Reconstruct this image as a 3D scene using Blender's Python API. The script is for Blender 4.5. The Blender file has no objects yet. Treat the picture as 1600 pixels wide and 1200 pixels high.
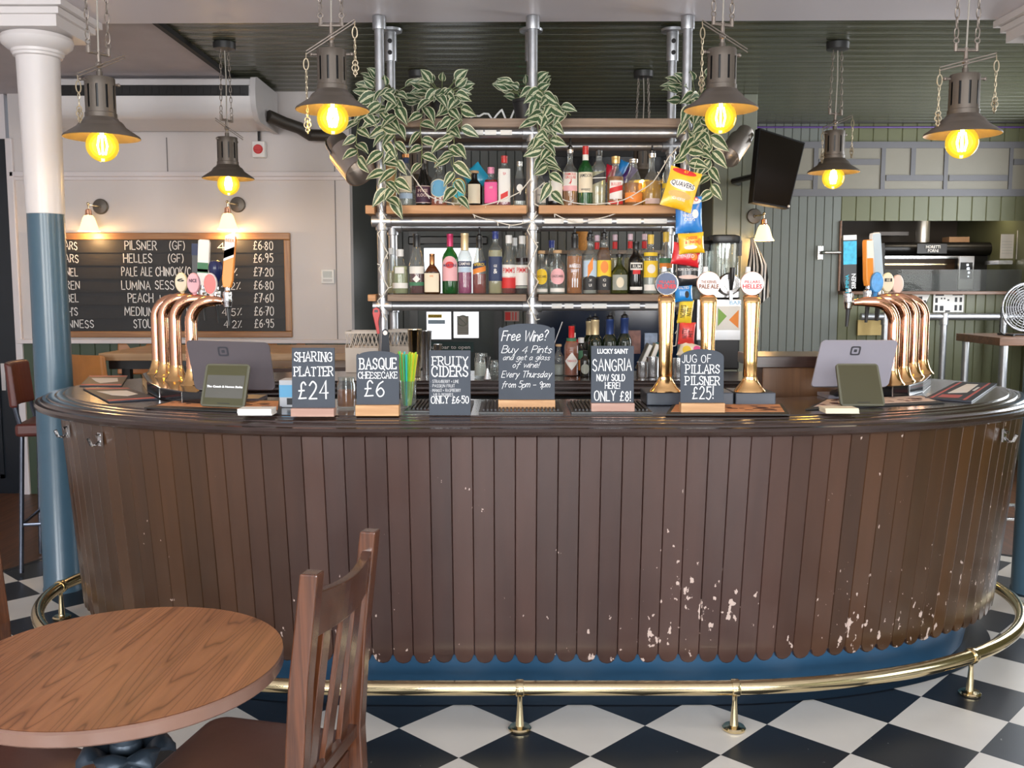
import bpy, math, random
from mathutils import Vector, Matrix
S = bpy.context.scene
COL = S.collection
PI = math.pi
random.seed(7)

# ------------------------------------------------------------------ camera, light, exposure
FPX = 1490.0                       # focal length in pixels of the 1600 px wide frame
PITCH = math.radians(5.82)
EYE = Vector((0.0, 0.0, 1.54))
cd = bpy.data.cameras.new('camera'); cam = bpy.data.objects.new('camera', cd); COL.objects.link(cam)
cam.location = EYE; cam.rotation_euler = (PI/2 - PITCH, 0, 0)
cd.sensor_width = 36.0; cd.lens = 36.0*FPX/1600.0; cd.clip_start = 0.05; cd.clip_end = 200
S.camera = cam

S.view_settings.view_transform = 'Standard'; S.view_settings.look = 'None'
S.view_settings.gamma = 1.0; S.view_settings.use_curve_mapping = False
S.view_settings.exposure = 0.34
try:
    S.cycles.transparent_max_bounces = 32
    S.cycles.max_bounces = 8
    S.cycles.sample_clamp_indirect = 6.0
except Exception:
    pass

W = bpy.data.worlds.new('world'); S.world = W; W.use_nodes = True
_n = W.node_tree.nodes; _l = W.node_tree.links
_sky = _n.new('ShaderNodeTexSky'); _sky.sky_type = 'NISHITA'; _sky.sun_disc = False
_sky.sun_elevation = math.radians(35); _sky.sun_rotation = math.radians(200)
_l.new(_sky.outputs[0], _n['Background'].inputs[0]); _n['Background'].inputs[1].default_value = 0.25

def area(name, loc, rot, sx, sy, power, col):
    d = bpy.data.lights.new(name, 'AREA'); d.shape = 'RECTANGLE'; d.size = sx; d.size_y = sy
    d.energy = power; d.color = col
    o = bpy.data.objects.new(name, d); o.location = loc; o.rotation_euler = rot; COL.objects.link(o); return o
# daylight coming in through the three street windows behind the camera
for _i, _x in enumerate((-2.7, 0.0, 2.7)):
    area('window_and_fill_daylight', (_x, -2.62, 1.75), (PI/2, 0, 0), 1.9, 2.1, (150, 150, 150)[_i], (0.93, 0.96, 1.0))
# right flank daylight; the rear window is added, unseen, to brighten the back
area('window_and_fill_daylight', (4.55, 1.6, 1.8), (PI/2, 0, PI/2), 1.8, 1.8, 28, (0.95, 0.97, 1.0))
area('window_and_fill_daylight', (4.6, 6.6, 1.9), (PI/2, 0, PI/2), 2.2, 1.9, 110, (0.93, 0.96, 1.0))
# strip lamp in the kitchen behind the serving hatch
area('kitchen_lamp', (4.4, 8.75, 2.28), (0, 0, 0), 1.4, 0.12, 6, (1.0, 0.85, 0.65))

# ------------------------------------------------------------------ geometry helpers
CP, SP = math.cos(PITCH), math.sin(PITCH)
FW = Vector((0, CP, -SP)); UP = Vector((0, SP, CP)); RT = Vector((1, 0, 0))
def at(px, py, Y):
    """the point of the room that stands at depth Y on the sight line of a photo pixel"""
    d = FW + RT*((px-800)/FPX) - UP*((py-600)/FPX)
    return EYE + d*(Y/d.y)
def onz(px, py, z):
    d = FW + RT*((px-800)/FPX) - UP*((py-600)/FPX)
    return EYE + d*((z-EYE.z)/d.z)
def mpp(Y): return Y/FPX           # metres per pixel at depth Y

def link(name, me, mat, parent=None, loc=None, bevel=0, seg=2):
    o = bpy.data.objects.new(name, me); COL.objects.link(o)
    if mat is not None: me.materials.append(mat)
    if parent is not None: o.parent = parent
    if loc is not None: o.location = loc
    if bevel:
        m = o.modifiers.new('bevel', 'BEVEL'); m.width = bevel; m.segments = seg; m.limit_method = 'ANGLE'; m.angle_limit = math.radians(40)
    return o

class MB:
    def __init__(s): s.v = []; s.f = []; s.uv = None
    def add(s, vs, fs):
        b = len(s.v); s.v += [tuple(v) for v in vs]; s.f += [tuple(i+b for i in f) for f in fs]; return s
    def box(s, c, d, R=None):
        vs = []
        for z in (-.5, .5):
            for x, y in ((-.5,-.5),(.5,-.5),(.5,.5),(-.5,.5)):
                p = Vector((x*d[0], y*d[1], z*d[2]))
                if R is not None: p = R @ p
                vs.append(Vector(c)+p)
        return s.add(vs, [(3,2,1,0),(4,5,6,7),(0,1,5,4),(1,2,6,5),(2,3,7,6),(3,0,4,7)])
    def span(s, a, b):
        return s.box(((a[0]+b[0])/2,(a[1]+b[1])/2,(a[2]+b[2])/2),(abs(b[0]-a[0]),abs(b[1]-a[1]),abs(b[2]-a[2])))
    def tube(s, path, r, n=10, closed=False, caps=True):
        P = [Vector(p) for p in path]; m = len(P)
        rr = r if isinstance(r, (list, tuple)) else [r]*m
        T = []
        for i in range(m):
            if closed: t = P[(i+1)%m]-P[i-1]
            else: t = P[min(i+1,m-1)]-P[max(i-1,0)]
            T.append(t.normalized() if t.length > 1e-9 else Vector((0,0,1)))
        a = Vector((0,0,1)) if abs(T[0].z) < .9 else Vector((1,0,0))
        N = (a - T[0]*a.dot(T[0])).normalized()
        vs = []
        for i in range(m):
            N = (N - T[i]*N.dot(T[i]))
            N = N.normalized() if N.length > 1e-6 else T[i].orthogonal().normalized()
            B = T[i].cross(N)
            for k in range(n):
                t = 2*PI*k/n
                vs.append(P[i] + (N*math.cos(t)+B*math.sin(t))*rr[i])
        fs = []
        for i in range(m if closed else m-1):
            j = (i+1) % m
            for k in range(n):
                fs.append((i*n+k, i*n+(k+1)%n, j*n+(k+1)%n, j*n+k))
        if caps and not closed:
            fs.append(tuple(range(n-1,-1,-1))); fs.append(tuple((m-1)*n+k for k in range(n)))
        return s.add(vs, fs)
    def lathe(s, prof, n=24, c=(0,0,0), p=2.0, M=None, caps=True):
        vs = []; 
        for (r, z) in prof:
            for k in range(n):
                t = 2*PI*k/n; cx, sx = math.cos(t), math.sin(t)
                q = r/((abs(cx)**p+abs(sx)**p)**(1/p)) if p != 2 else r
                v = Vector((q*cx, q*sx, z))
                if M is not None: v = M @ v
                vs.append(v + Vector(c))
        m = len(prof); fs = []
        for i in range(m-1):
            for k in range(n):
                fs.append((i*n+k, i*n+(k+1)%n, (i+1)*n+(k+1)%n, (i+1)*n+k))
        if caps:
            fs.append(tuple(range(n-1,-1,-1))); fs.append(tuple((m-1)*n+k for k in range(n)))
        return s.add(vs, fs)
    def prism(s, pts, y0, y1, M=None):
        """outline in the x,z plane, thick from y0 (front) to y1"""
        n = len(pts); vs = [Vector((x,y0,z)) for x,z in pts]+[Vector((x,y1,z)) for x,z in pts]
        if M is not None: vs = [M @ v for v in vs]
        fs = [tuple(range(n)), tuple(range(2*n-1,n-1,-1))]
        for i in range(n):
            j = (i+1)%n; fs.append((j, i, n+i, n+j))
        return s.add(vs, fs)
    def flat(s, pts, z0, z1):
        """outline in the x,y plane, thick from z0 to z1"""
        n = len(pts); vs = [Vector((x,y,z0)) for x,y in pts]+[Vector((x,y,z1)) for x,y in pts]
        fs = [tuple(range(n-1,-1,-1)), tuple(range(n,2*n))]
        for i in range(n):
            j = (i+1)%n; fs.append((i, j, n+j, n+i))
        return s.add(vs, fs)
    def sphere(s, c, r, n=16, m=10, sc=(1,1,1)):
        prof = [(max(1e-4, r*math.sin(PI*i/m)), -r*math.cos(PI*i/m)) for i in range(m+1)]
        M = Matrix.Diagonal((sc[0],sc[1],sc[2])).to_3x3() if True else None
        return s.lathe(prof, n, c, M=M, caps=False)
    def ring(s, c, R, r, M=None, n=16, k=6, sx=1.0):
        path = []
        for i in range(n):
            t = 2*PI*i/n; v = Vector((R*math.cos(t)*sx, 0, R*math.sin(t)))
            if M is not None: v = M @ v
            path.append(Vector(c)+v)
        return s.tube(path, r, k, closed=True)
    def xf(s, M, i0=0):
        s.v = s.v[:i0] + [tuple(M @ Vector(v)) for v in s.v[i0:]]; return s
    def build(s, name, mat, parent=None, loc=None, smooth=35, bevel=0, seg=2):
        me = bpy.data.meshes.new(name); me.from_pydata(s.v, [], s.f)
        if smooth:
            me.shade_smooth(); me.set_sharp_from_angle(angle=math.radians(smooth))
        me.update()
        return link(name, me, mat, parent, loc, bevel, seg)

def thing(name, label, cat, loc=(0,0,0), rz=0, group=None):
    o = bpy.data.objects.new(name, None); COL.objects.link(o); o.empty_display_size = .05
    o.location = loc; o.rotation_euler = (0,0,rz); o['label'] = label; o['category'] = cat
    if group: o['group'] = group
    return o
def tag(o, label, cat, group=None, kind=None):
    o['label'] = label; o['category'] = cat
    if group: o['group'] = group
    if kind: o['kind'] = kind
    return o
def struct(o, label=None):
    o['kind'] = 'structure'
    if label: o['label'] = label
    return o
def dup(root, loc, rz, label, group=None):
    r = root.copy(); COL.objects.link(r); r.location = loc; r.rotation_euler = (0,0,rz); r['label'] = label
    if group: r['group'] = group
    for ch in list(root.children):
        c = ch.copy(); COL.objects.link(c); c.parent = r
        for g in list(ch.children):
            d = g.copy(); COL.objects.link(d); d.parent = c
    return r

def text(body, size, width=None, shear=0, offset=0, wob=0, align='CENTER', ext=.0006, space=1.0):
    """lettering as a mesh builder standing in the x,z plane, facing -y; baseline z = 0"""
    c = bpy.data.curves.new('t', 'FONT'); c.body = body; c.size = 1; c.resolution_u = 2
    c.align_x = align; c.shear = shear; c.offset = offset; c.space_line = .95; c.space_character = space
    o = bpy.data.objects.new('t', c); me = o.to_mesh()
    V = [v.co.copy() for v in me.vertices]; F = [tuple(p.vertices) for p in me.polygons]
    o.to_mesh_clear(); bpy.data.objects.remove(o); bpy.data.curves.remove(c)
    m = MB()
    if not V: return m
    sc = size/0.72                                  # size = height of a capital
    sx = sc
    if width is not None:
        w = max(v.x for v in V)-min(v.x for v in V); sx = width/max(w, 1e-6)
    out = []
    ph = random.random()*6
    for v in V:
        x, z = v.x*sx, v.y*sc
        if wob:
            x += wob*size*math.sin(z/size*3.1+x/size*1.3+ph); z += wob*size*math.sin(x/size*2.3+ph*2)
        out.append((x, 0, z))
    m.add(out, F)
    return m
def wrap(m, r, c=(0,0,0)):
    m.v = [(c[0]+r*math.sin(v[0]/r), c[1]+v[1]-r*math.cos(v[0]/r), c[2]+v[2]) for v in m.v]; return m
def shift(m, d):
    m.v = [(v[0]+d[0], v[1]+d[1], v[2]+d[2]) for v in m.v]; return m

# ------------------------------------------------------------------ materials
def nt(name):
    m = bpy.data.materials.new(name); m.use_nodes = True
    return m, m.node_tree.nodes, m.node_tree.links, m.node_tree.nodes['Principled BSDF']
def lin(r, g, b):
    f = lambda c: (c/255/12.92) if c/255 <= .04045 else ((c/255+.055)/1.055)**2.4
    return (f(r), f(g), f(b), 1)
_mc = {}
def mat(name, col, rough=.5, metal=0, var=.12, scale=9, bump=0, coat=0, spec=.5, stretch=(1,1,1), emit=0):
    if name in _mc: return _mc[name]
    m, N, L, B = nt(name); _mc[name] = m
    if len(col) == 3: col = (*col, 1)
    B.inputs['Roughness'].default_value = rough; B.inputs['Metallic'].default_value = metal
    B.inputs['Coat Weight'].default_value = coat; B.inputs['Coat Roughness'].default_value = .12
    B.inputs['Specular IOR Level'].default_value = spec
    tc = N.new('ShaderNodeTexCoord'); mp = N.new('ShaderNodeMapping'); mp.inputs['Scale'].default_value = stretch
    L.new(tc.outputs['Object'], mp.inputs[0])
    nz = N.new('ShaderNodeTexNoise'); nz.inputs['Scale'].default_value = scale; nz.inputs['Detail'].default_value = 4
    L.new(mp.outputs[0], nz.inputs['Vector'])
    mx = N.new('ShaderNodeMix'); mx.data_type = 'RGBA'
    mx.inputs[6].default_value = tuple(min(1, c*(1-var)) for c in col[:3])+(1,)
    mx.inputs[7].default_value = tuple(min(1, c*(1+var)) for c in col[:3])+(1,)
    L.new(nz.outputs[0], mx.inputs[0]); L.new(mx.outputs[2], B.inputs['Base Color'])
    if bump:
        bp = N.new('ShaderNodeBump'); bp.inputs['Strength'].default_value = bump; bp.inputs['Distance'].default_value = .01
        L.new(nz.outputs[0], bp.inputs['Height']); L.new(bp.outputs[0], B.inputs['Normal'])
    if emit:
        L.new(mx.outputs[2], B.inputs['Emission Color']); B.inputs['Emission Strength'].default_value = emit
    return m
def wood(name, dark, light, rough=.35, axis='z', scale=14, coat=.2, knots=0, var=.5, ring=6):
    if name in _mc: return _mc[name]
    m, N, L, B = nt(name); _mc[name] = m
    tc = N.new('ShaderNodeTexCoord'); mp = N.new('ShaderNodeMapping')
    st = {'x': (.06,1,1), 'y': (1,.06,1), 'z': (1,1,.06)}[axis]
    mp.inputs['Scale'].default_value = tuple(s*scale for s in st)
    L.new(tc.outputs['Object'], mp.inputs[0])
    n1 = N.new('ShaderNodeTexNoise'); n1.inputs['Scale'].default_value = 1.0; n1.inputs['Detail'].default_value = 6; n1.inputs['Distortion'].default_value = .6
    L.new(mp.outputs[0], n1.inputs['Vector'])
    mu = N.new('ShaderNodeMath'); mu.operation = 'MULTIPLY'; mu.inputs[1].default_value = ring
    L.new(n1.outputs[0], mu.inputs[0])
    fr = N.new('ShaderNodeMath'); fr.operation = 'PINGPONG'; fr.inputs[1].default_value = .5
    L.new(mu.outputs[0], fr.inputs[0])
    n2 = N.new('ShaderNodeTexNoise'); n2.inputs['Scale'].default_value = 9; n2.inputs['Detail'].default_value = 3
    L.new(mp.outputs[0], n2.inputs['Vector'])
    ad = N.new('ShaderNodeMath'); ad.operation = 'MULTIPLY_ADD'; ad.inputs[1].default_value = 1.1; L.new(fr.outputs[0], ad.inputs[0])
    m2 = N.new('ShaderNodeMath'); m2.operation = 'MULTIPLY'; m2.inputs[1].default_value = var; L.new(n2.outputs[0], m2.inputs[0]); L.new(m2.outputs[0], ad.inputs[2])
    mx = N.new('ShaderNodeMix'); mx.data_type = 'RGBA'; mx.inputs[6].default_value = dark; mx.inputs[7].default_value = light
    L.new(ad.outputs[0], mx.inputs[0]); L.new(mx.outputs[2], B.inputs['Base Color'])
    B.inputs['Roughness'].default_value = rough; B.inputs['Coat Weight'].default_value = coat; B.inputs['Coat Roughness'].default_value = .2
    return m
def glass(name, col, tint=1.0, gloss=1.0):
    if name in _mc: return _mc[name]
    m, N, L, B = nt(name); _mc[name] = m; N.remove(B)
    out = N['Material Output']
    tr = N.new('ShaderNodeBsdfTransparent'); tr.inputs[0].default_value = (*col[:3], 1)
    gl = N.new('ShaderNodeBsdfGlossy'); gl.inputs[0].default_value = (gloss, gloss, gloss, 1); gl.inputs['Roughness'].default_value = .06
    df = N.new('ShaderNodeBsdfDiffuse'); df.inputs[0].default_value = (*[min(1, c*.6) for c in col[:3]], 1)
    lw = N.new('ShaderNodeLayerWeight'); lw.inputs[0].default_value = .35
    mr = N.new('ShaderNodeMapRange'); mr.inputs['To Min'].default_value = .03; mr.inputs['To Max'].default_value = .45
    L.new(lw.outputs['Facing'], mr.inputs[0])
    m0 = N.new('ShaderNodeMixShader'); m0.inputs[0].default_value = 1-tint*.93; L.new(tr.outputs[0], m0.inputs[1]); L.new(df.outputs[0], m0.inputs[2])
    m1 = N.new('ShaderNodeMixShader'); L.new(mr.outputs[0], m1.inputs[0]); L.new(m0.outputs[0], m1.inputs[1]); L.new(gl.outputs[0], m1.inputs[2])
    L.new(m1.outputs[0], out.inputs[0]); return m
def liquid(name, col):
    if name in _mc: return _mc[name]
    m, N, L, B = nt(name); _mc[name] = m
    out = N['Material Output']
    B.inputs['Base Color'].default_value = (*col[:3], 1); B.inputs['Roughness'].default_value = .12
    tl = N.new('ShaderNodeBsdfTranslucent'); tl.inputs[0].default_value = (*col[:3], 1)
    tr = N.new('ShaderNodeBsdfTransparent'); tr.inputs[0].default_value = (*[min(1, c**.45) for c in col[:3]], 1)
    a = N.new('ShaderNodeMixShader'); a.inputs[0].default_value = .35; L.new(B.outputs[0], a.inputs[1]); L.new(tl.outputs[0], a.inputs[2])
    b = N.new('ShaderNodeMixShader'); b.inputs[0].default_value = .3; L.new(a.outputs[0], b.inputs[1]); L.new(tr.outputs[0], b.inputs[2])
    L.new(b.outputs[0], out.inputs[0]); return m
def glow(name, col, strength):
    if name in _mc: return _mc[name]
    m, N, L, B = nt(name); _mc[name] = m
    B.inputs['Base Color'].default_value = (*col[:3], 1); B.inputs['Emission Color'].default_value = (*col[:3], 1)
    B.inputs['Emission Strength'].default_value = strength; return m

WHITE = mat('white_paint', lin(214,208,210), .45, var=.05, scale=2.5, bump=.05)
PLASTER = mat('textured_plaster', lin(186,180,183), .6, var=.12, scale=5, bump=.5)
OLIVE = mat('olive_gloss_paint', (.085,.090,.056), .26, var=.2, scale=3, spec=.55)
GREEN = mat('green_wall_paint', (.115,.122,.062), .4, var=.15, scale=2.5)
GREYGREEN = mat('grey_green_wall_paint', (.15,.165,.15), .4, var=.12, scale=2.5)
DARKWALL = mat('dark_grey_wall_paint', (.075,.082,.078), .4, var=.15, scale=3)
BLACK = mat('black_plastic', (.012,.012,.013), .35, var=.1)
DARK = mat('dark_matte', (.018,.017,.017), .7, var=.2)
GALV = mat('galvanised_steel', (.42,.43,.45), .36, .85, var=.25, scale=25, bump=.05)
STEEL = mat('brushed_steel', (.6,.6,.6), .25, 1, var=.08, scale=30, stretch=(1,1,8))
CHROME = mat('chrome', (.75,.75,.76), .1, 1, var=.03)
BRASS = mat('polished_brass', (.80,.66,.40), .16, 1, var=.12, scale=12)
COPPER = mat('polished_copper', (.90,.47,.29), .13, 1, var=.08, scale=6)
COPPERGOLD = mat('lacquered_copper_gold', (.90,.55,.24), .15, 1, var=.08, scale=6)
LAMPMETAL = mat('grey_brown_lamp_metal', (.115,.095,.078), .45, .35, var=.12, scale=15)
SLATE = mat('chalkboard_slate', (.050,.060,.078), .7, var=.12, scale=12)
CHALK = mat('white_chalk', (.82,.82,.82), .9, var=.04)
WHITEPLASTIC = mat('white_plastic', (.75,.75,.74), .4, var=.03)
PAPER = mat('white_paper', (.78,.77,.74), .8, var=.04)
RED = mat('red_plastic', (.55,.02,.02), .35, var=.08)
PINE = wood('pine_block', (.42,.20,.075,1), (.68,.40,.19,1), .5, 'x', 18, .05)
ROSYPINE = wood('rosy_pine_block', (.36,.19,.14,1), (.52,.32,.25,1), .5, 'x', 18, .05)
SHELFWOOD = wood('shelf_timber', (.40,.19,.08,1), (.60,.33,.16,1), .6, 'x', 12, 0)
GREYWOOD = wood('weathered_shelf_timber', (.17,.115,.08,1), (.30,.22,.165,1), .65, 'x', 12, 0)
OAK = wood('oak_frame', (.22,.10,.04,1), (.40,.21,.09,1), .4, 'x', 12, .1)

# ------------------------------------------------------------------ hand lettering: one-stroke letters drawn as ribbons
_G = {
'A':(.74,"0,0 .37,1 .74,0|.14,.36 .60,.36"),'B':(.62,"0,0 0,1|~0,1 .40,.97 .53,.77 .38,.55 0,.53|~0,.53 .46,.50 .61,.27 .44,.02 0,0"),'C':(.66,"~.64,.80 .42,1 .12,.85 0,.5 .12,.15 .42,0 .66,.18"),
'D':(.66,"0,0 0,1|~0,1 .40,.95 .66,.5 .40,.05 0,0"),'E':(.56,"0,0 0,1|0,1 .54,1|0,.52 .43,.52|0,0 .56,0"),'F':(.54,"0,0 0,1|0,1 .54,1|0,.52 .42,.52"),'G':(.7,"~.65,.82 .42,1 .12,.85 0,.5 .12,.15 .42,0 .66,.12 .68,.42|.40,.42 .70,.42"),
'H':(.66,"0,0 0,1|.66,0 .66,1|0,.5 .66,.5"),'I':(.02,"0,0 .01,1"),'J':(.44,"~.42,1 .43,.55 .40,.14 .20,0 .0,.16"),'K':(.62,"0,0 0,1|.01,.42 .58,1|.18,.58 .62,0"),'L':(.52,"0,1 0,0|0,0 .52,0"),'M':(.84,"0,0 .06,1|.06,1 .42,.28 .78,1|.78,1 .84,0"),
'N':(.66,"0,0 0,1|0,1 .66,0|.66,0 .66,1"),'O':(.74,"~.37,1 .10,.86 0,.5 .10,.14 .37,0 .64,.14 .74,.5 .64,.86 .37,1"),'P':(.58,"0,0 0,1|~0,1 .42,.98 .58,.75 .42,.50 0,.47"),'Q':(.76,"~.37,1 .10,.86 0,.5 .10,.14 .37,0 .64,.14 .74,.5 .64,.86 .37,1|.45,.25 .80,-.10"),
'R':(.62,"0,0 0,1|~0,1 .42,.98 .58,.76 .42,.53 0,.5|.28,.50 .62,0"),'S':(.56,"~.53,.84 .30,1 .05,.84 .10,.60 .42,.44 .56,.22 .33,0 0,.16"),'T':(.66,".33,0 .33,1|0,1 .66,1"),'U':(.64,"~0,1 0,.5 .04,.16 .32,0 .60,.16 .64,.5 .64,1"),'V':(.68,"0,1 .34,0 .68,1"),
'W':(.98,"0,1 .24,0 .49,.85 .74,0 .98,1"),'X':(.62,"0,0 .62,1|0,1 .62,0"),'Y':(.64,"0,1 .32,.5|.64,1 .32,.5 .32,0"),'Z':(.6,"0,1 .58,1 0,0 .6,0"),
'0':(.56,"~.28,1 .06,.84 0,.5 .06,.16 .28,0 .50,.16 .56,.5 .50,.84 .28,1"),'1':(.2,"0,.82 .18,1 .18,0"),'2':(.54,"~.02,.78 .25,1 .50,.80 .42,.50 0,.02|0,.02 .54,.03"),'3':(.5,"~.03,.88 .27,1 .46,.78 .20,.54 .50,.28 .28,0 0,.14"),'4':(.6,".46,0 .44,1 0,.3 .60,.32"),
'5':(.52,".50,1 .10,1 .06,.58|~.06,.58 .32,.64 .52,.34 .30,.0 0,.12"),'6':(.54,"~.46,.95 .18,.75 .02,.32 .20,.02 .44,.08 .52,.32 .32,.54 .06,.36"),'7':(.52,"0,1 .52,1 .18,0|.1,.52 .45,.52"),'8':(.54,"~.27,.54 .06,.74 .27,1 .48,.76 .27,.54 .02,.25 .27,0 .53,.25 .27,.54"),'9':(.52,"~.46,.70 .22,.52 .04,.75 .24,1 .46,.80 .46,.40 .34,0"),
'a':(.54,"~.45,.5 .25,.62 .02,.34 .16,0 .44,.30|~.46,.60 .43,.16 .54,.02"),'b':(.48,"0,1 0,0|~0,.38 .25,.62 .48,.32 .25,0 0,.14"),'c':(.44,"~.42,.5 .22,.62 .02,.32 .18,0 .44,.12"),'d':(.52,"~.45,.5 .25,.62 .02,.34 .16,0 .44,.30|.50,1 .44,.0"),'e':(.48,"~.03,.30 .42,.38 .28,.62 .03,.40 .14,.02 .48,.14"),
'f':(.42,"~.44,.90 .30,1 .20,.72 .10,-.25|0,.56 .40,.58"),'g':(.48,"~.45,.5 .25,.62 .02,.36 .18,.06 .44,.34|~.47,.60 .42,-.10 .22,-.36 0,-.22"),'h':(.44,".02,1 0,0|~0,.34 .24,.60 .42,.40 .42,0"),'i':(.04,".02,.6 0,0|.04,.82 .06,.87"),'k':(.44,"0,1 0,0|.4,.6 0,.26 .44,0"),'l':(.04,".04,1 0,0"),
'm':(.66,"0,.6 0,0|~0,.38 .18,.60 .30,.40 .30,0|~.30,.38 .48,.60 .62,.40 .64,0"),'n':(.42,"0,.6 0,0|~0,.36 .22,.60 .40,.40 .42,0"),'o':(.46,"~.23,.62 .03,.34 .22,0 .45,.30 .23,.62"),'p':(.48,".02,.6 -.04,-.34|~0,.38 .25,.62 .47,.32 .25,0 0,.12"),'r':(.36,".01,.6 0,0|~0,.36 .18,.60 .36,.52"),
's':(.36,"~.36,.52 .18,.62 .03,.48 .20,.32 .34,.16 .18,0 0,.1"),'t':(.36,"~.20,.92 .15,.16 .34,.03|0,.60 .38,.62"),'u':(.48,"~0,.6 .02,.14 .2,0 .40,.26|~.43,.60 .40,.12 .50,.02"),'v':(.42,"0,.6 .18,0 .42,.62"),'w':(.62,"0,.6 .14,0 .32,.5 .46,0 .64,.62"),'y':(.46,"0,.6 .22,.04|.46,.62 .08,-.36"),'x':(.4,"0,.6 .4,0|0,0 .4,.6"),'z':(.4,"0,.6 .4,.6 0,0 .4,0"),
'?':(.44,"~0,.80 .20,1 .42,.80 .24,.50 .20,.28|.20,.05 .21,.0"),'!':(.04,".03,1 .0,.28|.0,.05 .01,0"),'·':(.04,"0,.40 .02,.34"),'.':(.04,"0,.04 .02,0"),"'":(.04,".02,1 0,.78"),'(':(.2,"~.2,1.08 .04,.75 .02,.3 .18,-.08"),')':(.2,"~0,1.08 .16,.75 .18,.3 .02,-.08"),'%':(.5,"0,0 .46,1|.04,.86 .10,.92|.40,.08 .46,.14"),
'/':(.4,"0,-.1 .4,1.05"),'–':(.5,"0,.42 .5,.44"),'-':(.3,"0,.42 .3,.42"),'+':(.4,".2,.2 .2,.7|0,.45 .4,.45"),'&':(.62,"~.60,0 .14,.70 .26,1 .44,.80 .05,.30 .22,0 .60,.42"),'£':(.56,"~.54,.84 .38,1 .20,.84 .20,.42 .04,.02|0,.02 .56,.05|.02,.48 .42,.50"),' ':(.28,""),
}
def _spl(P, k=5):
    out = []; n = len(P)
    for i in range(n-1):
        p0, p1, p2, p3 = P[max(i-1,0)], P[i], P[i+1], P[min(i+2,n-1)]
        for j in range(k):
            t = j/k; out.append(tuple(.5*(2*p1[a]+(p2[a]-p0[a])*t+(2*p0[a]-5*p1[a]+4*p2[a]-p3[a])*t*t+(3*p1[a]-p0[a]-3*p2[a]+p3[a])*t**3) for a in (0,1)))
    return out+[P[-1]]
def htext(body, size, width=None, weight=.06, serif=0, slant=0, jit=.03, align='CENTER', gap=.25, **_):
    rnd = random.Random(body); S_ = []; x = 0
    for ch in body:
        w, g = _G.get(ch, _G[' ']); x += .16 if serif and ch == 'I' else 0; dy = rnd.uniform(-jit,jit); sc = 1+rnd.uniform(-jit,jit)
        for p in (g.split('|') if g else ()):
            sm = p.startswith('~'); P = [tuple(float(c) for c in q.split(',')) for q in p.lstrip('~').split()]
            ends = []
            if serif:
                for e, f in ((P[0],P[1]),(P[-1],P[-2])):
                    if not sm and abs(e[0]-f[0]) < abs(e[1]-f[1])*.55 and (e[1] < .05 or e[1] > .95): ends.append([(e[0]-.12,e[1]),(e[0]+.12,e[1])])
                    elif not sm and abs(e[1]-f[1]) < .05 and e[0] > .4 and abs(e[1]-.5) > .3: ends.append([(e[0],e[1]+(.0 if e[1] > .5 else .16)),(e[0],e[1]-(.16 if e[1] > .5 else 0))])
                    elif sm and ch in 'SCGJ23': ends.append([(e[0],e[1]-.09),(e[0],e[1]+.09)])
            for Q in [_spl(P) if sm else P]+ends: S_.append([(x+q[0]*sc+slant*q[1], q[1]*sc+dy) for q in Q])
        x += w+gap+(.06 if serif else 0)+(.16 if serif and ch == 'I' else 0)
    if not S_: return MB()
    x0 = min(p[0] for s in S_ for p in s); x1 = max(p[0] for s in S_ for p in s)
    kx = (width-weight*size)/(x1-x0) if width else size
    ox = (x0+x1)/2 if align == 'CENTER' else x0
    mb = MB(); h = weight*size/2
    for s in S_:
        Q = [((p[0]-ox)*kx, p[1]*size) for p in s]; n = len(Q); vs = []
        for i in range(n):
            a, b = Q[max(i-1,0)], Q[min(i+1,n-1)]; dx, dz = b[0]-a[0], b[1]-a[1]; L_ = math.hypot(dx,dz) or 1; dx, dz = dx/L_, dz/L_
            e = h*.8*(-1 if i == 0 else 1 if i == n-1 else 0); px, pz = Q[i][0]+dx*e, Q[i][1]+dz*e; k = 1
            if 0 < i < n-1:
                u = (Q[i][0]-a[0])*dx+(Q[i][1]-a[1])*dz; l = math.hypot(Q[i][0]-a[0],Q[i][1]-a[1]) or 1; k = min(2.0, 1/max(.3,u/l))
            vs += [(px-dz*h*k, 0, pz+dx*h*k), (px+dz*h*k, 0, pz-dx*h*k)]
        mb.add(vs, [(2*i,2*i+1,2*i+3,2*i+2) for i in range(n-1)])
    return mb
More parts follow.
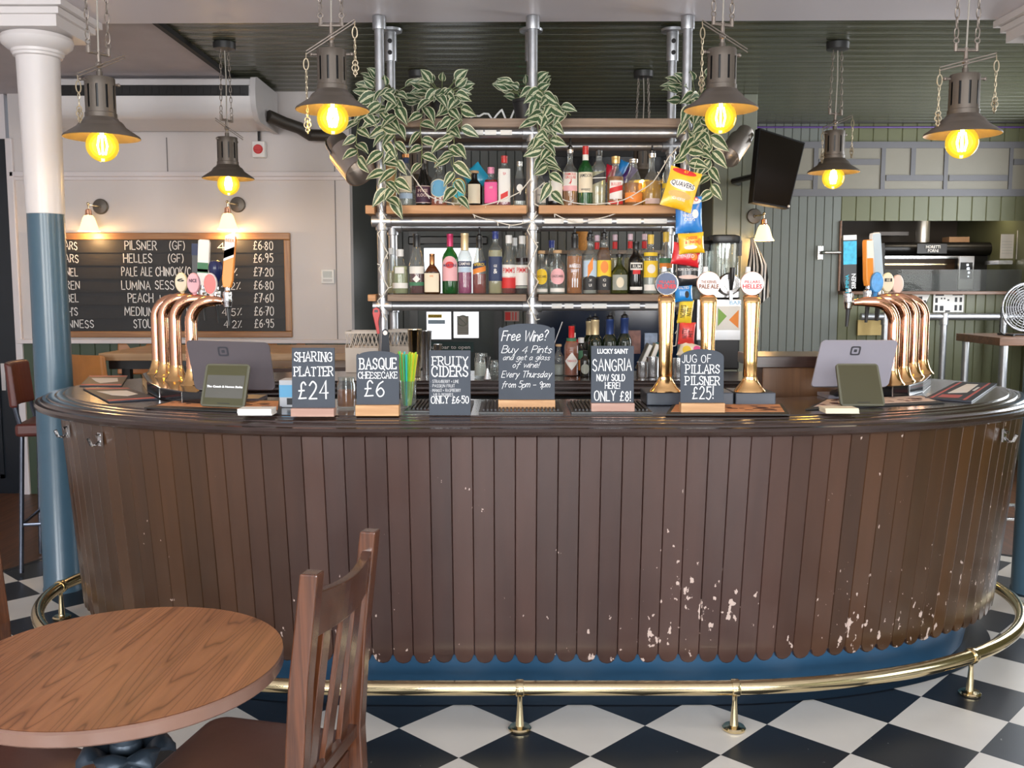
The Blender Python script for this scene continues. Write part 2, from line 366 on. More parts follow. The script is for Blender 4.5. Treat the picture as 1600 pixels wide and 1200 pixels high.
# ------------------------------------------------------------------ the room
# floor: black and white tiles laid on the diagonal
D = .4327; OX, OY = -.175, 2.993; YAW = .0223
def floor_uv(x, y):
    dx, dy = x-OX, y-OY; c, s = math.cos(YAW), math.sin(YAW)
    i, j = c*dx+s*dy, -s*dx+c*dy
    return ((i+j)/D, (j-i)/D)
def tile_material():
    m, N, L, B = nt('chequered_vinyl_tiles')
    uv = N.new('ShaderNodeUVMap'); uv.uv_map = 'tiles'
    ck = N.new('ShaderNodeTexChecker'); ck.inputs['Scale'].default_value = 1
    tc = N.new('ShaderNodeTexCoord')
    add = N.new('ShaderNodeVectorMath'); add.inputs[1].default_value = (100, 100, .5); L.new(uv.outputs[0], add.inputs[0])
    L.new(add.outputs[0], ck.inputs['Vector'])
    nz = N.new('ShaderNodeTexNoise'); nz.inputs['Scale'].default_value = 3; nz.inputs['Detail'].default_value = 6; L.new(tc.outputs['Object'], nz.inputs['Vector'])
    def ramp2(a, b):
        mx = N.new('ShaderNodeMix'); mx.data_type = 'RGBA'; mx.inputs[6].default_value = a; mx.inputs[7].default_value = b; L.new(nz.outputs[0], mx.inputs[0]); return mx
    A = ramp2((.60,.565,.51,1), (.82,.775,.70,1)); K = ramp2((.008,.010,.014,1), (.022,.026,.034,1))
    # scuffs on the dark tiles
    vo = N.new('ShaderNodeTexNoise'); vo.inputs['Scale'].default_value = 45; vo.inputs['Detail'].default_value = 2; L.new(tc.outputs['Object'], vo.inputs['Vector'])
    cr = N.new('ShaderNodeValToRGB'); cr.color_ramp.elements[0].position = .74; cr.color_ramp.elements[1].position = .78; L.new(vo.outputs[0], cr.inputs[0])
    K2 = N.new('ShaderNodeMix'); K2.data_type = 'RGBA'; K2.inputs[7].default_value = (.35,.33,.30,1); L.new(cr.outputs[0], K2.inputs[0]); L.new(K.outputs[2], K2.inputs[6])
    mx = N.new('ShaderNodeMix'); mx.data_type = 'RGBA'; L.new(ck.outputs['Fac'], mx.inputs[0])
    L.new(K2.outputs[2], mx.inputs[7]); L.new(A.outputs[2], mx.inputs[6])
    L.new(mx.outputs[2], B.inputs['Base Color']); B.inputs['Roughness'].default_value = .34
    return m
mb = MB(); mb.add([(-4.5,-2.5,0),(4.5,-2.5,0),(4.5,8.4,0),(-4.5,8.4,0)], [(0,1,2,3)])
fl = struct(mb.build('floor', tile_material(), smooth=0))
uvl = fl.data.uv_layers.new(name='tiles')
for lp in fl.data.loops:
    co = fl.data.vertices[lp.vertex_index].co; uvl.data[lp.index].uv = floor_uv(co.x, co.y)
FLOORWOOD = wood('floor_boards', (.055,.022,.010,1), (.15,.062,.028,1), .45, 'y', 12, .1)
edge = [(-4.5,4.75),(-2.76,5.06),(-2.62,5.4),(2.5,5.62),(2.86,5.35),(4.5,5.0)]
mb = MB(); mb.flat(edge+[(4.5,8.4),(-4.5,8.4)], .001, .004); struct(mb.build('floor_boards', FLOORWOOD, smooth=0))
mb = MB(); mb.tube([(x,y,-.008) for x,y in edge], .016, 8); struct(mb.build('trim_1', DARK))

def grooved(name, x0, x1, z0, z1, Y, m, pitch=.08, face=-1, g=.006, dep=.006, axis='x'):
    """tongue and groove boards: a folded sheet with a v groove between boards"""
    prof = []; n = max(1, round((x1-x0)/pitch)); w = (x1-x0)/n
    for i in range(n):
        a = x0+i*w
        prof += [(a, dep), (a+g, 0), (a+w-g, 0)]
    prof.append((x1, dep))
    mb = MB(); vs = []
    for z in (z0, z1):
        for (x, d) in prof:
            vs.append((x, Y-d*face, z) if axis == 'x' else (Y-d*face, x, z))
    k = len(prof)
    mb.add(vs, [(i, i+1, k+i+1, k+i) for i in range(k-1)])
    return mb.build(name, m, smooth=0)
# far wall
YB = 8.4
HX0, HX1, HZ0, HZ1 = at(1312,400,YB).x, 4.5, at(1400,455,YB).z, at(1400,345,YB).z
w = struct(grooved('wall_back', -1.18, 1.45, 0, 2.96, YB, DARKWALL, .075))
w = struct(grooved('wall_back_right', 1.45, HX0, 0, 2.96, YB, GREYGREEN, .075))
w = struct(grooved('wall_back_under_hatch', HX0, HX1, 0, HZ0, YB, GREEN, .085))
w = struct(grooved('wall_back_over_hatch', HX0, HX1, HZ1, 2.96, YB, GREEN, .125))
# kitchen recess behind the hatch
mb = MB(); mb.span((HX0-.1,9.75,.0),(HX1+1,9.8,2.5)); mb.span((HX0-.12,YB+.02,0),(HX0-.1,9.8,2.5)); mb.span((HX1+1,YB+.02,0),(HX1+1.02,9.8,2.5)); mb.span((HX0-.1,YB+.02,2.45),(HX1+1,9.8,2.5))
mb.span((HX0-.1,YB+.02,0),(HX1+1,9.8,.02))
struct(mb.build('wall_kitchen', mat('kitchen_dark_wall', (.045,.032,.022), .5), smooth=0))
mb = MB(); mb.box(((HX0+HX1)/2, YB-.03, HZ0-.014),(HX1-HX0,.16,.028)); mb.span((HX0-.012,YB-.02,HZ0),(HX0+.006,YB+.02,HZ1))
struct(mb.build('trim_2', wood('hatch_sill', (.11,.045,.02,1), (.2,.09,.04,1), .4, 'x', 12), bevel=.004, smooth=0))
# mock panelling frieze above the hatch
fz0, fz1 = at(1400,307,YB).z, at(1400,222,YB).z
FX0 = at(1236,260,YB).x
mb = MB(); mb.span((FX0,YB-.012,fz0),(4.5,YB-.002,fz1))
fr = struct(mb.build('trim_3', mat('frieze_grey_beige', lin(128,124,112), .5, var=.05), smooth=0))
BAT = mat('frieze_batten_grey', lin(100,100,104), .5, var=.05)
mb = MB()
def bat(x0,y0,x1,y1):
    a, b = at(x0,y1,YB), at(x1,y0,YB); mb.span((a.x,YB-.024,a.z),(b.x,YB-.0125,b.z))
bat(1236,222,1606,232); bat(1236,296,1606,307)
for x,ya,yb in ((1269,232,296),(1374,232,296),(1421,232,274),(1472,232,296),(1573,232,296)): bat(x,ya,x+9,yb)
for x0,x1,y in ((1236,1269,273),(1278,1374,249),(1383,1472,274),(1481,1573,274),(1582,1606,249),(1278,1374,273)): 
    if not (x0==1278 and y==273): bat(x0,y,x1,y+9)
struct(mb.build('trim_4', BAT, smooth=0))
# white back wall on the left with green dado
YL = 7.0; XR = at(548,400,YL).x; XL0 = at(24,400,YL).x
dz = at(300,530,YL).z
mb = MB(); mb.span((XL0,YL,dz),(XR,YL+.12,2.96)); struct(mb.build('wall_left_back', mat('white_wall_paint', lin(205,199,198), .45, var=.05, scale=1.5), smooth=0))
struct(grooved('wall_left_dado', XL0, XR, 0, dz-.02, YL-.01, mat('dado_green', (.050,.075,.045), .4, var=.15, scale=3), .11))
mb = MB(); mb.span((XL0,YL-.045,dz-.03),(XR,YL,dz)); zr = at(300,272,YL).z
mb.span((XL0,YL-.03,zr-.02),(XR+.02,YL,zr+.015)); mb.span((XL0,YL-.018,zr-.045),(XR+.01,YL,zr-.02))
struct(mb.build('trim_5', WHITE, bevel=.004, smooth=0))
mb = MB(); mb.span((at(262,262,YL).x-.003,YL-.006,at(262,268,YL).z),(at(262,262,YL).x+.003,YL,at(262,215,YL).z)); mb.span((at(518,0,YL).x-.003,YL-.006,dz),(at(518,0,YL).x+.003,YL,at(518,200,YL).z))
struct(mb.build('trim_6', mat('wall_seam_grey', lin(120,115,115), .6), smooth=0))
mb = MB(); mb.span((XR-.06,YL+.12,0),(XR,YB,2.96)); struct(mb.build('wall_return', DARKWALL, smooth=0))
mb = MB(); mb.span((XL0-.02,YL-.03,0),(XL0+.03,YL+.05,2.6)); struct(mb.build('trim_7', WHITE, bevel=.006, smooth=0))
# dark panelled door at far left
dr = bpy.data.objects.new('door_1', None); COL.objects.link(dr); struct(dr)
NAVY = mat('midnight_door_paint', (.006,.010,.016), .3, var=.2)
mb = MB(); mb.span((-4.5,YL+.01,0),(XL0-.03,YL+.06,2.6)); mb.build('door_leaf', NAVY, dr, smooth=0)
mb = MB()
for z0,z1 in ((.12,.9),(1.05,2.4)):
    for a,b in (((-4.4,YL-.005,z0),(-3.78,YL+.012,z0+.03)),((-4.4,YL-.005,z1),(-3.78,YL+.012,z1+.03)),((-4.4,YL-.005,z0),(-4.37,YL+.012,z1)),((-3.81,YL-.005,z0),(-3.78,YL+.012,z1))): mb.span(a,b)
mb.build('door_moulding', NAVY, dr, smooth=0)
mb = MB(); mb.span((-3.76,YL-.012,.78),(-3.73,YL+.012,.98)); mb.build('door_plate', CHROME, dr)
mb = MB(); mb.span((-4.5,YL+.01,2.6),(XL0-.03,YL+.1,2.96)); struct(mb.build('wall_over_door', WHITE, smooth=0))
# side and street walls with window openings
def holed(name, horiz, a0, a1, z0, z1, holes, pos, th, m):
    mb = MB(); xs = sorted({a0, a1, *[h[0] for h in holes], *[h[1] for h in holes]})
    for i in range(len(xs)-1):
        p, q = xs[i], xs[i+1]; zz = [z0]
        hs = [h for h in holes if h[0] <= p+1e-6 and h[1] >= q-1e-6]
        segs = [(z0, z1)] if not hs else [(z0, hs[0][2]), (hs[0][3], z1)]
        for s0, s1 in segs:
            if horiz: mb.span((p, pos, s0), (q, pos+th, s1))
            else: mb.span((pos, p, s0), (pos+th, q, s1))
    return struct(mb.build(name, m, smooth=0))
FRONTH = [(x-.95, x+.95, .7, 2.8) for x in (-2.7,0,2.7)]
holed('wall_front', True, -4.5, 4.5, 0, 3.35, FRONTH, -2.6, .1, mat('front_wall_paint', (.16,.17,.16), .5))
holed('wall_left', False, -2.5, 7.0, 0, 3.35, [], -4.6, .1, WHITE)
holed('wall_right', False, -2.5, 9.8, 0, 3.35, [(.7,2.5,.9,2.7),(5.5,7.7,.95,2.85)], 4.5, .1, GREEN)  # second opening belongs to the added, unseen rear window
WF = mat('window_frame_paint', (.02,.03,.035), .4)
def window(n, horiz, a0, a1, z0, z1, pos):
    r = bpy.data.objects.new('window_%d' % n, None); COL.objects.link(r); struct(r)
    mb = MB()
    def sp(p0, p1, q0, q1):
        if horiz: mb.span((p0,pos-.03,q0),(p1,pos+.03,q1))
        else: mb.span((pos-.03,p0,q0),(pos+.03,p1,q1))
    sp(a0,a0+.06,z0,z1); sp(a1-.06,a1,z0,z1); sp(a0+.06,a1-.06,z0,z0+.07); sp(a0+.06,a1-.06,z1-.06,z1); mi=(a0+a1)/2; sp(mi-.025,mi+.025,z0+.07,z1-.06); sp(a0+.06,a1-.06,z0+1.35,z0+1.4)
    mb.build('window_frame', WF, r, smooth=0)
for i,h in enumerate(FRONTH): window(i+1, True, *h, -2.55)
window(4, False, .7, 2.5, .9, 2.7, 4.55); window(5, False, 5.5, 7.7, .95, 2.85, 4.55)  # the second is an added window out of view, lighting the back wall
# ceilings: white over the street side, a boxed beam, green boards over the bar, rough plaster at back left
mb = MB(); mb.span((-4.5,-2.5,3.3),(4.5,4.4,3.35)); struct(mb.build('ceiling', WHITE, smooth=0))
mb = MB(); mb.span((-4.6,-.3,0),(4.6,.3,.5)); bmx = Matrix.Translation((0,4.66,2.865)) @ Matrix.Rotation(math.radians(-.9),4,'Z'); mb.xf(bmx)
BEAM = mat('white_ceiling_paint', lin(222,216,221), .35, var=.06, scale=1.2, bump=.06)
struct(mb.build('trim_8', BEAM, bevel=.006, smooth=0))
# green boards run across the room
n = 27; prof = []; y0, y1 = 4.8, YB; w = (y1-y0)/n
for i in range(n):
    a = y0+i*w; prof += [(a,.012),(a+.004,.012),(a+.007,.004)]+[(a+.010+(w-.020)*k/6, .0045*(1-(1-(k/3-1)**2))) for k in range(7)]+[(a+w-.007,.004),(a+w-.003,.012)]
prof.append((y1,.012)); k = len(prof); mb = MB()
mb.add([(-1.85,y,2.93+d) for y,d in prof]+[(4.5,y,2.93+d) for y,d in prof], [(i,k+i,k+i+1,i+1) for i in range(k-1)])
struct(mb.build('ceiling_boards', OLIVE, smooth=22))
mb = MB(); mb.span((-4.5,4.8,2.915),(-1.85,7.1,2.96)); struct(mb.build('ceiling_plaster', PLASTER, smooth=0))
mb = MB(); mb.span((-1.87,4.9,2.90),(-1.84,YB,2.93)); struct(mb.build('trim_9', DARK, smooth=0))
mb = MB(); mb.tube([(HX0-1.3,YB-.02,2.905),(4.5,YB-.02,2.905)], .008, 8); tag(mb.build('cable', mat('purple_cable', (.10,.05,.22), .4), None), 'thin purple cable along the top of the green board wall', 'cable')
# slim partition right of the bottle shelves
px0, px1 = at(1112,400,7.1).x, at(1178,400,7.1).x
struct(grooved('wall_partition', px0, px1, 0, 2.93, 7.1, mat('partition_sage', (.21,.225,.18), .3, var=.1), .10, dep=.008))
mb = MB(); mb.span((px0,7.11,0),(px1,7.6,2.93)); struct(mb.build('wall_partition_side', mat('partition_sage', (0,0,0)), smooth=0))
# columns
def column(x, y, label):
    c = bpy.data.objects.new('column', None); COL.objects.link(c); c.location = (x,y,0); struct(c, label); c['category'] = 'column'
    mb = MB(); mb.lathe([(.098,0),(.098,.012),(.094,.02),(.089,.9),(.086,1.5),(.0855,1.895)], 40); mb.build('lower_shaft', COLBLUE, c)['label'] = 'blue painted lower shaft'
    mb = MB(); mb.lathe([(.0855,1.895),(.088,1.897),(.092,2.3),(.098,2.62),(.099,2.64)], 40); mb.build('upper_shaft', COLWHITE, c)['label'] = 'white painted upper shaft'
    mb = MB(); mb.lathe([(.099,2.64),(.110,2.645),(.112,2.655),(.118,2.66),(.120,2.672),(.135,2.68),(.158,2.70),(.164,2.72),(.158,2.738),(.14,2.742),(.14,2.746)], 40)
    i0 = len(mb.v)
    mb.box((0,0,2.775),(.36,.36,.055)); mb.box((0,0,2.815),(.40,.40,.03)); mb.box((0,0,2.848),(.45,.45,.032))
    mb.build('capital', COLWHITE, c)
    return c
COLBLUE = mat('column_blue_gloss', lin(70,97,114), .3, var=.1, scale=6, bump=.06, coat=.2)
COLWHITE = mat('column_white_gloss', lin(222,216,214), .35, var=.04, scale=6, coat=.1)
column(-2.298, 4.76, 'round column by the dark door, white over blue paint')
column(2.64, 4.72, 'round column at the right end of the bar, blue foot')

# ------------------------------------------------------------------ the bar
YC = 4.28; X0L, X0R = -.5, .65; AL, AR, BF, BB = 1.56, 1.62, 1.15, .85
TOP = 1.10
def loop(al, ar, bf, bb, nst=24, nq=40):
    P = []
    for i in range(nst): P.append((X0L+(X0R-X0L)*i/nst, YC-bf))
    for i in range(nq): a = -PI/2+PI/2*i/nq; P.append((X0R+ar*math.cos(a), YC+bf*math.sin(a)))
    for i in range(nq): a = PI/2*i/nq; P.append((X0R+ar*math.cos(a), YC+bb*math.sin(a)))
    for i in range(nst): P.append((X0R-(X0R-X0L)*i/nst, YC+bb))
    for i in range(nq): a = PI/2+PI/2*i/nq; P.append((X0L+al*math.cos(a), YC+bb*math.sin(a)))
    for i in range(nq): a = PI+PI/2*i/nq; P.append((X0L+al*math.cos(a), YC+bf*math.sin(a)))
    return [Vector(p) for p in P]
def outer(d): return loop(AL-d, AR-d, BF-d, BB-d)
INNER = loop(.96, .995, .55, .20)
bar = thing('bar_counter', 'large rounded dark wood bar counter with plank front on chequered floor', 'bar counter')
prof = [(.075,1.035),(.02,1.040),(.004,1.048),(0,1.060),(.006,1.070),(.017,1.073),(.021,1.069),(.025,1.078),(.034,1.084),(.046,1.085),(.051,1.080),(.055,1.089),(.066,1.092),(.080,1.092),(.085,1.087),(.089,1.095),(.100,1.097),(.112,1.0965),(.117,1.0925),(.121,1.1),(.15,1.1)]
rings = [[(p.x,p.y,z) for p in outer(d)] for d,z in prof]
rings += [[(p.x,p.y,1.1) for p in INNER],[(p.x,p.y,1.035) for p in INNER]]
mb = MB(); m = len(rings[0])
vs = [v for r in rings for v in r]; fs = []
R_ = len(rings)
for i in range(R_):
    j = (i+1) % R_
    for k in range(m): fs.append((i*m+k, i*m+(k+1)%m, j*m+(k+1)%m, j*m+k))
mb.add(vs, fs)
COUNTER = wood('counter_polished_wood', (.016,.008,.006,1), (.036,.017,.012,1), .2, 'x', 10, .9)
mb.build('countertop', COUNTER, bar, smooth=28)
# ribbed back edge facing the camera on the far side
mb = MB()
for d,z,r in ((0,1.085,.012),(.012,1.062,.012),(.024,1.04,.011)):
    L_ = loop(.96-d+.01, .995-d+.01, .55-d+.01, .20-d+.01); mb.tube([(p.x,p.y+.0,z) for p in L_], r, 8, closed=True)
mb.build('inner_moulding', COUNTER, bar)
mb = MB(); L1 = loop(1.02,1.05,.6,.26); k = len(L1)
mb.add([(p.x,p.y,.0) for p in L1]+[(p.x,p.y,1.035) for p in L1], [(i,k+i,k+(i+1)%k,(i+1)%k) for i in range(k)])
mb.build('inner_panel', DARK, bar, smooth=0)
def arclen(P):
    s = [0]
    for i in range(len(P)): s.append(s[-1]+(P[(i+1)%len(P)]-P[i]).length)
    return s
def on(P, u):
    """point at index-parameter u of a closed loop"""
    i = int(math.floor(u)) % len(P); f = u-math.floor(u); return P[i].lerp(P[(i+1)%len(P)], f)
LT = loop(AL-.10, AR-.055, BF-.072, BB-.072); LBm = loop(AL-.15, AR-.13, BF-.175, BB-.175)
sl = arclen(LT); NP = 138; us = []
for q in range(NP+1):
    s = sl[-1]*q/NP; i = 0
    lo, hi = 0, len(LT)
    while hi-lo > 1:
        md = (lo+hi)//2
        if sl[md] <= s: lo = md
        else: hi = md
    us.append(lo+(s-sl[lo])/(sl[lo+1]-sl[lo]) if lo < len(LT) else lo)
mb = MB(); tints = []; warms = []
for q in range(NP):
    u0, u1 = us[q], us[q+1]
    T0, T1, B0, B1 = on(LT,u0), on(LT,u1), on(LBm,u0), on(LBm,u1)
    tg = (T1-T0).normalized(); nr = Vector((tg.y, -tg.x))
    lo = .198+random.uniform(-.004,.004)
    ol = [(0,1.04)]+[(0,lo+.03),(.06,lo+.026),(.14,lo+.010),(.28,lo+.001),(.5,lo-.003),(.72,lo+.001),(.86,lo+.010),(.94,lo+.026),(1,lo+.03)]+[(1,1.04)]
    vs = []
    for dep, ins in ((0,.034),(-.004,.006),(-.02,.006)):
        for u,z in ol:
            uu = min(max(u,ins),1-ins); f = (z-.2)/.84
            p = B0.lerp(B1,uu).lerp(T0.lerp(T1,uu), f)+nr*dep
            zz = z+(.004 if dep == 0 and z < 1 else 0)
            vs.append((p.x,p.y,zz))
    k = len(ol); fs = [tuple(range(k-1,-1,-1))]
    for a in (0,1):
        for i in range(k-1): fs.append((a*k+i, a*k+i+1, (a+1)*k+i+1, (a+1)*k+i))
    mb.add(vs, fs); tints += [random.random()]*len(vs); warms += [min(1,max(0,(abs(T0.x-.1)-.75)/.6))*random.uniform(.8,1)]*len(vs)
def plank_material():
    m, N, L, B = nt('stained_bar_planks')
    at_ = N.new('ShaderNodeAttribute'); at_.attribute_name = 'tint'
    tc = N.new('ShaderNodeTexCoord'); mp = N.new('ShaderNodeMapping'); mp.inputs['Scale'].default_value = (14,14,1.2); L.new(tc.outputs['Object'], mp.inputs[0])
    nz = N.new('ShaderNodeTexNoise'); nz.inputs['Scale'].default_value = 1.2; nz.inputs['Detail'].default_value = 5; L.new(mp.outputs[0], nz.inputs['Vector'])
    a = N.new('ShaderNodeMath'); a.operation = 'MULTIPLY_ADD'; a.inputs[1].default_value = .5; L.new(at_.outputs['Fac'], a.inputs[0])
    b = N.new('ShaderNodeMath'); b.operation = 'MULTIPLY'; b.inputs[1].default_value = .6; L.new(nz.outputs[0], b.inputs[0]); L.new(b.outputs[0], a.inputs[2])
    mx = N.new('ShaderNodeMix'); mx.data_type = 'RGBA'; mx.inputs[6].default_value = (.030,.015,.013,1); mx.inputs[7].default_value = (.085,.040,.030,1); L.new(a.outputs[0], mx.inputs[0])
    # the planks round the ends shift towards amber
    wa = N.new('ShaderNodeAttribute'); wa.attribute_name = 'amber_ends'
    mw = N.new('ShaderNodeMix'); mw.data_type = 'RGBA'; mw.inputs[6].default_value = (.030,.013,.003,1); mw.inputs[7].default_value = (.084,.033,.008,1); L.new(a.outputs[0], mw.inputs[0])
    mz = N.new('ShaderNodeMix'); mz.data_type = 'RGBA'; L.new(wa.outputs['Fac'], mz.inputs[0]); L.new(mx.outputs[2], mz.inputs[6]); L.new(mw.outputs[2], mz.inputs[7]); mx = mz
    # chipped paint, thicker on the right and low down where knees and stools knock it
    n2 = N.new('ShaderNodeTexNoise'); n2.inputs['Scale'].default_value = 42; n2.inputs['Detail'].default_value = 3
    mp2 = N.new('ShaderNodeMapping'); mp2.inputs['Scale'].default_value = (1,1,.6); L.new(tc.outputs['Object'], mp2.inputs[0]); L.new(mp2.outputs[0], n2.inputs['Vector'])
    n3 = N.new('ShaderNodeTexNoise'); n3.inputs['Scale'].default_value = 2.2; L.new(tc.outputs['Object'], n3.inputs['Vector'])
    sm = N.new('ShaderNodeMath'); sm.operation = 'MULTIPLY_ADD'; sm.inputs[1].default_value = .42; L.new(n3.outputs[0], sm.inputs[0]); L.new(n2.outputs[0], sm.inputs[2])
    sx = N.new('ShaderNodeSeparateXYZ'); L.new(tc.outputs['Object'], sx.inputs[0])
    mh = N.new('ShaderNodeMapRange'); mh.inputs['From Min'].default_value = .2; mh.inputs['From Max'].default_value = 1.0; mh.inputs['To Min'].default_value = .075; mh.inputs['To Max'].default_value = -.045; L.new(sx.outputs['Z'], mh.inputs[0])
    mx_ = N.new('ShaderNodeMapRange'); mx_.inputs['From Min'].default_value = -2; mx_.inputs['From Max'].default_value = 2; mx_.inputs['To Min'].default_value = -.08; mx_.inputs['To Max'].default_value = .015; L.new(sx.outputs['X'], mx_.inputs[0])
    s2 = N.new('ShaderNodeMath'); s2.operation = 'ADD'; L.new(sm.outputs[0], s2.inputs[0]); L.new(mh.outputs[0], s2.inputs[1])
    s3 = N.new('ShaderNodeMath'); s3.operation = 'ADD'; L.new(s2.outputs[0], s3.inputs[0]); L.new(mx_.outputs[0], s3.inputs[1]); sm = s3
    cr = N.new('ShaderNodeValToRGB'); cr.color_ramp.elements[0].position = .925; cr.color_ramp.elements[1].position = .945; L.new(sm.outputs[0], cr.inputs[0])
    m2 = N.new('ShaderNodeMix'); m2.data_type = 'RGBA'; m2.inputs[7].default_value = (.55,.42,.36,1); L.new(cr.outputs[0], m2.inputs[0]); L.new(mx.outputs[2], m2.inputs[6])
    L.new(m2.outputs[2], B.inputs['Base Color']); B.inputs['Roughness'].default_value = .33
    B.inputs['Coat Weight'].default_value = .55; B.inputs['Coat Roughness'].default_value = .2
    bp = N.new('ShaderNodeBump'); bp.inputs['Strength'].default_value = .12; bp.inputs['Distance'].default_value = .004; L.new(nz.outputs[0], bp.inputs['Height']); L.new(bp.outputs[0], B.inputs['Normal'])
    return m
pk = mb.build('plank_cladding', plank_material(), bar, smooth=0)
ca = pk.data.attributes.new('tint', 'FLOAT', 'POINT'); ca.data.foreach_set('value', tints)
ca = pk.data.attributes.new('amber_ends', 'FLOAT', 'POINT'); ca.data.foreach_set('value', warms)
mb = MB(); Lk = outer(.22); k = len(Lk)
mb.add([(p.x,p.y,.26) for p in Lk]+[(p.x,p.y,1.035) for p in outer(.13)], [(i,(i+1)%k,k+(i+1)%k,k+i) for i in range(k)])
mb.build('carcass', DARK, bar, smooth=0)
mb = MB(); La, Lb = loop(AL-.3,AR-.235,BF-.345,BB-.345), loop(AL-.21,AR-.18,BF-.275,BB-.275)
mb.add([(p.x,p.y,.0) for p in La]+[(p.x,p.y,.30) for p in Lb], [(i,(i+1)%k,k+(i+1)%k,k+i) for i in range(k)])
mb.build('kickboard', mat('kickboard_blue', lin(52,92,124), .3, var=.12, scale=5, coat=.2), bar)['label'] = 'blue painted kickboard'
mb = MB(); La, Lb = loop(AL-.33,AR-.26,BF-.36,BB-.36), loop(AL-.19,AR-.12,BF-.255,BB-.255)
mb.add([(p.x,p.y,.003) for p in Lb]+[(p.x,p.y,.003) for p in La], [(i,(i+1)%k,k+(i+1)%k,k+i) for i in range(k)])
struct(mb.build('trim_10', mat('navy_floor_border', (.010,.016,.024), .35, var=.2), smooth=0))
# chrome bag hooks under the lip
def hook(px, py):
    best = None; P = LT
    for i in range(len(P)):
        p = P[i]
        tg = (P[(i+1)%len(P)]-P[i-1]).normalized(); nr = Vector((tg.y,-tg.x))
        if nr.dot(-p) < -.1: continue
        v = Vector((p.x,p.y,.985))-EYE; d = v.dot(FW); e = abs(800+FPX*v.x/d-px)
        if best is None or e < best[0]: best = (e, p, nr, tg)
    e, p, nr, tg = best
    mb = MB(); b = Vector((p.x,p.y,.975))+Vector((nr.x,nr.y,0))*.0; n3 = Vector((nr.x,nr.y,0)); t3 = Vector((tg.x,tg.y,0))
    Rm = Matrix((t3, n3, Vector((0,0,1)))).transposed()
    mb.box(b+n3*.004,(.022,.008,.05),Rm)
    mb.tube([b+n3*.006+Vector((0,0,-.008)), b+n3*.022+Vector((0,0,-.022)), b+n3*.040+Vector((0,0,-.018)), b+n3*.050+Vector((0,0,.008))],[.006,.006,.006,.007],8)
    mb.tube([b+n3*.006+Vector((0,0,.015)), b+n3*.02+Vector((0,0,.012))],[.006,.007],8)
    mb.build('bag_hook', CHROME, bar)
hook(110,678); hook(158,680); hook(1570,680)
# brass foot rail
rail = thing('foot_rail', 'polished brass foot rail on short posts around the bar foot', 'foot rail')
RL = loop(1.60, 1.60, 1.09, .85); nA, nq = 24, 40
N_ = len(RL)
i_end = nA+nq+8                    # a little past the right tip
i_start = -nq-9                    # a little past the left tip
path = [Vector((RL[i%N_].x, RL[i%N_].y, .153)) for i in range(i_start, i_end)]
mb = MB(); mb.tube(path, .026, 16); mb.build('rail', BRASS, rail)
mb = MB(); mb.sphere(path[0], .029, 16, 8); mb.build('end_cap', mat('dark_bronze', (.18,.13,.07), .3, 1), rail)
def rail_at(px):
    best = None
    for p in path:
        if p.y > YC: continue
        v = p-EYE; d = v.dot(FW); e = abs(800+FPX*v.x/d-px)
        if best is None or e < best[0]: best = (e, p)
    return best[1]
def rail_post(p, tg):
    mb = MB(); c = Vector((p.x,p.y,0))
    mb.lathe([(.040,.003),(.041,.010),(.036,.015),(.016,.018),(.0145,.024),(.0085,.105),(.0095,.125),(.012,.130)], 20, c)
    b = mb.build('rail_post', BRASS, rail)
    m2 = MB(); t3 = Vector((tg.x,tg.y,0)); m2.tube([p-t3*.014,p-t3*.011,p+t3*.011,p+t3*.014],[.0285,.0305,.0305,.0285],18); m2.build('collar', BRASS, b)
def tgt(p):
    i = min(range(len(path)), key=lambda i: (path[i]-p).length); return (path[min(i+1,len(path)-1)]-path[max(i-1,0)]).normalized()
for px in (820,1157,1516,470): p = rail_at(px); rail_post(p, tgt(p))
p = path[8]; rail_post(p, tgt(p))
# ------------------------------------------------------------------ bottle gantry of scaffold tube over the back of the bar
YF, YR = 4.85, 5.05
ZL, ZU, ZT = at(800,460,YF).z, at(800,322,YF).z, at(800,188,YF).z     # tops of the three boards
XG = (at(596,300,YF).x, at(832,300,YF).x, at(1070,300,YF).x)
YR = 5.30
gan = thing('shelving_gantry', 'galvanised scaffold tube shelving with timber boards over the back bar', 'shelving')
for i,x in enumerate(XG):
    mb = MB(); mb.tube([(x,YF,TOP+.002),(x,YF,2.862)], .0242, 18); u = mb.build('upright', GALV, gan)
    m2 = MB(); m2.lathe([(.033,2.80),(.034,2.805),(.034,2.855),(.033,2.862)], 20, (x,YF,0)); m2.build('flange', GALV, u); m2 = MB(); m2.lathe([(.045,TOP+.002),(.045,TOP+.008),(.03,TOP+.012),(.03,TOP+.05)], 20, (x,YF,0)); m2.build('flange', GALV, u)
    mb = MB(); mb.tube([(x,YR,TOP-.06),(x,YR,2.915)], .0242, 18); u = mb.build('upright', GALV, gan)
    m2 = MB(); m2.lathe([(.032,2.75),(.033,2.755),(.033,2.90),(.062,2.905),(.064,2.918)], 20, (x,YR,0)); m2.build('flange', GALV, u)
    for z in (2.79,2.85): m3 = MB(); m3.lathe([(.012,0),(.012,.006),(.007,.007),(.007,.003)], 12, (x,YR-.033,z), M=Matrix.Rotation(PI/2,3,'X')); m3.build('grub_screw', DARK, u)
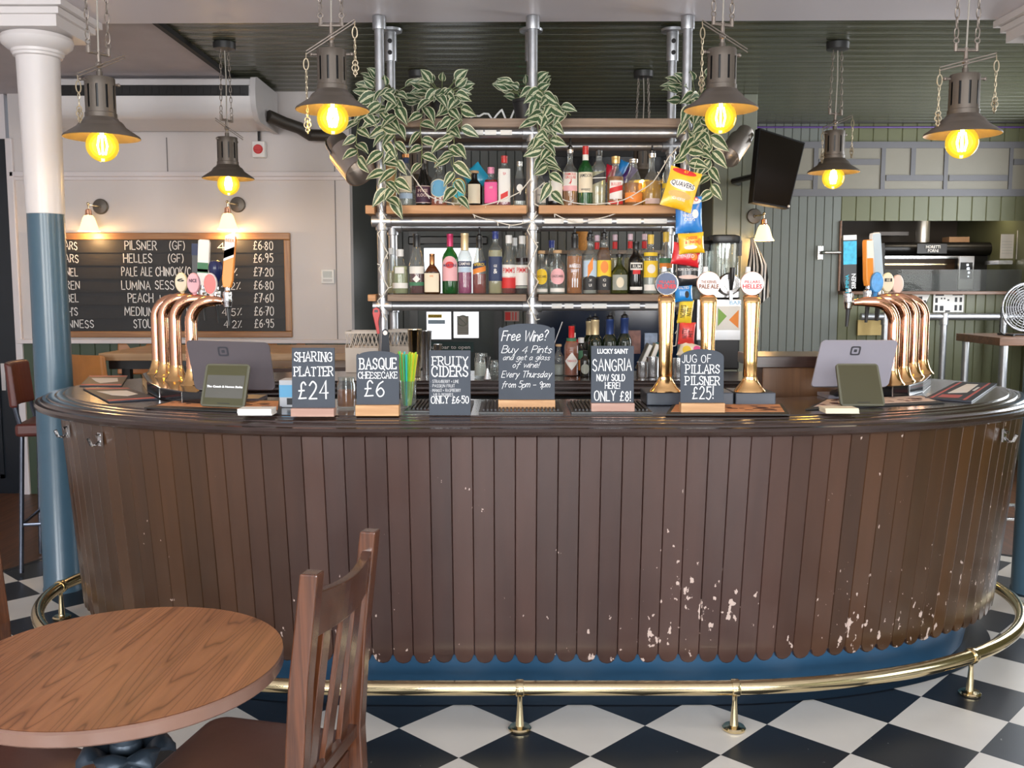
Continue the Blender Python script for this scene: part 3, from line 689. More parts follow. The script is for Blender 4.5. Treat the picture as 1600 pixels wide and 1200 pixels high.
def crossbars(zb, thick, m, zt):
    for a,b in ((0,1),(1,2)):
        xa, xb = XG[a]+.03, XG[b]-.03
        mb = MB(); mb.span((xa,YF-.06,zb-thick),(xb,YR+.05,zb)); mb.build('shelf_board', m, gan, smooth=0, bevel=.004)
    for y in (YF,YR):
        mb = MB(); mb.tube([(XG[0]-.02,y,zt),(XG[2]+.02,y,zt)], .0238, 16); t = mb.build('crossbar', GALV, gan)
        for x in XG:
            m2 = MB(); m2.tube([(x-.05,y,zt),(x-.048,y,zt),(x+.048,y,zt),(x+.05,y,zt)],[.026,.031,.031,.026],16)
            m2.tube([(x,y,zt-.045),(x,y,zt-.043),(x,y,zt+.043),(x,y,zt+.045)],[.026,.031,.031,.026],16)
            m2.build('tube_joint', GALV, t)
crossbars(ZT, .042, GREYWOOD, at(800,208,YF).z)
crossbars(ZU, .042, SHELFWOOD, at(800,346,YF).z)
crossbars(ZL, .034, GREYWOOD, at(800,478,YF).z)
mb = MB(); mb.span((XG[0]-.075,YF-.05,ZU-.042),(XG[0]-.03,YR,ZU)); mb.build('shelf_end', SHELFWOOD, gan, smooth=0, bevel=.004)
mb = MB(); mb.span((XG[0]-.07,YF-.05,ZL-.034),(XG[0]-.03,YR,ZL)); mb.build('shelf_end', SHELFWOOD, gan, smooth=0, bevel=.004)
# white price strips stuck on the tubes of the right hand bay
mb = MB()
def strip(px0,px1,zt):
    n = 4; a, b = at(px0,400,YF).x, at(px1,400,YF).x
    vs = []
    for x in (a,b):
        for k in range(n+1):
            t = -.5+ k*.25; vs.append((x, YF-.0250*math.cos(t), zt+.0250*math.sin(t)))
    mb.add(vs, [(k, n+1+k, n+2+k, k+1) for k in range(n)])
for y, spans in ((346,((850,880),(886,910),(918,955),(962,1000),(1004,1040))),(478,((862,878),(882,896),(908,926),(928,948),(984,1000),(1008,1030))),(208,((738,756),(758,776),(782,800)))):
    zt = at(800,y,YF).z
    for a,b in spans: strip(a,b,zt)
mb.build('price_strip', PAPER, gan)

# ------------------------------------------------------------------ bottles
CLEAR = glass('clear_glass', (.86,.89,.88), .97)
GREENG = glass('green_glass', (.05,.32,.08), .7, .9)
OLIVEG = glass('olive_glass', (.16,.19,.05), .6, .9)
DARKG = mat('near_black_glass', (.010,.009,.008), .08, var=.1, spec=.6)
BROWNG = glass('brown_glass', (.30,.12,.04), .75, .9)
def lq(name, r, g, b): return liquid(name, (r,g,b))
LIQ = dict(amber=lq('amber_spirit',.62,.24,.02), gold=lq('golden_spirit',.85,.50,.05), red=lq('red_liqueur',.42,.03,.02), deep=lq('deep_red_liqueur',.18,.02,.03),
  magenta=lq('magenta_liqueur',.50,.04,.22), orange=lq('orange_liqueur',.72,.25,.03), pink=lq('pink_gin',.75,.25,.33), clear=lq('pale_spirit',.62,.66,.62), green=lq('lime_cordial',.62,.66,.38),
  pale=lq('pale_gold_spirit',.68,.62,.36), brown=lq('brown_rum',.22,.08,.02), tomato=lq('pepper_sauce',.55,.12,.03), dark=lq('dark_liqueur',.04,.02,.02), coral=lq('coral_liqueur',.68,.16,.08))
def lab(name, r, g, b): return mat('label_'+name, (r,g,b), .6, var=.05)
LB = dict(white=lab('white',.78,.76,.72), cream=lab('cream',.74,.66,.50), black=lab('black',.02,.02,.022), navy=lab('navy',.02,.035,.10), pink=lab('pink',.78,.42,.45), hot=lab('hot_pink',.80,.10,.30),
  yellow=lab('yellow',.80,.55,.03), red=lab('red',.62,.03,.03), teal=lab('teal',.03,.42,.55), blue=lab('blue',.12,.38,.62), green=lab('green',.05,.18,.09), orange=lab('orange',.78,.25,.04), grey=lab('grey',.30,.32,.28), plum=lab('plum',.06,.02,.05), paleblue=lab('pale_blue',.45,.58,.72), gold=lab('gold',.60,.42,.14), rose=lab('rose',.72,.55,.50))
CAPM = dict(black=BLACK, white=WHITEPLASTIC, red=RED, gold=mat('gold_foil',(.70,.48,.20),.3,.8), copper=mat('copper_foil',(.55,.25,.10),.3,.7), cork=mat('cork',(.55,.36,.20),.8,var=.2,scale=40), blue=mat('blue_cap',(.02,.04,.22),.35), pinkcap=mat('pink_cap',(.75,.25,.40),.4), yellow=mat('yellow_cap',(.75,.52,.08),.4), steel=STEEL, magcap=mat('magenta_red_foil',(.48,.03,.12),.35,.3), pinkwhite=mat('pale_pink_cap',(.75,.55,.62),.4), goldlight=mat('pale_gold_foil',(.78,.62,.36),.35,.5), navycap=mat('dark_blue_foil',(.03,.06,.20),.3,.4))
PROF = {  # fractions of height / radius: (r, z) to the mouth
 'wine':   [(.80,0),(.98,.012),(1,.03),(1,.56),(.97,.61),(.80,.67),(.52,.725),(.38,.76),(.34,.80),(.33,.95),(.38,.955),(.38,.985),(.30,1)],
 'spirit': [(.80,0),(.97,.012),(1,.03),(1,.60),(.96,.65),(.80,.70),(.55,.745),(.42,.79),(.38,.84),(.38,.95),(.43,.955),(.43,.985),(.34,1)],
 'tall':   [(.80,0),(.97,.012),(1,.03),(1,.66),(.93,.71),(.70,.76),(.46,.80),(.40,.84),(.40,.95),(.44,.955),(.44,.985),(.36,1)],
 'squat':  [(.75,0),(.95,.015),(1,.05),(1,.50),(.97,.57),(.85,.64),(.60,.70),(.42,.745),(.38,.80),(.38,.94),(.44,.95),(.44,.985),(.36,1)],
 'flask':  [(.78,0),(.96,.02),(1,.07),(1,.40),(.95,.50),(.80,.58),(.55,.66),(.33,.72),(.24,.78),(.23,.93),(.30,.94),(.30,.985),(.24,1)],
 'decanter':[(.70,0),(.90,.02),(1,.12),(1,.34),(.93,.45),(.72,.55),(.45,.63),(.30,.70),(.26,.78),(.26,.94),(.34,.95),(.34,.985),(.28,1)],
 'bell':   [(.80,0),(.97,.012),(1,.03),(1,.44),(.94,.52),(.76,.62),(.56,.72),(.42,.80),(.37,.86),(.36,.95),(.42,.955),(.42,.985),(.34,1)],
}
def patch(r, p, h, z0, z1, ang, shape='rect'):
    mb = MB()
    def surf(t, z):
        a = -PI/2+t; cx, sx = math.cos(a), math.sin(a)
        q = r/((abs(cx)**p+abs(sx)**p)**(1/p)) if p != 2 else r
        return (q*cx, q*sx, z)
    if shape == 'rect':
        n = 16; vs = []
        for i in range(n+1):
            t = -ang+2*ang*i/n; vs += [surf(t,z0), surf(t,z1)]
        mb.add(vs, [(2*i,2*i+2,2*i+3,2*i+1) for i in range(n)])
    elif shape == 'arch':
        n = 16; vs = []
        for i in range(n+1):
            t = -ang+2*ang*i/n; vs += [surf(t,z0), surf(t,z1-(z1-z0)*.30*(abs(t)/ang)**2.2)]
        mb.add(vs, [(2*i,2*i+2,2*i+3,2*i+1) for i in range(n)])
    elif shape == 'band':                      # slanting band
        n = 16; vs = []
        for i in range(n+1):
            t = -ang+2*ang*i/n; dz = (z1-z0)*.35*t/ang; vs += [surf(t,z0+dz), surf(t,z1+dz)]
        mb.add(vs, [(2*i,2*i+2,2*i+3,2*i+1) for i in range(n)])
    else:
        n, m = 32, 4; zc = (z0+z1)/2; hz = (z1-z0)/2; vs = [surf(0,zc)]; fs = []
        for j in range(1,m+1):
            for i in range(n):
                a = 2*PI*i/n; ca, sa = math.cos(a), math.sin(a)
                k = 1/(abs(ca)+abs(sa)) if shape == 'diamond' else 1
                vs.append(surf(ang*ca*k*j/m, zc+hz*sa*k*j/m))
        for i in range(n): fs.append((0,1+i,1+(i+1)%n))
        for j in range(m-1):
            for i in range(n):
                a, b = 1+j*n+i, 1+j*n+(i+1)%n; fs.append((a,a+n,b+n,b))
        mb.add(vs, fs)
    return mb
def prof_r(kind, z0, z1):
    P = PROF[kind]; out = 0
    if z0 < .5: return 1
    for z in (z0,z1):
        for i in range(len(P)-1):
            if P[i][1] <= z <= P[i+1][1]: out = max(out, P[i][0]+(P[i+1][0]-P[i][0])*(z-P[i][1])/max(1e-6,P[i+1][1]-P[i][1]))
    return (out or 1)*1.05
def bottle(label, px, py, wpx, zb, Y=4.97, kind='spirit', g=None, liq=None, level=.55, cap='black', labels=(), txts=(), p=2.0, group=None, capz=.86, pour=0, cat='bottle', name='bottle', base_clear=0):
    """px, py: middle and top of the bottle in the photo; wpx its width there"""
    q = at(px,py,Y); h = q.z-zb; r = wpx*.5*(Y*CP-(q.z-1.54)*SP)/FPX
    o = thing(name, label, cat, (q.x, Y, zb+.001), 0, group)
    g = g or CLEAR
    pr = [(a*r, b*h) for a,b in PROF[kind]]
    mb = MB(); mb.lathe(pr, 28, p=p); mb.build('glass_body', g, o, smooth=50)
    if liq:
        lp = [(a*r*.94, max(b*h,.004)) for a,b in PROF[kind] if b < level]; 
        lp.append((lp[-1][0], level*h)); mb = MB(); mb.lathe(lp, 24, p=p); mb.build('drink', LIQ[liq], o, smooth=50)
    rn = max(a for a,b in PROF[kind] if b > capz)*r
    if cap == 'cork' or cap == 'stopper':
        mb = MB(); mb.lathe([(rn*1.02,.925*h),(rn*1.25,.93*h),(rn*1.3,.99*h),(rn*1.1,1.0*h)], 20); mb.build('cap', CAPM['cork'] if cap == 'cork' else BLACK, o)
    elif cap:
        mb = MB(); mb.lathe([(rn*.96,capz*h),(rn*1.06,capz*h+.001),(rn*1.06,.96*h),(rn*1.10,.965*h),(rn*1.10,.998*h),(rn*.9,h*1.004)], 20); mb.build('cap', CAPM[cap], o)
    if pour:
        mb = MB(); mb.lathe([(rn*.9,h),(rn*.95,h+.012),(.006,h+.02),(.0045,h+.02+pour)], 14); mb.build('pourer', BLACK if pour > 0 else STEEL, o)
    par = None
    for L in labels:
        m_, z0, z1, ang = L[:4]; sh = L[4] if len(L) > 4 else 'rect'; lift = 1.012+.006*(len(L) > 5 and L[5])
        lb = patch(r*lift*prof_r(kind,z0,z1), p, h, z0*h, z1*h, ang, sh).build('label', LB[m_], o, smooth=60)
    for (s, z, size, wd, cm) in txts:
        t = text(s, size*h, wd*1.5*r if wd else None, offset=.012); wrap(t, r*1.035)
        if p > 2: t.v = [(v[0], v[1], v[2]) for v in t.v]
        shift(t, (0,0,z*h)); t.build('lettering', LB.get(cm) or CHALK, o, smooth=0)
    return o
U = 'bottles on the upper shelf'; Lw = 'bottles on the lower shelf'; Ct = 'bottles on the back counter'
B = bottle
YU = 4.96
B('slim tan bottle at the left end of the upper shelf', 607,222,22, ZU,YU,'tall',mat('tan_bottle',(.50,.30,.13),.4),cap='gold',labels=[('cream',.22,.36,.8)],group=U,txts=[('1.',.24,.07,0,'black')])
B('clear bottle with copper cap and gold lettered label on upper shelf', 634,241,23, ZU,YU,'spirit',liq='clear',level=.3,cap='copper',capz=.93,labels=[('navy',.83,.92,2.9),('cream',.28,.58,.95),('paleblue',.16,.26,1.1)],group=U,txts=[('R',.34,.17,0,'gold')])
B('black bottle with plum label second from left pole on upper shelf', 661,256,24, ZU,YU,'bell',DARKG,cap='black',labels=[('rose',.095,.485,1.22),('plum',.11,.47,1.18,'rect',1)],group=U,txts=[('FIVE',.34,.07,.9,'rose'),('BLOOD',.24,.07,1.1,'rose')])
B('square bottle of red liqueur with round blue label on upper shelf', 686,252,26, ZU,YU,'squat',p=4,liq='coral',level=.40,cap='cork',labels=[('cream',.20,.60,1.0,'disc'),('blue',.22,.58,.9,'disc',1)],group=U,base_clear=1)
B('round bottle with teal disc label behind the hanging leaves', 717,255,24, ZU,YU,'squat',liq='pale',level=.25,cap='cork',labels=[('yellow',.17,.64,1.1,'disc'),('teal',.19,.62,1.0,'disc',1)],group=U)
B('small dark shouldered bottle with cream label and cork stopper', 741,267,25, ZU,YU,'squat',DARKG,cap='cork',labels=[('cream',.10,.62,.85)],group=U)
B('square pink gin bottle with hot pink label', 767,262,23, ZU,YU,'squat',p=4,liq='red',level=.68,cap='pinkcap',capz=.84,labels=[('hot',.10,.62,.8)],group=U,txts=[('GIN',.46,.06,.8,'rose')])
B('tall white labelled gin bottle with red cap', 788,244,21, ZU,YU,'tall',p=3.5,liq='pink',level=.55,cap='red',labels=[('white',.10,.74,.85),('red',.18,.28,.5,'band',1)],group=U,txts=[('BEEFEATER',.62,.05,1.2,'red')])
B('square clear bottle with black shield label beside the middle pole', 812,253,20, ZU,YU,'bell',p=4,liq='clear',level=.45,cap='steel',capz=.9,labels=[('black',.14,.62,.85),('white',.34,.5,.45,'disc',1)],group=U)
B('clear corked bottle with white label just right of middle pole', 844,266,20, ZU,YU,'spirit',liq='clear',level=.4,cap='cork',labels=[('white',.12,.50,1.0)],group=U,txts=[('COTSWOLDS',.30,.05,1.0,'black')])
B('bottle with white over black label behind the middle trailing plant', 868,262,24, ZU,YU,'spirit',DARKG,cap='black',labels=[('white',.16,.66,1.1)],group=U)
B('blended whisky bottle with bird label and black pourer', 891,234,24, ZU,YU,'wine',liq='amber',level=.30,cap='steel',capz=.93,pour=.05,labels=[('white',.28,.60,1.1),('pink',.28,.37,1.11,'rect',1)],group=U,txts=[('FAMOUS',.545,.045,1.0,'red'),('GROUSE',.49,.045,1.0,'red')])
# the bird on that label
bb = MB()
bird = [(-.9,.15),(-.5,.30),(-.1,.75),(.12,1.15),(.10,1.45),(.22,1.62),(.42,1.55),(.62,1.42),(.42,1.38),(.46,1.0),(.40,.55),(.15,.25),(.12,-.05),(.25,-.1),(-.02,-.1),(-.02,.22),(-.3,.12)]
bb.add([(x*.012,0,z*.017) for x,z in bird],[tuple(range(len(bird)))])
last = [o for o in COL.objects if o.get('label','').startswith('blended whisky')][0]
shift(wrap(bb,.0415),(0,0,.115)); bb.build('emblem', LB['red'], last, smooth=0)
B('green whiskey bottle with cream label and red capsule', 915,229,24, ZU,YU,'wine',GREENG,liq='brown',level=.5,cap='red',labels=[('cream',.24,.57,1.15),('white',.77,.87,2.8,'rect')],group=U,txts=[('JAMESON',.49,.055,1.15,'black'),('WHISKEY',.27,.035,.9,'black')])
B('square scotch bottle with slanted black label band', 936,235,22, ZU,YU,'tall',p=4,liq='pale',level=.62,cap='black',capz=.9,labels=[('black',.44,.58,.9,'band'),('white',.50,.515,.9,'band',1)],group=U,txts=[('WALKER',.22,.05,.9,'gold')])
B('wide amber whiskey bottle with white and red label', 962,245,27, ZU,YU,'squat',liq='amber',level=.60,cap='gold',labels=[('white',.16,.52,.8),('red',.06,.12,.95),('red',.30,.40,.8,'band',1)],group=U,txts=[('BULLEIT',.42,.06,.8,'red')])
B('amber decanter bottle with orange label on upper shelf', 990,249,30, ZU,YU,'bell',liq='amber',level=.5,cap='steel',capz=.92,labels=[('orange',.10,.30,1.1)],group=U)
B('round golden decanter with tall neck on upper shelf', 1019,240,31, ZU,YU,'decanter',liq='gold',level=.48,cap='steel',capz=.92,pour=.02,labels=[('rose',.06,.16,.8)],group=U)
B('slim pale ribbed bottle at the right end of the upper shelf', 1043,250,15, ZU,YU-.03,'tall',liq='pale',level=.5,cap=None,labels=[('yellow',.40,.5,2.9)],group=U)
# lower shelf, front row
YLs = 4.96
B('pale lime cordial bottle at the left end of the lower shelf', 625,390,25, ZL,YLs,'bell',liq='green',level=.62,cap='white',capz=.84,labels=[('white',.13,.25,1.25),('white',.46,.60,.6)],group=Lw)
B('dark red liqueur bottle with black pourer cap and white text', 651,366,25, ZL,YLs,'bell',liq='deep',level=.42,cap='black',capz=.78,labels=[('green',.14,.20,1.2),('white',.34,.46,1.1),('white',.19,.31,.5,'diamond',1)],group=Lw)
B('square brown orange liqueur bottle with copper cap', 675,397,26, ZL,YLs,'flask',BROWNG,p=4,liq='dark',level=.55,cap='copper',capz=.72,labels=[('cream',.05,.52,.8)],group=Lw,txts=[('COINTREAU',.42,.05,.8,'orange')])
B('green vermouth bottle with red cap and pink arch label', 703,366,25, ZL,YLs,'wine',GREENG,liq='dark',level=.22,cap='magcap',capz=.79,labels=[('pink',.22,.63,1.15,'arch'),('red',.43,.54,.55,'disc',1)],group=Lw,txts=[('MARTINI',.455,.045,1.2,'navy')])
B('clear bottle of magenta bitter with gold capsule', 726,365,22, ZL,YLs,'wine',liq='magenta',level=.36,cap='goldlight',capz=.72,labels=[('navy',.45,.54,1.2),('paleblue',.36,.44,1.0)],group=Lw,txts=[('CAMPARI',.475,.05,1.2,'white')])
B('orange red aperitif bottle with black pourer', 749,372,22, ZL,YLs,'bell',liq='red',level=.36,cap='black',capz=.82,pour=.035,labels=[('orange',.38,.48,1.1,'band'),('navy',.47,.57,1.2,'band',1)],group=Lw,txts=[('APEROL',.50,.055,1.2,'yellow')])
B('pale rum bottle with navy label and blue cap', 774,362,22, ZL,YLs,'tall',p=3,liq='pale',level=.70,cap='blue',capz=.88,labels=[('navy',.21,.60,1.1)],group=Lw,txts=[('ANGELO',.43,.04,1.0,'white'),('&',.33,.08,0,'white')])
B('fruit cup bottle with white cap and red lower label', 795,368,23, ZL,YLs,'bell',liq='red',level=.30,cap='white',capz=.86,labels=[('white',.28,.50,1.2),('red',.10,.30,1.21)],group=Lw,txts=[("PIMM'S",.36,.09,1.2,'red')])
B('dark fruit cup bottle with white cap against the middle pole', 816,369,23, ZL,YLs,'bell',liq='dark',level=.62,cap='white',capz=.86,labels=[('white',.15,.50,1.2),('grey',.10,.14,1.2)],group=Lw,txts=[("PIMM'S",.37,.09,1.1,'red')])
B('corked clear bottle with round yellow label right of the middle pole', 846,392,21, ZL,YLs,'spirit',liq='clear',level=.15,cap='cork',labels=[('yellow',.22,.58,1.0,'disc'),('white',.05,.12,1.1)],group=Lw,txts=[('CAZCABEL',.38,.05,1.1,'black')])
B('corked clear bottle with round pink label', 871,391,25, ZL,YLs,'spirit',liq='clear',level=.15,cap='cork',labels=[('pink',.22,.58,1.0,'disc'),('white',.05,.13,1.1)],group=Lw,txts=[('CAZCABEL',.38,.055,1.1,'black')])
B('bright orange mango liqueur bottle with black pourer', 898,370,25, ZL,YLs,'tall',liq='orange',level=.66,cap='black',capz=.80,pour=.03,labels=[],group=Lw,txts=[('MANGO',.46,.06,1.0,'brown_t'),('III',.12,.16,.5,'white'),('SHOT',.38,.055,.7,'brown_t')])
B('silver rum bottle with palm label and steel pourer', 922,370,22, ZL,YLs,'tall',p=3,liq='clear',level=.6,cap='black',capz=.93,pour=.02,labels=[('paleblue',.30,.58,1.05),('orange',.36,.57,.35,'band',1),('black',.07,.32,1.07,'arch',1)],group=Lw,txts=[('SILVER',.22,.045,.9,'white'),('RUM',.13,.05,.6,'white')])
B('dark spiced rum bottle with sunset palm label', 944,369,23, ZL,YLs,'tall',p=3,liq='brown',level=.8,cap='black',capz=.93,pour=.02,labels=[('yellow',.30,.58,1.05),('orange',.36,.57,.5,'disc',1),('black',.07,.32,1.07,'arch',1)],group=Lw,txts=[('SPICED',.22,.045,.9,'white'),('RUM',.13,.05,.6,'white')])
B('squat olive green flask of rum with grey portrait label', 968,397,30, ZL,YLs,'flask',OLIVEG,liq='dark',level=.5,cap='stopper',labels=[('grey',.10,.48,.85),('cream',.16,.42,.4,'disc',1)],group=Lw)
B('black rum bottle with ornate white printed label', 994,378,24, ZL,YLs,'spirit',DARKG,cap='black',labels=[('white',.46,.60,.9),('black',.49,.57,.8,'rect',1),('white',.08,.14,.9),('red',.38,.46,.5)],group=Lw,txts=[('RUM',.50,.06,.7,'white')])
B('clear coconut rum bottle with yellow label and yellow cap', 1017,367,24, ZL,YLs,'wine',liq='clear',level=.3,cap='yellow',capz=.84,labels=[('yellow',.28,.56,1.15),('white',.35,.50,.55,'disc',1),('yellow',.64,.70,1.3),('white',.06,.16,1.0)],group=Lw)
B('clear bottle with yellow cap half hidden by a round tap badge', 1041,363,21, ZL,YLs-.02,'spirit',liq='clear',level=.4,cap='yellow',capz=.84,labels=[('orange',.42,.50,1.2),('green',.50,.58,1.2)],group=Lw)
LB['brown_t'] = lab('brown',.16,.05,.01)
# back row of the lower shelf
YBk = 5.16
B('clear bottle in the back row behind the pink disc label', 862,376,20, ZL,YBk,'spirit',liq='clear',level=.5,cap='blue',group=Lw)
for px,py,s in ((933,368,'left'),(961,367,'second'),(985,366,'third'),(1007,366,'right')):
    B({'left':'pink capped soda bottle behind the palm label rum','second':'pink capped soda bottle behind the olive flask','third':'pink capped soda bottle between flask and black rum','right':'pink capped soda bottle behind the yellow label rum'}[s], px,py,19, ZL,YBk,'wine',liq='pale',level=.6,cap='pinkwhite',capz=.9,labels=[('red',.76,.88,2.9)],group='pink capped bottles in the back row')
for px,s in ((611,'pale corked bottle tucked behind the lime cordial'),(804,'white capped bottle standing between the two fruit cups')):
    B(s, px,372 if px>700 else 388,18, ZL,YBk,'bell',liq='pale' if px<700 else 'deep',level=.5,cap='white',group=Lw)
# back counter
B('small bottle of pepper sauce with red cap and white diamond label', 893,510,23, TOP,4.72,'wine',liq='tomato',level=.7,cap='red',capz=.765,labels=[('green',.70,.76,2.9),('white',.12,.48,1.0,'diamond')],group=Ct,txts=[('TABASCO',.29,.04,.9,'red')])
B('stubby glass shaker bottle with cork stopper', 873,538,17, TOP,4.74,'squat',liq='clear',level=.35,cap='cork',group=Ct)
B('dark sauce bottle with green and orange label and white cap', 908,528,20, TOP,4.80,'squat',DARKG,cap='white',labels=[('green',.42,.66,1.1),('orange',.12,.40,1.1)],group=Ct)
B('tiny black bitters bottle with pale oval label', 914,548,15, TOP,4.66,'spirit',DARKG,cap='black',labels=[('grey',.12,.50,1.0,'disc')],group=Ct)
B('tall dark bottle with red foil behind the pepper sauce', 896,508,15, TOP,4.88,'wine',DARKG,cap='black',labels=[('red',.60,.70,2.9),('white',.74,.84,2.0)],group=Ct)
for px,py,c,lb in ((930,500,'goldlight','dark wine bottle with pale gold foil neck'),(953,499,'navycap','dark wine bottle with blue foil neck in the middle'),(976,497,'navycap','dark wine bottle with blue foil neck nearest the steel cups'),(922,502,'goldlight','dark wine bottle with gold foil half hidden behind another')):
    B(lb, px,py,23, TOP,4.86 if px!=922 else 4.98,'wine',glass('dark_wine_glass',(.03,.05,.02),.5,.9),liq='dark',level=.6,cap=c,capz=.72,pour=.012,group='wine bottles on the back counter')

# ------------------------------------------------------------------ trailing variegated plants
def leaf_material():
    m, N, L, Bs = nt('variegated_leaf')
    uv = N.new('ShaderNodeUVMap'); uv.uv_map = 'leaf'; sp = N.new('ShaderNodeSeparateXYZ'); L.new(uv.outputs[0], sp.inputs[0])
    nz = N.new('ShaderNodeTexNoise'); nz.inputs['Scale'].default_value = 7; L.new(uv.outputs[0], nz.inputs['Vector'])
    a = N.new('ShaderNodeMath'); a.operation = 'MULTIPLY_ADD'; a.inputs[1].default_value = .14; L.new(nz.outputs[0], a.inputs[0]); L.new(sp.outputs[0], a.inputs[2])
    cr = N.new('ShaderNodeValToRGB'); e = cr.color_ramp.elements
    cr.color_ramp.interpolation = 'LINEAR'
    cw, cg, cg2 = (.62,.62,.45,1), (.050,.098,.045,1), (.16,.235,.10,1)
    e[0].position = 0; e[0].color = cw; e[1].position = .075; e[1].color = cw
    for p, c in ((.10,cg),(.38,cg),(.41,cw),(.475,cw),(.485,cg2),(.515,cg2),(.525,cw),(.59,cw),(.62,cg),(.90,cg),(.93,cw)):
        q = e.new(p); q.color = c
    L.new(a.outputs[0], cr.inputs[0]); L.new(cr.outputs[0], Bs.inputs['Base Color']); Bs.inputs['Roughness'].default_value = .4
    return m
LEAF = leaf_material(); STEM = mat('plant_stem', (.16,.20,.08), .6)
def leaf(mb, uvs, base, direc, size, roll):
    d = direc.normalized(); side = d.cross(Vector((0,-1,.2)))
    side = side.normalized() if side.length > .05 else Vector((1,0,0))
    side = (Matrix.Rotation(roll,3,d) @ side); nrm = side.cross(d).normalized()
    n = 7; w = size*.31; rows = []; vs = []; uv = []
    for i in range(n+1):
        t = i/n; hw = w*(math.sin(PI*t**.75)**.9 if 0 < t < 1 else .02)*(1-.15*t)
        c = base + d*(size*t) + Vector((0,0,-.22*size*t*t)) + nrm*(.05*size*math.sin(PI*t))
        for k in (-1,-.5,0,.5,1):
            vs.append(c+side*(hw*k)+nrm*(.10*size*abs(k)*(.6 if 0<t<1 else 0))); uv.append((k*.5+.5-.07, t))
    fs = []
    for i in range(n):
        for k in range(4): a = i*5+k; fs.append((a,a+1,a+6,a+5))
    b = len(mb.v); mb.add(vs, fs); uvs += uv
def plant(label, potx, trails, tuft, Y=4.74, seed=1):
    rnd = random.Random(seed)
    q = at(potx,170,YF+.08)
    o = thing('trailing_plant', label, 'plant', (q.x, YF+.08, ZT+.001), 0, 'trailing plants on the top shelf')
    mb = MB(); mb.lathe([(.048,0),(.052,.004),(.066,.095),(.070,.097),(.070,.112),(.062,.112),(.060,.10)], 24); mb.build('pot', mat('plant_pot_black', (.015,.015,.017), .5), o)
    off = Vector((q.x, YF+.08, ZT+.001)); lf = MB(); uv = []; st = MB(); top = Vector((0,0,.10))
    paths = []
    for tr in trails:
        P = [at(x,y,Y+rnd.uniform(-.03,.02))-off for x,y in tr]
        pts = [top, (top+P[0])*.5+Vector((0,-.03,.06))]+P
        S_ = []
        for i in range(len(pts)-1):
            for k in range(5): S_.append(pts[i].lerp(pts[i+1],k/5))
        S_.append(pts[-1]); 
        for _ in range(2):
            S_ = [S_[0]]+[(S_[i-1]+S_[i]*2+S_[i+1])/4 for i in range(1,len(S_)-1)]+[S_[-1]]
        st.tube(S_, .0022, 6); paths.append(S_)
        acc = 0; sgn = 1
        for i in range(6,len(S_)):
            acc += (S_[i]-S_[i-1]).length
            if acc > .034:
                acc = 0; sgn = -sgn; t = (S_[i]-S_[i-1]).normalized()
                d = Vector((sgn*rnd.uniform(.5,1.1), rnd.uniform(-.75,-.1), rnd.uniform(-.7,.25)))+t*.35
                leaf(lf, uv, S_[i], d, rnd.uniform(.075,.108), rnd.uniform(-.6,.6))
    for k in range(tuft):
        a = rnd.uniform(0,2*PI); e = rnd.uniform(-.1,.9)
        d = Vector((math.cos(a), -abs(math.sin(a))*.8+.15, e))
        b = top+Vector((math.cos(a)*.05, math.sin(a)*.04, rnd.uniform(0,.05)))+Vector((d.x*.04,d.y*.04,abs(d.z)*.08))
        st.tube([top,(top+b)/2+Vector((0,0,.015)),b], .0018, 5); leaf(lf, uv, b, d, rnd.uniform(.065,.10), rnd.uniform(-.8,.8))
    f = lf.build('foliage', LEAF, o, smooth=60)
    ul = f.data.uv_layers.new(name='leaf')
    for lp in f.data.loops: ul.data[lp.index].uv = uv[lp.vertex_index]
    st.build('stems', STEM, o)
plant('variegated trailing plant hanging around the left pole', 606,
  [[(598,150),(592,180),(603,210),(597,245),(604,285),(606,310)],[(580,160),(560,190),(556,220),(560,246)],[(622,150),(620,180),(616,215),(622,250),(616,290),(612,312)],[(612,150),(604,175),(606,200)]], 20, seed=3)
plant('variegated trailing plant with two long strands left of middle', 690,
  [[(680,150),(662,165),(656,200),(660,230),(658,262)],[(700,150),(704,185),(710,220),(708,255),(712,290),(716,312)],[(715,150),(722,175),(720,205)],[(708,160),(698,190),(700,225),(706,260)]], 26, seed=8)
plant('variegated trailing plant beside the middle pole', 822,
  [[(838,150),(846,180),(852,205),(846,235),(858,265),(862,300)],[(852,150),(866,175),(858,205),(862,240)],[(845,160),(838,190),(846,225),(852,260)],[(862,155),(880,170),(892,180)]], 20, seed=12)
plant('variegated trailing plant spilling over the right pole', 1086,
  [[(1082,160),(1074,190),(1078,215),(1070,245),(1080,262)],[(1095,170),(1106,200),(1114,230),(1108,262),(1112,295),(1114,308)],[(1090,165),(1098,195),(1090,225),(1098,250)]], 16, seed=21)

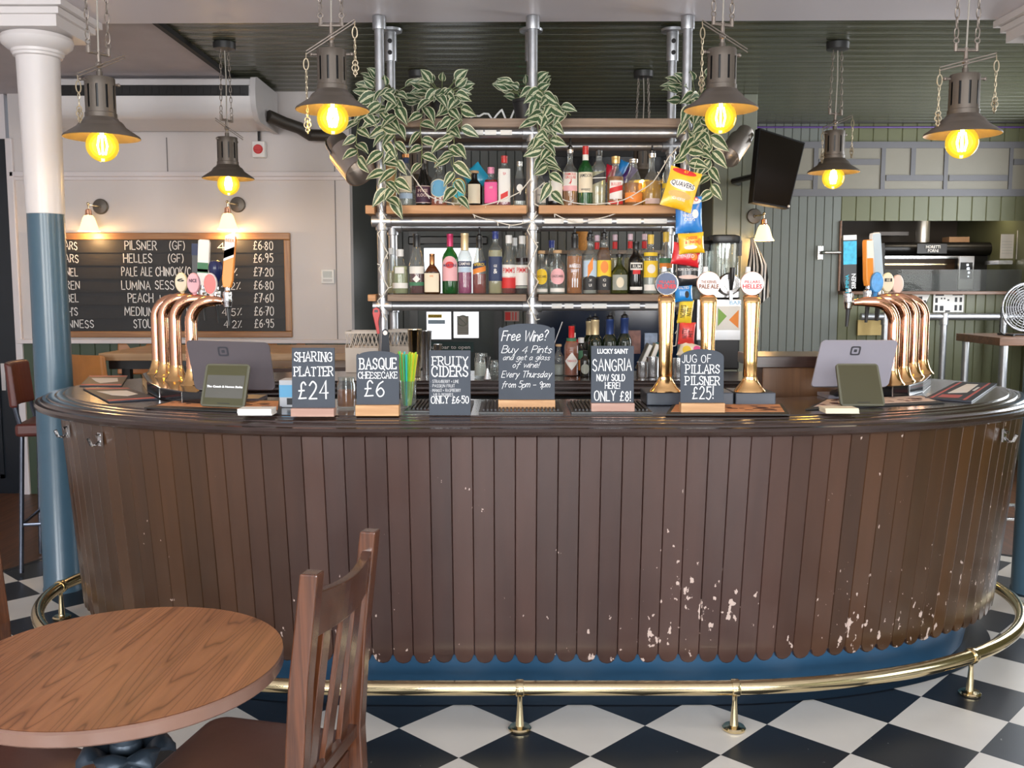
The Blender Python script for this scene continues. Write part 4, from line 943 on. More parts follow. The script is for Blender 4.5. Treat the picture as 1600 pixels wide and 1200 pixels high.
# ------------------------------------------------------------------ snack packets clipped in a strip down the right pole
def packet(label, cx, cy, w, h, rot, mname, col, Y, txts=(), puff=.018, deco=None, zb=None, group='snack packets on the strip'):
    q = at(cx,cy,Y); k = Y/FPX; Wd, Hd = w*k, h*k
    o = thing('crisp_packet', label, 'crisp packet', q, 0, group)
    Rm = Matrix.Rotation(math.radians(rot),4,'Y')
    n, m = 10, 14; vs = []
    def bulge(u, v): return puff*max(0,(1-abs(u)**2.5))*max(0,(1-abs(v)**4))+.0015
    for sgn in (-1,1):
        for j in range(m+1):
            v = -1+2*j/m
            for i in range(n+1):
                u = -1+2*i/n; wr = .0022*math.sin(u*9+v*5)*(abs(v)**2)
                pin = 1-.05*abs(v)**6
                vs.append((u*Wd/2*(1-.05*(1-abs(v)**3)), sgn*bulge(u,v)+wr, v*Hd/2*(1-.03*(1-abs(u)**2))))
    fs = []; o1 = (n+1)*(m+1)
    for j in range(m):
        for i in range(n):
            a = j*(n+1)+i; fs.append((a,a+1,a+n+2,a+n+1)); a += o1; fs.append((a,a+n+1,a+n+2,a+1))
    def edge_q(a,b): fs.append((b,a,a+o1,b+o1))
    for i in range(n): edge_q(i,i+1); edge_q(m*(n+1)+i+1, m*(n+1)+i)
    for j in range(m): edge_q((j+1)*(n+1), j*(n+1)); edge_q(j*(n+1)+n, (j+1)*(n+1)+n)
    mb = MB(); mb.add(vs, fs); mb.xf(Rm); mb.build('foil_bag', mat('foil_'+mname, col, .3, var=.12, scale=14, bump=.25, coat=.4), o, smooth=60)
    def onto(mm, dz=0):
        out = []
        for v in mm.v:
            u = max(-1,min(1,v[0]/(Wd/2))); vv = max(-1,min(1,v[2]/(Hd/2)))
            out.append((v[0], -bulge(u,vv)-.0012+v[1]-dz, v[2]))
        mm.v = out; return mm.xf(Rm)
    def grid_disc(rx, rz, cxx, czz, n=20, mm_=3):
        vs = [(cxx,0,czz)]; fs = []
        for j in range(1,mm_+1):
            for i in range(n): a = 2*PI*i/n; vs.append((cxx+rx*math.cos(a)*j/mm_,0,czz+rz*math.sin(a)*j/mm_))
        for i in range(n): fs.append((0,1+i,1+(i+1)%n))
        for j in range(mm_-1):
            for i in range(n): a, b = 1+j*n+i, 1+j*n+(i+1)%n; fs.append((a,a+n,b+n,b))
        g = MB(); g.add(vs, fs); return g
    for (kind, cxx, czz, rx, rz, mm_) in (deco or ()):
        onto(grid_disc(rx*Wd, rz*Hd, cxx*Wd, czz*Hd)).build('print', mm_, o, smooth=0)
    for (s, zz, size, wd, mm_) in txts:
        vert = s.startswith('|'); s = s.lstrip('|')
        t = text(s, size*Hd, wd*Wd if wd else None, offset=.01)
        if vert: t.v = [(size*Hd/2-v[2], v[1], v[0]) for v in t.v]; shift(t,(zz*Wd,0,0))
        else: shift(t,(0,0,zz*Hd))
        onto(t, .0015).build('lettering', mm_, o, smooth=0)
    return o
YS = 4.70
BLKT = LB['black']; WHT = CHALK; REDT = LB['red']
packet('yellow crisp packet tilted at the top of the strip', 1064,296,50,62,16,'yellow',(.85,.50,.02),YS-.04,[('QUAVERS',.06,.12,.72,LB['navy']),('CHEESE',-.28,.07,.4,WHT),('67',.40,.07,.14,LB['yellow'])],deco=[('disc',0,.10,.40,.12,WHT),('disc',-.05,.42,.38,.07,REDT),('disc',0,-.15,.36,.10,LB['gold'])])
packet('bright blue crisp packet below the tilted yellow one', 1076,336,42,56,-2,'blue',(.02,.20,.62),YS,[('TAYTO',.36,.12,.72,REDT),('SALT &',.05,.09,.4,WHT),('VINEGAR',-.06,.09,.5,WHT),('CRISPS',-.17,.09,.4,WHT)],deco=[('disc',.22,.02,.12,.12,WHT),('disc',.05,.37,.42,.09,WHT)])
packet('yellow cheese and onion packet under the blue one', 1080,380,40,32,-4,'amber',(.86,.52,.02),YS-.03,[('CHEESE',.18,.15,.45,REDT),('& ONION',-.02,.15,.5,REDT)],deco=[('disc',-.05,-.2,.25,.10,WHT),('disc',.3,.05,.08,.16,LB['orange'])])
packet('red crisp packet behind the second yellow one', 1072,398,44,34,8,'red',(.66,.02,.03),YS+.0,[('READY',.1,.16,.5,WHT),('SALTED',-.1,.16,.55,WHT)],deco=[('disc',.28,-.05,.12,.16,LB['orange'])])
packet('black pork scratchings packet in the middle of the strip', 1075,428,36,40,0,'black',(.015,.015,.017),YS+.02,[('PORK SCRATCHINGS',.12,.10,.9,WHT)],deco=[('disc',0,.36,.12,.10,LB['grey']),('disc',0,-.12,.42,.08,LB['rose'])])
packet('small bright blue packet low on the strip', 1068,459,28,25,-4,'sky',(.02,.25,.68),YS-.01,[('SALTED',.30,.16,.6,WHT)],deco=[('disc',.15,-.05,.12,.22,BLKT)])
packet('yellow nut packet with sideways black lettering', 1071,487,23,38,6,'nutyellow',(.84,.60,.04),YS,[("|NOBBY'S",-.22,.20,.85,BLKT),('|NUTS',.20,.20,.55,BLKT)])
packet('red nut packet with sideways lettering at the strip bottom', 1073,521,26,36,4,'nutred',(.70,.05,.04),YS,[('|NUTTY',-.18,.20,.6,BLKT),('|HIT',.18,.20,.4,BLKT)])
packet('white and pink packet hanging below the red nuts', 1077,548,34,26,20,'pinkwhite',(.72,.62,.48),YS,[],deco=[('disc',-.15,0,.2,.25,LB['yellow']),('disc',.3,.25,.2,.2,LB['hot'])])
packet('turquoise crisp packet lying behind the small dark bottle', 744,277,34,34,-38,'turquoise',(.03,.38,.60),5.12,[],deco=[('disc',-.15,.2,.16,.14,LB['gold'])],group='snack packets on the upper shelf')
packet('red packet tucked behind the amber whiskey', 953,272,16,28,12,'crimson',(.55,.02,.05),5.14,group='snack packets on the upper shelf')
packet('small blue packet tucked behind the amber whiskey', 971,266,14,30,22,'cobalt',(.02,.22,.60),5.20,group='snack packets on the upper shelf')
packet('dark purple packet leaning on the amber decanter', 982,273,14,30,40,'violet',(.08,.03,.18),5.10,group='snack packets on the upper shelf')
mb = MB(); mb.tube([at(1076,262,YS+.03),at(1078,330,YS+.035),at(1076,450,YS+.05),at(1074,565,YS+.04)], .003, 6)
tag(mb.build('display_strip', BLACK), 'thin black clip strip holding the snack packets', 'clip strip')

# ------------------------------------------------------------------ fairy lights wound over the shelves
def fairy(label, pts, Y, step=.055, seed=0):
    rnd = random.Random(seed); P = [at(x,y,Y+rnd.uniform(-.01,.01)) for x,y in pts]; Q = []
    for i in range(len(P)-1):
        for k in range(8):
            t = k/8; Q.append(P[i].lerp(P[i+1],t)+Vector((0,0,-.25*(P[i+1]-P[i]).length*t*(1-t)*.5)))
    Q.append(P[-1]); o = thing('fairy_lights', label, 'string lights', Q[0], 0, 'fairy light strings'); Q = [q-Q[0] for q in Q]
    mb = MB(); mb.tube(Q, .0026, 6); mb.build('wire', mat('pale_wire', (.70,.66,.58), .5), o)
    b = MB(); acc = 0
    for i in range(1,len(Q)):
        acc += (Q[i]-Q[i-1]).length
        if acc > step:
            acc = 0; d = Vector((rnd.uniform(-.7,.7), -.3, rnd.uniform(-1,.4))).normalized(); b.tube([Q[i],Q[i]+d*.006,Q[i]+d*.018,Q[i]+d*.022],[.0018,.0026,.0026,.001],6)
    b.build('bulbs', mat('unlit_fairy_bulb', (.75,.73,.68), .3), o)['kind'] = 'stuff'
fairy('fairy lights draped along the left bay of the upper shelf', [(600,255),(628,250),(650,282),(668,305),(690,314),(720,318),(745,322),(785,312),(812,300),(830,278)], 4.80, seed=1)
fairy('fairy lights sagging below the left bay of the upper shelf', [(725,325),(745,338),(770,344),(800,352),(830,345),(840,336)], 4.81, seed=2)
fairy('fairy lights looped across the right bay of the upper shelf', [(832,300),(850,285),(880,312),(905,318),(940,318),(975,312),(1000,298),(1020,285),(1045,245),(1060,228)], 4.80, seed=3)
fairy('fairy lights hanging under the right bay of the upper shelf', [(835,318),(860,330),(885,343),(905,348),(930,342),(955,336),(985,322),(1010,312)], 4.81, seed=4)
fairy('fairy lights wound down the left pole', [(590,262),(603,290),(592,320),(605,345),(590,365),(606,395),(592,420),(607,450),(590,470),(604,500)], 4.815, seed=5)
fairy('fairy lights wound down the middle pole', [(838,330),(824,360),(840,385),(825,415),(841,440),(824,470),(838,500)], 4.815, seed=6)
fairy('fairy lights wound down the right pole', [(1062,235),(1078,260),(1062,300),(1062,350),(1056,400),(1062,470),(1056,540)], 4.815, seed=7)
# ------------------------------------------------------------------ things on the bar: chalkboard signs
def sign(label, px0, px1, ptop, pbot, base_h, Y, arch, basem, lines, board=SLATE, tilt=4):
    """lines: (text, x-middle 0..1, baseline pixel, cap height pixel, width pixel, opts)"""
    k = (Y*CP+.03)/FPX; cx = (px0+px1)/2; q = onz(cx,pbot,TOP+.001); Y = q.y; k = (Y*CP-(q.z-1.54)*SP)/FPX
    wd, ht = (px1-px0)*k, (pbot-ptop)*k*1.0
    o = thing('chalkboard_sign', label, 'sign', (q.x, q.y, TOP+.001), 0, 'small chalkboard signs along the bar')
    bh = base_h*k
    T = Matrix.Translation((0,.018,0)) @ Matrix.Rotation(math.radians(-tilt),4,'X')
    if basem:
        mb = MB(); mb.box((0,.018,bh/2),(wd*1.01,.045,bh)); mb.build('base_block', basem, o, smooth=0, bevel=.0015)
    z0 = bh*.35 if basem else 0
    n = 16; a = .13*wd if arch else 0
    if arch:
        top = [(wd/2*math.cos(t), ht-.19*wd+.19*wd*math.sin(t)) for t in [PI*i/n for i in range(n+1)]]
        if arch == 2: top = [(wd/2, ht-.10*wd),(wd/2-.03*wd, ht-.06*wd)]+[((wd/2-.06*wd)*math.cos(t), ht-.10*wd+.10*wd*math.sin(t)) for t in [PI*(i)/n for i in range(1,n)]]+[(-wd/2+.03*wd, ht-.06*wd),(-wd/2, ht-.10*wd)]
    else: top = [(wd/2,ht),(-wd/2,ht)]
    mb = MB(); mb.prism([(-wd/2,z0),(wd/2,z0)]+top, -.003, .003); mb.xf(T); mb.build('slate', board, o, smooth=0, bevel=.0006, seg=1)
    for (s, xm, yb, hp, wp, op) in lines:
        t = (htext if 'hand' in op else text)(s, hp*k, wp*k if wp else None, **op); shift(t, ((xm-.5)*wd, -.0040, (pbot-yb)*k)); t.xf(T); t.build('lettering', CHALK, o, smooth=0)
    return o
SERIF = dict(hand=1, serif=1, weight=.115, gap=.16); SC = dict(hand=1, slant=.28, weight=.085, gap=.13, jit=.05); SL = dict(hand=1, weight=.085, jit=.04); BOLD = dict(offset=.03, wob=.01)
def serifs(s): return s
sign('chalkboard sign for a sharing platter at 24 pounds beside the card reader', 455,522,544,651,13,3.25,0,ROSYPINE,
  [('SHARING',.5,565,14,60,SERIF),('PLATTER',.5,588,14,63,SERIF),('£24',.5,624,27,48,SL)])
sign('arched chalkboard sign offering basque cheesecake', 556,623,549,650,17,3.25,2,PINE,
  [('BASQUE',.5,577,17,60,SERIF),('CHEESECAKE',.5,592,10,62,SERIF),('£6',.42,620,24,32,SL)])
sign('plain chalkboard sign listing fruity ciders without wooden base', 670,735,548,650,0,3.22,0,None,
  [('FRUITY',.5,571,13,58,SERIF),('CIDERS',.5,589,16,58,SERIF),('· STRAWBERRY + LIME',.38,599,4.6,44,SL),('· PASSION FRUIT',.33,606,4.6,38,SL),('· MANGO + RASPBERRY',.40,613,4.6,47,SL),('· WILD BERRIES',.32,620,4.6,34,SL),('ONLY £6·50',.5,631,11,60,SERIF)])
sign('largest chalkboard sign with free wine offer in script', 779,867,506,641,16,3.30,2,PINE,
  [('Free Wine?',.47,533,16,75,SC),('Buy 4 Pints',.5,552,11,80,SC),('and get a glass',.5,563,8,74,SC),('of wine!',.5,575,9,44,SC),('Every Thursday',.5,590,10,80,SC),('from 5pm – 9pm',.49,606,9.5,76,SC)])
sign('chalkboard sign for non alcoholic sangria at 8 pounds', 924,991,541,645,15,3.26,0,ROSYPINE,
  [('LUCKY SAINT',.5,553,7.5,48,BOLD),('SANGRIA',.49,580,18,62,SL),('NOW SOLD',.46,596,10,45,dict(hand=1,weight=.13,jit=.04)),('HERE!',.5,608,9.5,24,dict(hand=1,weight=.12)),('ONLY £8!',.5,627,15,58,dict(hand=1,weight=.10,jit=.04))])
sign('arched chalkboard sign for a jug of pilsner between the tall taps', 1064,1132,546,646,16,3.27,1,PINE,
  [('JUG OF',.37,567,12,46,SL),('PILLARS',.5,584,13,55,SERIF),('PILSNER',.5,602,13,56,SERIF),('£25!',.52,624,19,34,SL)])

# ------------------------------------------------------------------ tall copper taps in the middle of the bar
def tall_tap(label, px, badge, name1, name2, txtm, rim):
    base = onz(px,612,TOP+.05); Y = base.y
    o = thing('beer_tap', label, 'beer tap', (base.x, Y, TOP+.051), 0, 'tall single beer taps')
    k = (Y*CP+.04)/FPX; H = 150*k
    mb = MB()
    # flattened column: flared foot, slim waist, widening to the crown that rolls back
    secs = [(.058,.040,0),(.056,.038,.006),(.045,.030,.018),(.030,.022,.04),(.024,.018,.058),(.0255,.019,.062),(.0250,.019,.12),(.026,.020,.22),(.029,.022,.30),(.030,.022,.33),(.031,.022,.345)]
    vs = []; n = 24
    sc = H/.372
    for (a,b,z) in secs:
        for i in range(n):
            t = 2*PI*i/n; q = (abs(math.cos(t))**3+abs(math.sin(t))**3)**(-1/3); vs.append((a*q*math.cos(t), b*q*math.sin(t), z*sc))
    for (a,b,z,y) in [(.031,.022,.357,.004),(.029,.019,.366,.010),(.024,.013,.372,.018)]:
        for i in range(n):
            t = 2*PI*i/n; q = (abs(math.cos(t))**3+abs(math.sin(t))**3)**(-1/3); vs.append((a*q*math.cos(t), b*q*math.sin(t)+y, z*sc))
    m = len(secs)+3; fs = [(i*n+k_, i*n+(k_+1)%n, (i+1)*n+(k_+1)%n, (i+1)*n+k_) for i in range(m-1) for k_ in range(n)]
    fs.append(tuple(range(n-1,-1,-1))); fs.append(tuple((m-1)*n+k_ for k_ in range(n)))
    mb.add(vs, fs); mb.build('copper_column', COPPERGOLD, o, smooth=50)
    zc = H+.028*1.0; R_ = 18.5*k
    c = MB(); c.tube([(0,.02,H-.02),(0,.012,H+.012)], .009, 12); c.build('badge_stem', CHROME, o)
    X90 = Matrix.Rotation(PI/2,3,'X')
    bz = H+R_*.95
    c = MB(); c.lathe([(R_*.98,0),(R_,.003),(R_,.011),(R_*.96,.014),(R_*.88,.014),(R_*.88,.012)], 40, (0,.012,bz), M=X90); c.build('badge_rim', rim, o)
    c = MB(); c.lathe([(.001,0),(R_*.885,0),(R_*.885,.0008),(.001,.0008)], 40, (0,-.0008,bz), M=X90, caps=False); bd = c.build('badge', badge, o)
    t = text(name1, 4.2*k, 24*k, offset=.02); shift(t,(0,-.0022,bz+.6*k)); t.build('lettering', txtm, bd, smooth=0)
    t = text(name2, 6.5*k, 30*k, offset=.03); shift(t,(0,-.0022,bz-7.5*k)); t.build('lettering', txtm, bd, smooth=0)
    # spout and lever facing the bar staff
    c = MB(); c.tube([(0,.012,H-.03),(0,.06,H-.035)], .011, 12); c.tube([(0,.06,H-.012),(0,.06,H-.06)], .012, 12); c.build('tap_body', CHROME, o)
    c = MB(); c.tube([(0,.06,H-.06),(0,.062,H-.16)], [.008,.006], 10); c.build('spout', BLACK, o)
    c = MB(); c.tube([(0,.062,H-.008),(0,.07,H+.05),(0,.066,H+.105)], [.007,.012,.009], 12); c.build('lever', WHITEPLASTIC, o)
    return o
PINKB = mat('badge_pale_pink', (.80,.62,.58), .35, var=.05); NAVYB = mat('badge_navy', (.03,.05,.12), .35, var=.3, scale=20)
tall_tap('tall copper tap with round navy badge near the snack strip', 1039, NAVYB, 'PILLARS', 'PILSNER', LB['red'], CHROME)
tall_tap('tall copper tap with plain pale pink badge in the middle', 1104, PINKB, 'THE KERNEL', 'PALE ALE', LB['brown_t'], mat('badge_rim_rose',(.72,.50,.42),.3,.4))
tall_tap('tall copper tap with pink badge in red lettering on the right', 1171, mat('badge_white_pink',(.82,.70,.68),.35), 'PILLARS', 'HELLES', LB['red'], mat('badge_rim_rose',(0,0,0)))
a, b = onz(1010,634,TOP), onz(1146,634,TOP)
TAPBASE = mat('tap_plinth_slate', (.045,.055,.075), .4, var=.1)
mb = MB(); mb.span((a.x,a.y+.0,TOP+.001),(b.x,a.y+.17,TOP+.049)); tag(mb.build('tap_plinth', TAPBASE, smooth=0, bevel=.004), 'long slate grey plinth under the two left tall taps', 'tap plinth')
a2, b2 = onz(1149,634,TOP), onz(1212,634,TOP)
mb = MB(); mb.span((a2.x,a2.y+.0,TOP+.001),(b2.x,a2.y+.17,TOP+.049)); tag(mb.build('tap_plinth', TAPBASE, smooth=0, bevel=.004), 'short slate grey plinth under the right tall tap', 'tap plinth')

# ------------------------------------------------------------------ copper swan neck tap fountains on the bar ends
GLOSSBLACK = mat('gloss_black_plinth', (.008,.008,.009), .12, var=.1, coat=.5)
def oval_badge(mb, c, a, b, th, ang):
    n = 28; R_ = Matrix.Rotation(ang,3,'Z'); vs = []
    for (s, y) in ((.90,-th/2),(1,-th/4),(1,th/4),(.90,th/2)):
        for i in range(n): t = 2*PI*i/n; vs.append(Vector(c)+R_ @ Vector((a*s*math.cos(t), y, b*s*math.sin(t))))
    fs = [tuple(range(n)), tuple(range(4*n-1,3*n-1,-1))]
    for r in range(3):
        for i in range(n): fs.append((r*n+i, (r+1)*n+i, (r+1)*n+(i+1)%n, r*n+(i+1)%n))
    mb.add(vs, fs)
def fountain(label, plinth, arms, mirror):
    """arms: (pixel x of pillar, foot pixel y, reach in m, badge material or None, handle dict)"""
    q0 = onz(sum(a[0] for a in arms)/len(arms), sum(a[1] for a in arms)/len(arms), TOP+.05)
    o = thing('tap_fountain', label, 'beer tap', (q0.x,q0.y,TOP+.001), 0, 'copper swan neck tap fountains')
    off = Vector((q0.x,q0.y,TOP+.001)); sg = -1 if mirror else 1
    pts = [onz(x,y,TOP)-off for x,y in plinth]; mb = MB(); mb.flat([(p.x,p.y) for p in pts],.0,.046); mb.build('plinth', GLOSSBLACK, o, smooth=0, bevel=.004)
    for i in range(1,len(plinth)//2-0):
        p = pts[i]
        if i in (2,3,4): m2 = MB(); m2.tube([(p.x,p.y-.001,.002),(p.x,p.y-.001,.044)], .0025, 6); m2.build('plinth_trim', CHROME, o)
    for (px, py, reach, ang, top, badge, hd) in arms:
        f = onz(px,py,TOP+.047)-off
        h = at(px,top,f.y+off.y).z-off.z
        d = Vector((math.cos(ang)*sg, math.sin(ang), 0))
        r = .0235; R_ = .085
        path = [Vector((f.x,f.y,.06)), Vector((f.x,f.y,h-R_-.02))]
        for i in range(9):
            t = PI/2*i/8; path.append(Vector((f.x,f.y,h-R_-r*.6))+d*(R_*(1-math.cos(t)))+Vector((0,0,R_*math.sin(t))))
        end = path[-1]+d*reach
        path.append(path[-1]+d*reach*.6); path.append(end+Vector((0,0,-.004)))
        rr = [r]*(len(path)-3)+[r*.95,r*.72,r*.5]
        mb = MB(); mb.tube(path, rr, 18); arm = mb.build('copper_arm', COPPER, o)
        mb = MB(); mb.lathe([(.052,.046),(.050,.050),(.044,.056),(.034,.072),(.028,.092),(.0245,.105),(.0245,.110)], 22, (f.x,f.y,0)); mb.build('foot_flare', COPPERGOLD, o)
        # tap body, spout, handle at the end of the arm
        e = end+d*.02
        mb = MB(); mb.tube([end, e],.011,12); mb.lathe([(.010,-.030),(.015,-.026),(.017,-.008),(.020,.0),(.017,.012),(.020,.022),(.018,.034),(.011,.040),(.010,.052)],16,e); tb = mb.build('tap_body', CHROME, o)
        mb = MB(); mb.tube([e+Vector((0,0,-.03)), e+d*.004+Vector((0,0,-.10))],[.0095,.006],10); mb.build('spout', BLACK, tb)
        w_, t_, hh, hm, kind = hd['w'], hd['t'], hd['h'], hd['m'], hd.get('kind','paddle')
        b0 = e+Vector((0,0,.052)); lean = hd.get('lean',0)
        Rz = Matrix.Translation(b0) @ Matrix.Rotation(math.radians(lean),4,'Y') @ Matrix.Rotation(hd.get('turn',0),4,'Z')
        mb = MB()
        if kind == 'knob': mb.lathe([(.010,0),(.012,.02),(.024,.045),(.030,.07),(.030,.09),(.022,.105),(.004,.110)],20)
        else:
            mb.prism([(-w_*.36,0),(w_*.36,0),(w_*.5,.03),(w_*.5,hh*.94),(w_*.4,hh),(-w_*.4,hh),(-w_*.5,hh*.94),(-w_*.5,.03)],-t_/2,t_/2)
        mb.xf(Rz); hb = mb.build('pump_handle', hm, o, smooth=35, bevel=0 if kind == 'knob' else .003)
        for (za, zb, bm) in hd.get('bands',()):
            mb = MB(); mb.prism([(-w_*.47,za*hh),(w_*.47,za*hh+.02*hd.get('slant',0)),(w_*.47,zb*hh+.02*hd.get('slant',0)),(-w_*.47,zb*hh)],-t_/2-.0012,-t_/2-.0002); mb.xf(Rz); mb.build('handle_print', bm, hb, smooth=0)
        for (s, z, sz, vert, tm, dx) in hd.get('txt',()):
            t = text(s, sz, offset=.02)
            if vert: t.v = [(-(v[2])+sz/2, v[1], v[0]) for v in t.v]
            shift(t,(dx,-t_/2-.0018,z)); t.xf(Rz); t.build('lettering', tm, hb, smooth=0)
        if badge:
            ma, mfront, word = badge[:3]
            c = Vector((f.x,f.y,h+.052))+d*(.13 if mirror else .088)+Vector((0,-.012,0))
            mb = MB(); mb.tube([c+Vector((0,.012,-.062)), c+Vector((0,.006,-.03))],.009,10); oval_badge(mb, c, .027, .043, .018, 0); bd = mb.build('oval_badge', ma, o, smooth=50)
            mb = MB(); oval_badge(mb, c+Vector((0,-.0095,0)), .0235, .039, .0012, 0); mb.build('badge_face', mfront, bd, smooth=0)
            if word:
                t = text(word, .014, .032, offset=.03); shift(t, c+Vector((0,-.0118,.004))); t.build('lettering', badge[3], bd, smooth=0)
BADGE_CREAM = mat('badge_cream', (.78,.70,.45), .35); BADGE_PINK = mat('badge_soft_pink', (.80,.42,.48), .35); BADGE_RED = mat('badge_coral_red', (.72,.10,.08), .35)
HB, HW = BLACK, WHITEPLASTIC
fountain('copper swan neck taps on black plinth at the left end', [(222,600),(230,613),(250,624),(285,631),(325,634),(352,628),(352,600),(310,588),(262,583)],
  [(247,583,.082,.05,462,None,dict(w=.042,t=.02,h=.20,m=HB,lean=2,bands=((.72,.98,LB['navy']),))),
   (259,588,.072,.0,460,(BADGE_CREAM,LB['cream'],'6',LB['black']),dict(w=.05,t=.02,h=.20,m=HW,lean=4,bands=((.55,.98,LB['white']),(.28,.5,LB['green']),(.3,.36,LB['red'])))),
   (277,594,.074,-.02,462,(BADGE_PINK,LB['pink'],'NICE',LB['plum']),dict(w=.06,t=.04,h=.1,m=mat('knob_navy',(.015,.02,.08),.25),kind='knob')),
   (302,601,.046,-.04,464,(mat('badge_white_oval',(.78,.74,.72),.35),BADGE_RED,'',CHALK),dict(w=.042,t=.022,h=.205,m=mat('handle_orange',(.80,.28,.04),.4),lean=6,slant=1,bands=((.50,.99,LB['white']),(.55,.70,LB['grey'])),txt=(('BEER',.18,.012,False,LB['orange'],0),)))], False)
fountain('copper swan neck taps on black plinth at the right end', [(1362,612),(1374,620),(1394,622),(1420,620),(1442,613),(1454,602),(1454,588),(1425,582),(1370,586)],
  [(1440,583,.10,.05,462,(mat('badge_red_white',(.75,.55,.50),.35),LB['rose'],'',LB['red']),dict(w=.045,t=.02,h=.20,m=HB,lean=-2)),
   (1425,588,.060,.0,460,(BADGE_CREAM,LB['cream'],'EI',LB['black']),dict(w=.052,t=.02,h=.23,m=HW,lean=-6,turn=.5,bands=((.1,.98,LB['paleblue']),))),
   (1410,595,.055,-.02,461,(mat('badge_blue',(.05,.25,.55),.3,var=.6,scale=60),mat('badge_blue',(0,0,0)),'',LB['black']),dict(w=.045,t=.022,h=.19,m=mat('handle_orange',(0,0,0)),lean=-3,turn=.6,bands=((.6,.98,LB['white']),))),
   (1393,600,.085,-.04,466,None,dict(w=.056,t=.024,h=.215,m=mat('handle_black',(.015,.016,.018),.4),lean=-2,bands=((.90,.99,LB['white']),(.45,.88,mat('handle_sky',(.02,.40,.70),.4,var=.7,scale=50)),),txt=(('LUMINA',.02,.014,True,LB['teal'],-.012),('SIREN',.03,.017,True,CHALK,.014))))], True)

# ------------------------------------------------------------------ card terminals
def terminal(label, quad, col, tq, tcol, words, nlogo, flip=1):
    """quad / tq: corner pixels (tl, tr, br, bl) with depths (top, bottom)"""
    def slab(px, Yt, Yb, th, name, m, parent, rad):
        tl, tr, br, bl = [at(*p, Yt if i < 2 else Yb) for i,p in enumerate(px)]
        n = (tr-tl).cross(bl-tl).normalized()
        if n.y > 0: n = -n
        n0 = 8; pts = []
        def P(u,v): return (tl.lerp(tr,u)).lerp(bl.lerp(br,u),v)
        W_, H_ = (tr-tl).length, (bl-tl).length; ru, rv = rad/W_, rad/H_
        for (cu,cv,a0) in ((1-ru,rv,-90),(1-ru,1-rv,0),(ru,1-rv,90),(ru,rv,180)):
            for i in range(7):
                t = math.radians(a0+15*i); pts.append((cu+ru*math.cos(t), cv+rv*math.sin(t)))
        k = len(pts); mb = MB(); vs = [P(u,v)+n*.0 for u,v in pts]+[P(u,v)-n*th for u,v in pts]
        fs = [tuple(range(k-1,-1,-1)), tuple(range(k,2*k))]+[(i,(i+1)%k,k+(i+1)%k,k+i) for i in range(k)]
        mb.add([v-org for v in vs], fs); return mb.build(name, m, parent, smooth=0, bevel=.002), P, n
    c0 = onz((quad[3][0]+quad[2][0])/2, quad[3][1]+18, TOP); global org
    org = Vector((c0.x, c0.y, TOP+.001))
    o = thing('card_terminal', label, 'card terminal', org)
    body, P, n = slab(quad, c0.y+.02, c0.y-.06, .012, 'tablet', col, o, .018)
    c = P(.5,.5); b = MB(); b.tube([P(.5,.6)-org-n*.012, Vector((P(.5,.6).x-org.x, .055,.02)), Vector((P(.5,.6).x-org.x,.05,.04))],[.02,.022,.022],14); b.box((P(.5,.6).x-org.x,.03,.007),(.20,.14,.014)); b.build('stand', col, o, smooth=0)
    # square maker mark
    lg = P(nlogo[0],nlogo[1]); ux = (P(1,.5)-P(0,.5)).normalized(); uz = -(P(.5,1)-P(.5,0)).normalized()
    def mark(s0, s1, name):
        mb = MB(); vs = []; fs = []; kk = 24
        def sq(t, s):
            c_, s_ = math.cos(t), math.sin(t); q = (abs(c_)**7+abs(s_)**7)**(-1/7); return ux*(c_*q*s)+uz*(s_*q*s)
        for i in range(kk): t = 2*PI*i/kk; vs += [lg-org+n*.0016+sq(t,s0), lg-org+n*.0016+sq(t,s1)]
        for i in range(kk): j = (i+1)%kk; fs.append((2*i,2*j,2*j+1,2*i+1))
        mb.add(vs, fs); mb.build(name, mat('logo_charcoal',(.03,.03,.04),.5), body, smooth=0)
    mark(.0001,.0062,'logo'); mark(.0135,.0200,'logo')
    yb = onz((tq[2][0]+tq[3][0])/2, tq[2][1], TOP+.008).y
    tb, P2, n2 = slab(tq, yb+.05, yb, .014, 'customer_display', mat('display_rim',(.10,.095,.06),.35), o, .012)
    scr, _, _ = None, None, None
    mb = MB(); kk = []
    for u,v in ((.05,.04),(.95,.04),(.95,.96),(.05,.96)): kk.append(P2(u,v)-org+n2*.0008)
    mb.add(kk, [(3,2,1,0)]); mb.build('screen', tcol, tb, smooth=0)
    mb = MB(); mb.add([P2(u,v)-org+n2*.0014 for u,v in ((.38,.915),(.66,.915),(.66,.93),(.38,.93))],[(3,2,1,0)]); mb.build('screen_bar', DARK, tb, smooth=0)
    if words:
        mb = MB(); mb.add([P2(u,v)-org+n2*.0012 for u,v in ((.08,.27),(.92,.27),(.92,.80),(.08,.80))],[(3,2,1,0)]); mb.build('screen_panel', mat('display_panel',(.085,.08,.065),.4), tb, smooth=0)
        t = text(words, .0075, (P2(1,.5)-P2(0,.5)).length*.80, offset=.02); u1 = (P2(1,.5)-P2(0,.5)).normalized(); v1 = -(P2(.5,1)-P2(.5,0)).normalized(); cc = P2(.5,.56)-org+n2*.0022
        t.v = [tuple(cc+u1*v[0]+v1*v[2]) for v in t.v]; t.build('lettering', glow('screen_text',(.9,.9,.9),.8), tb, smooth=0)
    mb = MB(); mb.tube([(P2(.5,.3)-org)-n2*.014, Vector((P2(.5,.3).x-org.x,-.05,.024)), Vector((P2(.5,.3).x-org.x,.0,.018))],[.012,.014,.014],10); mb.build('display_stand', BLACK, o)
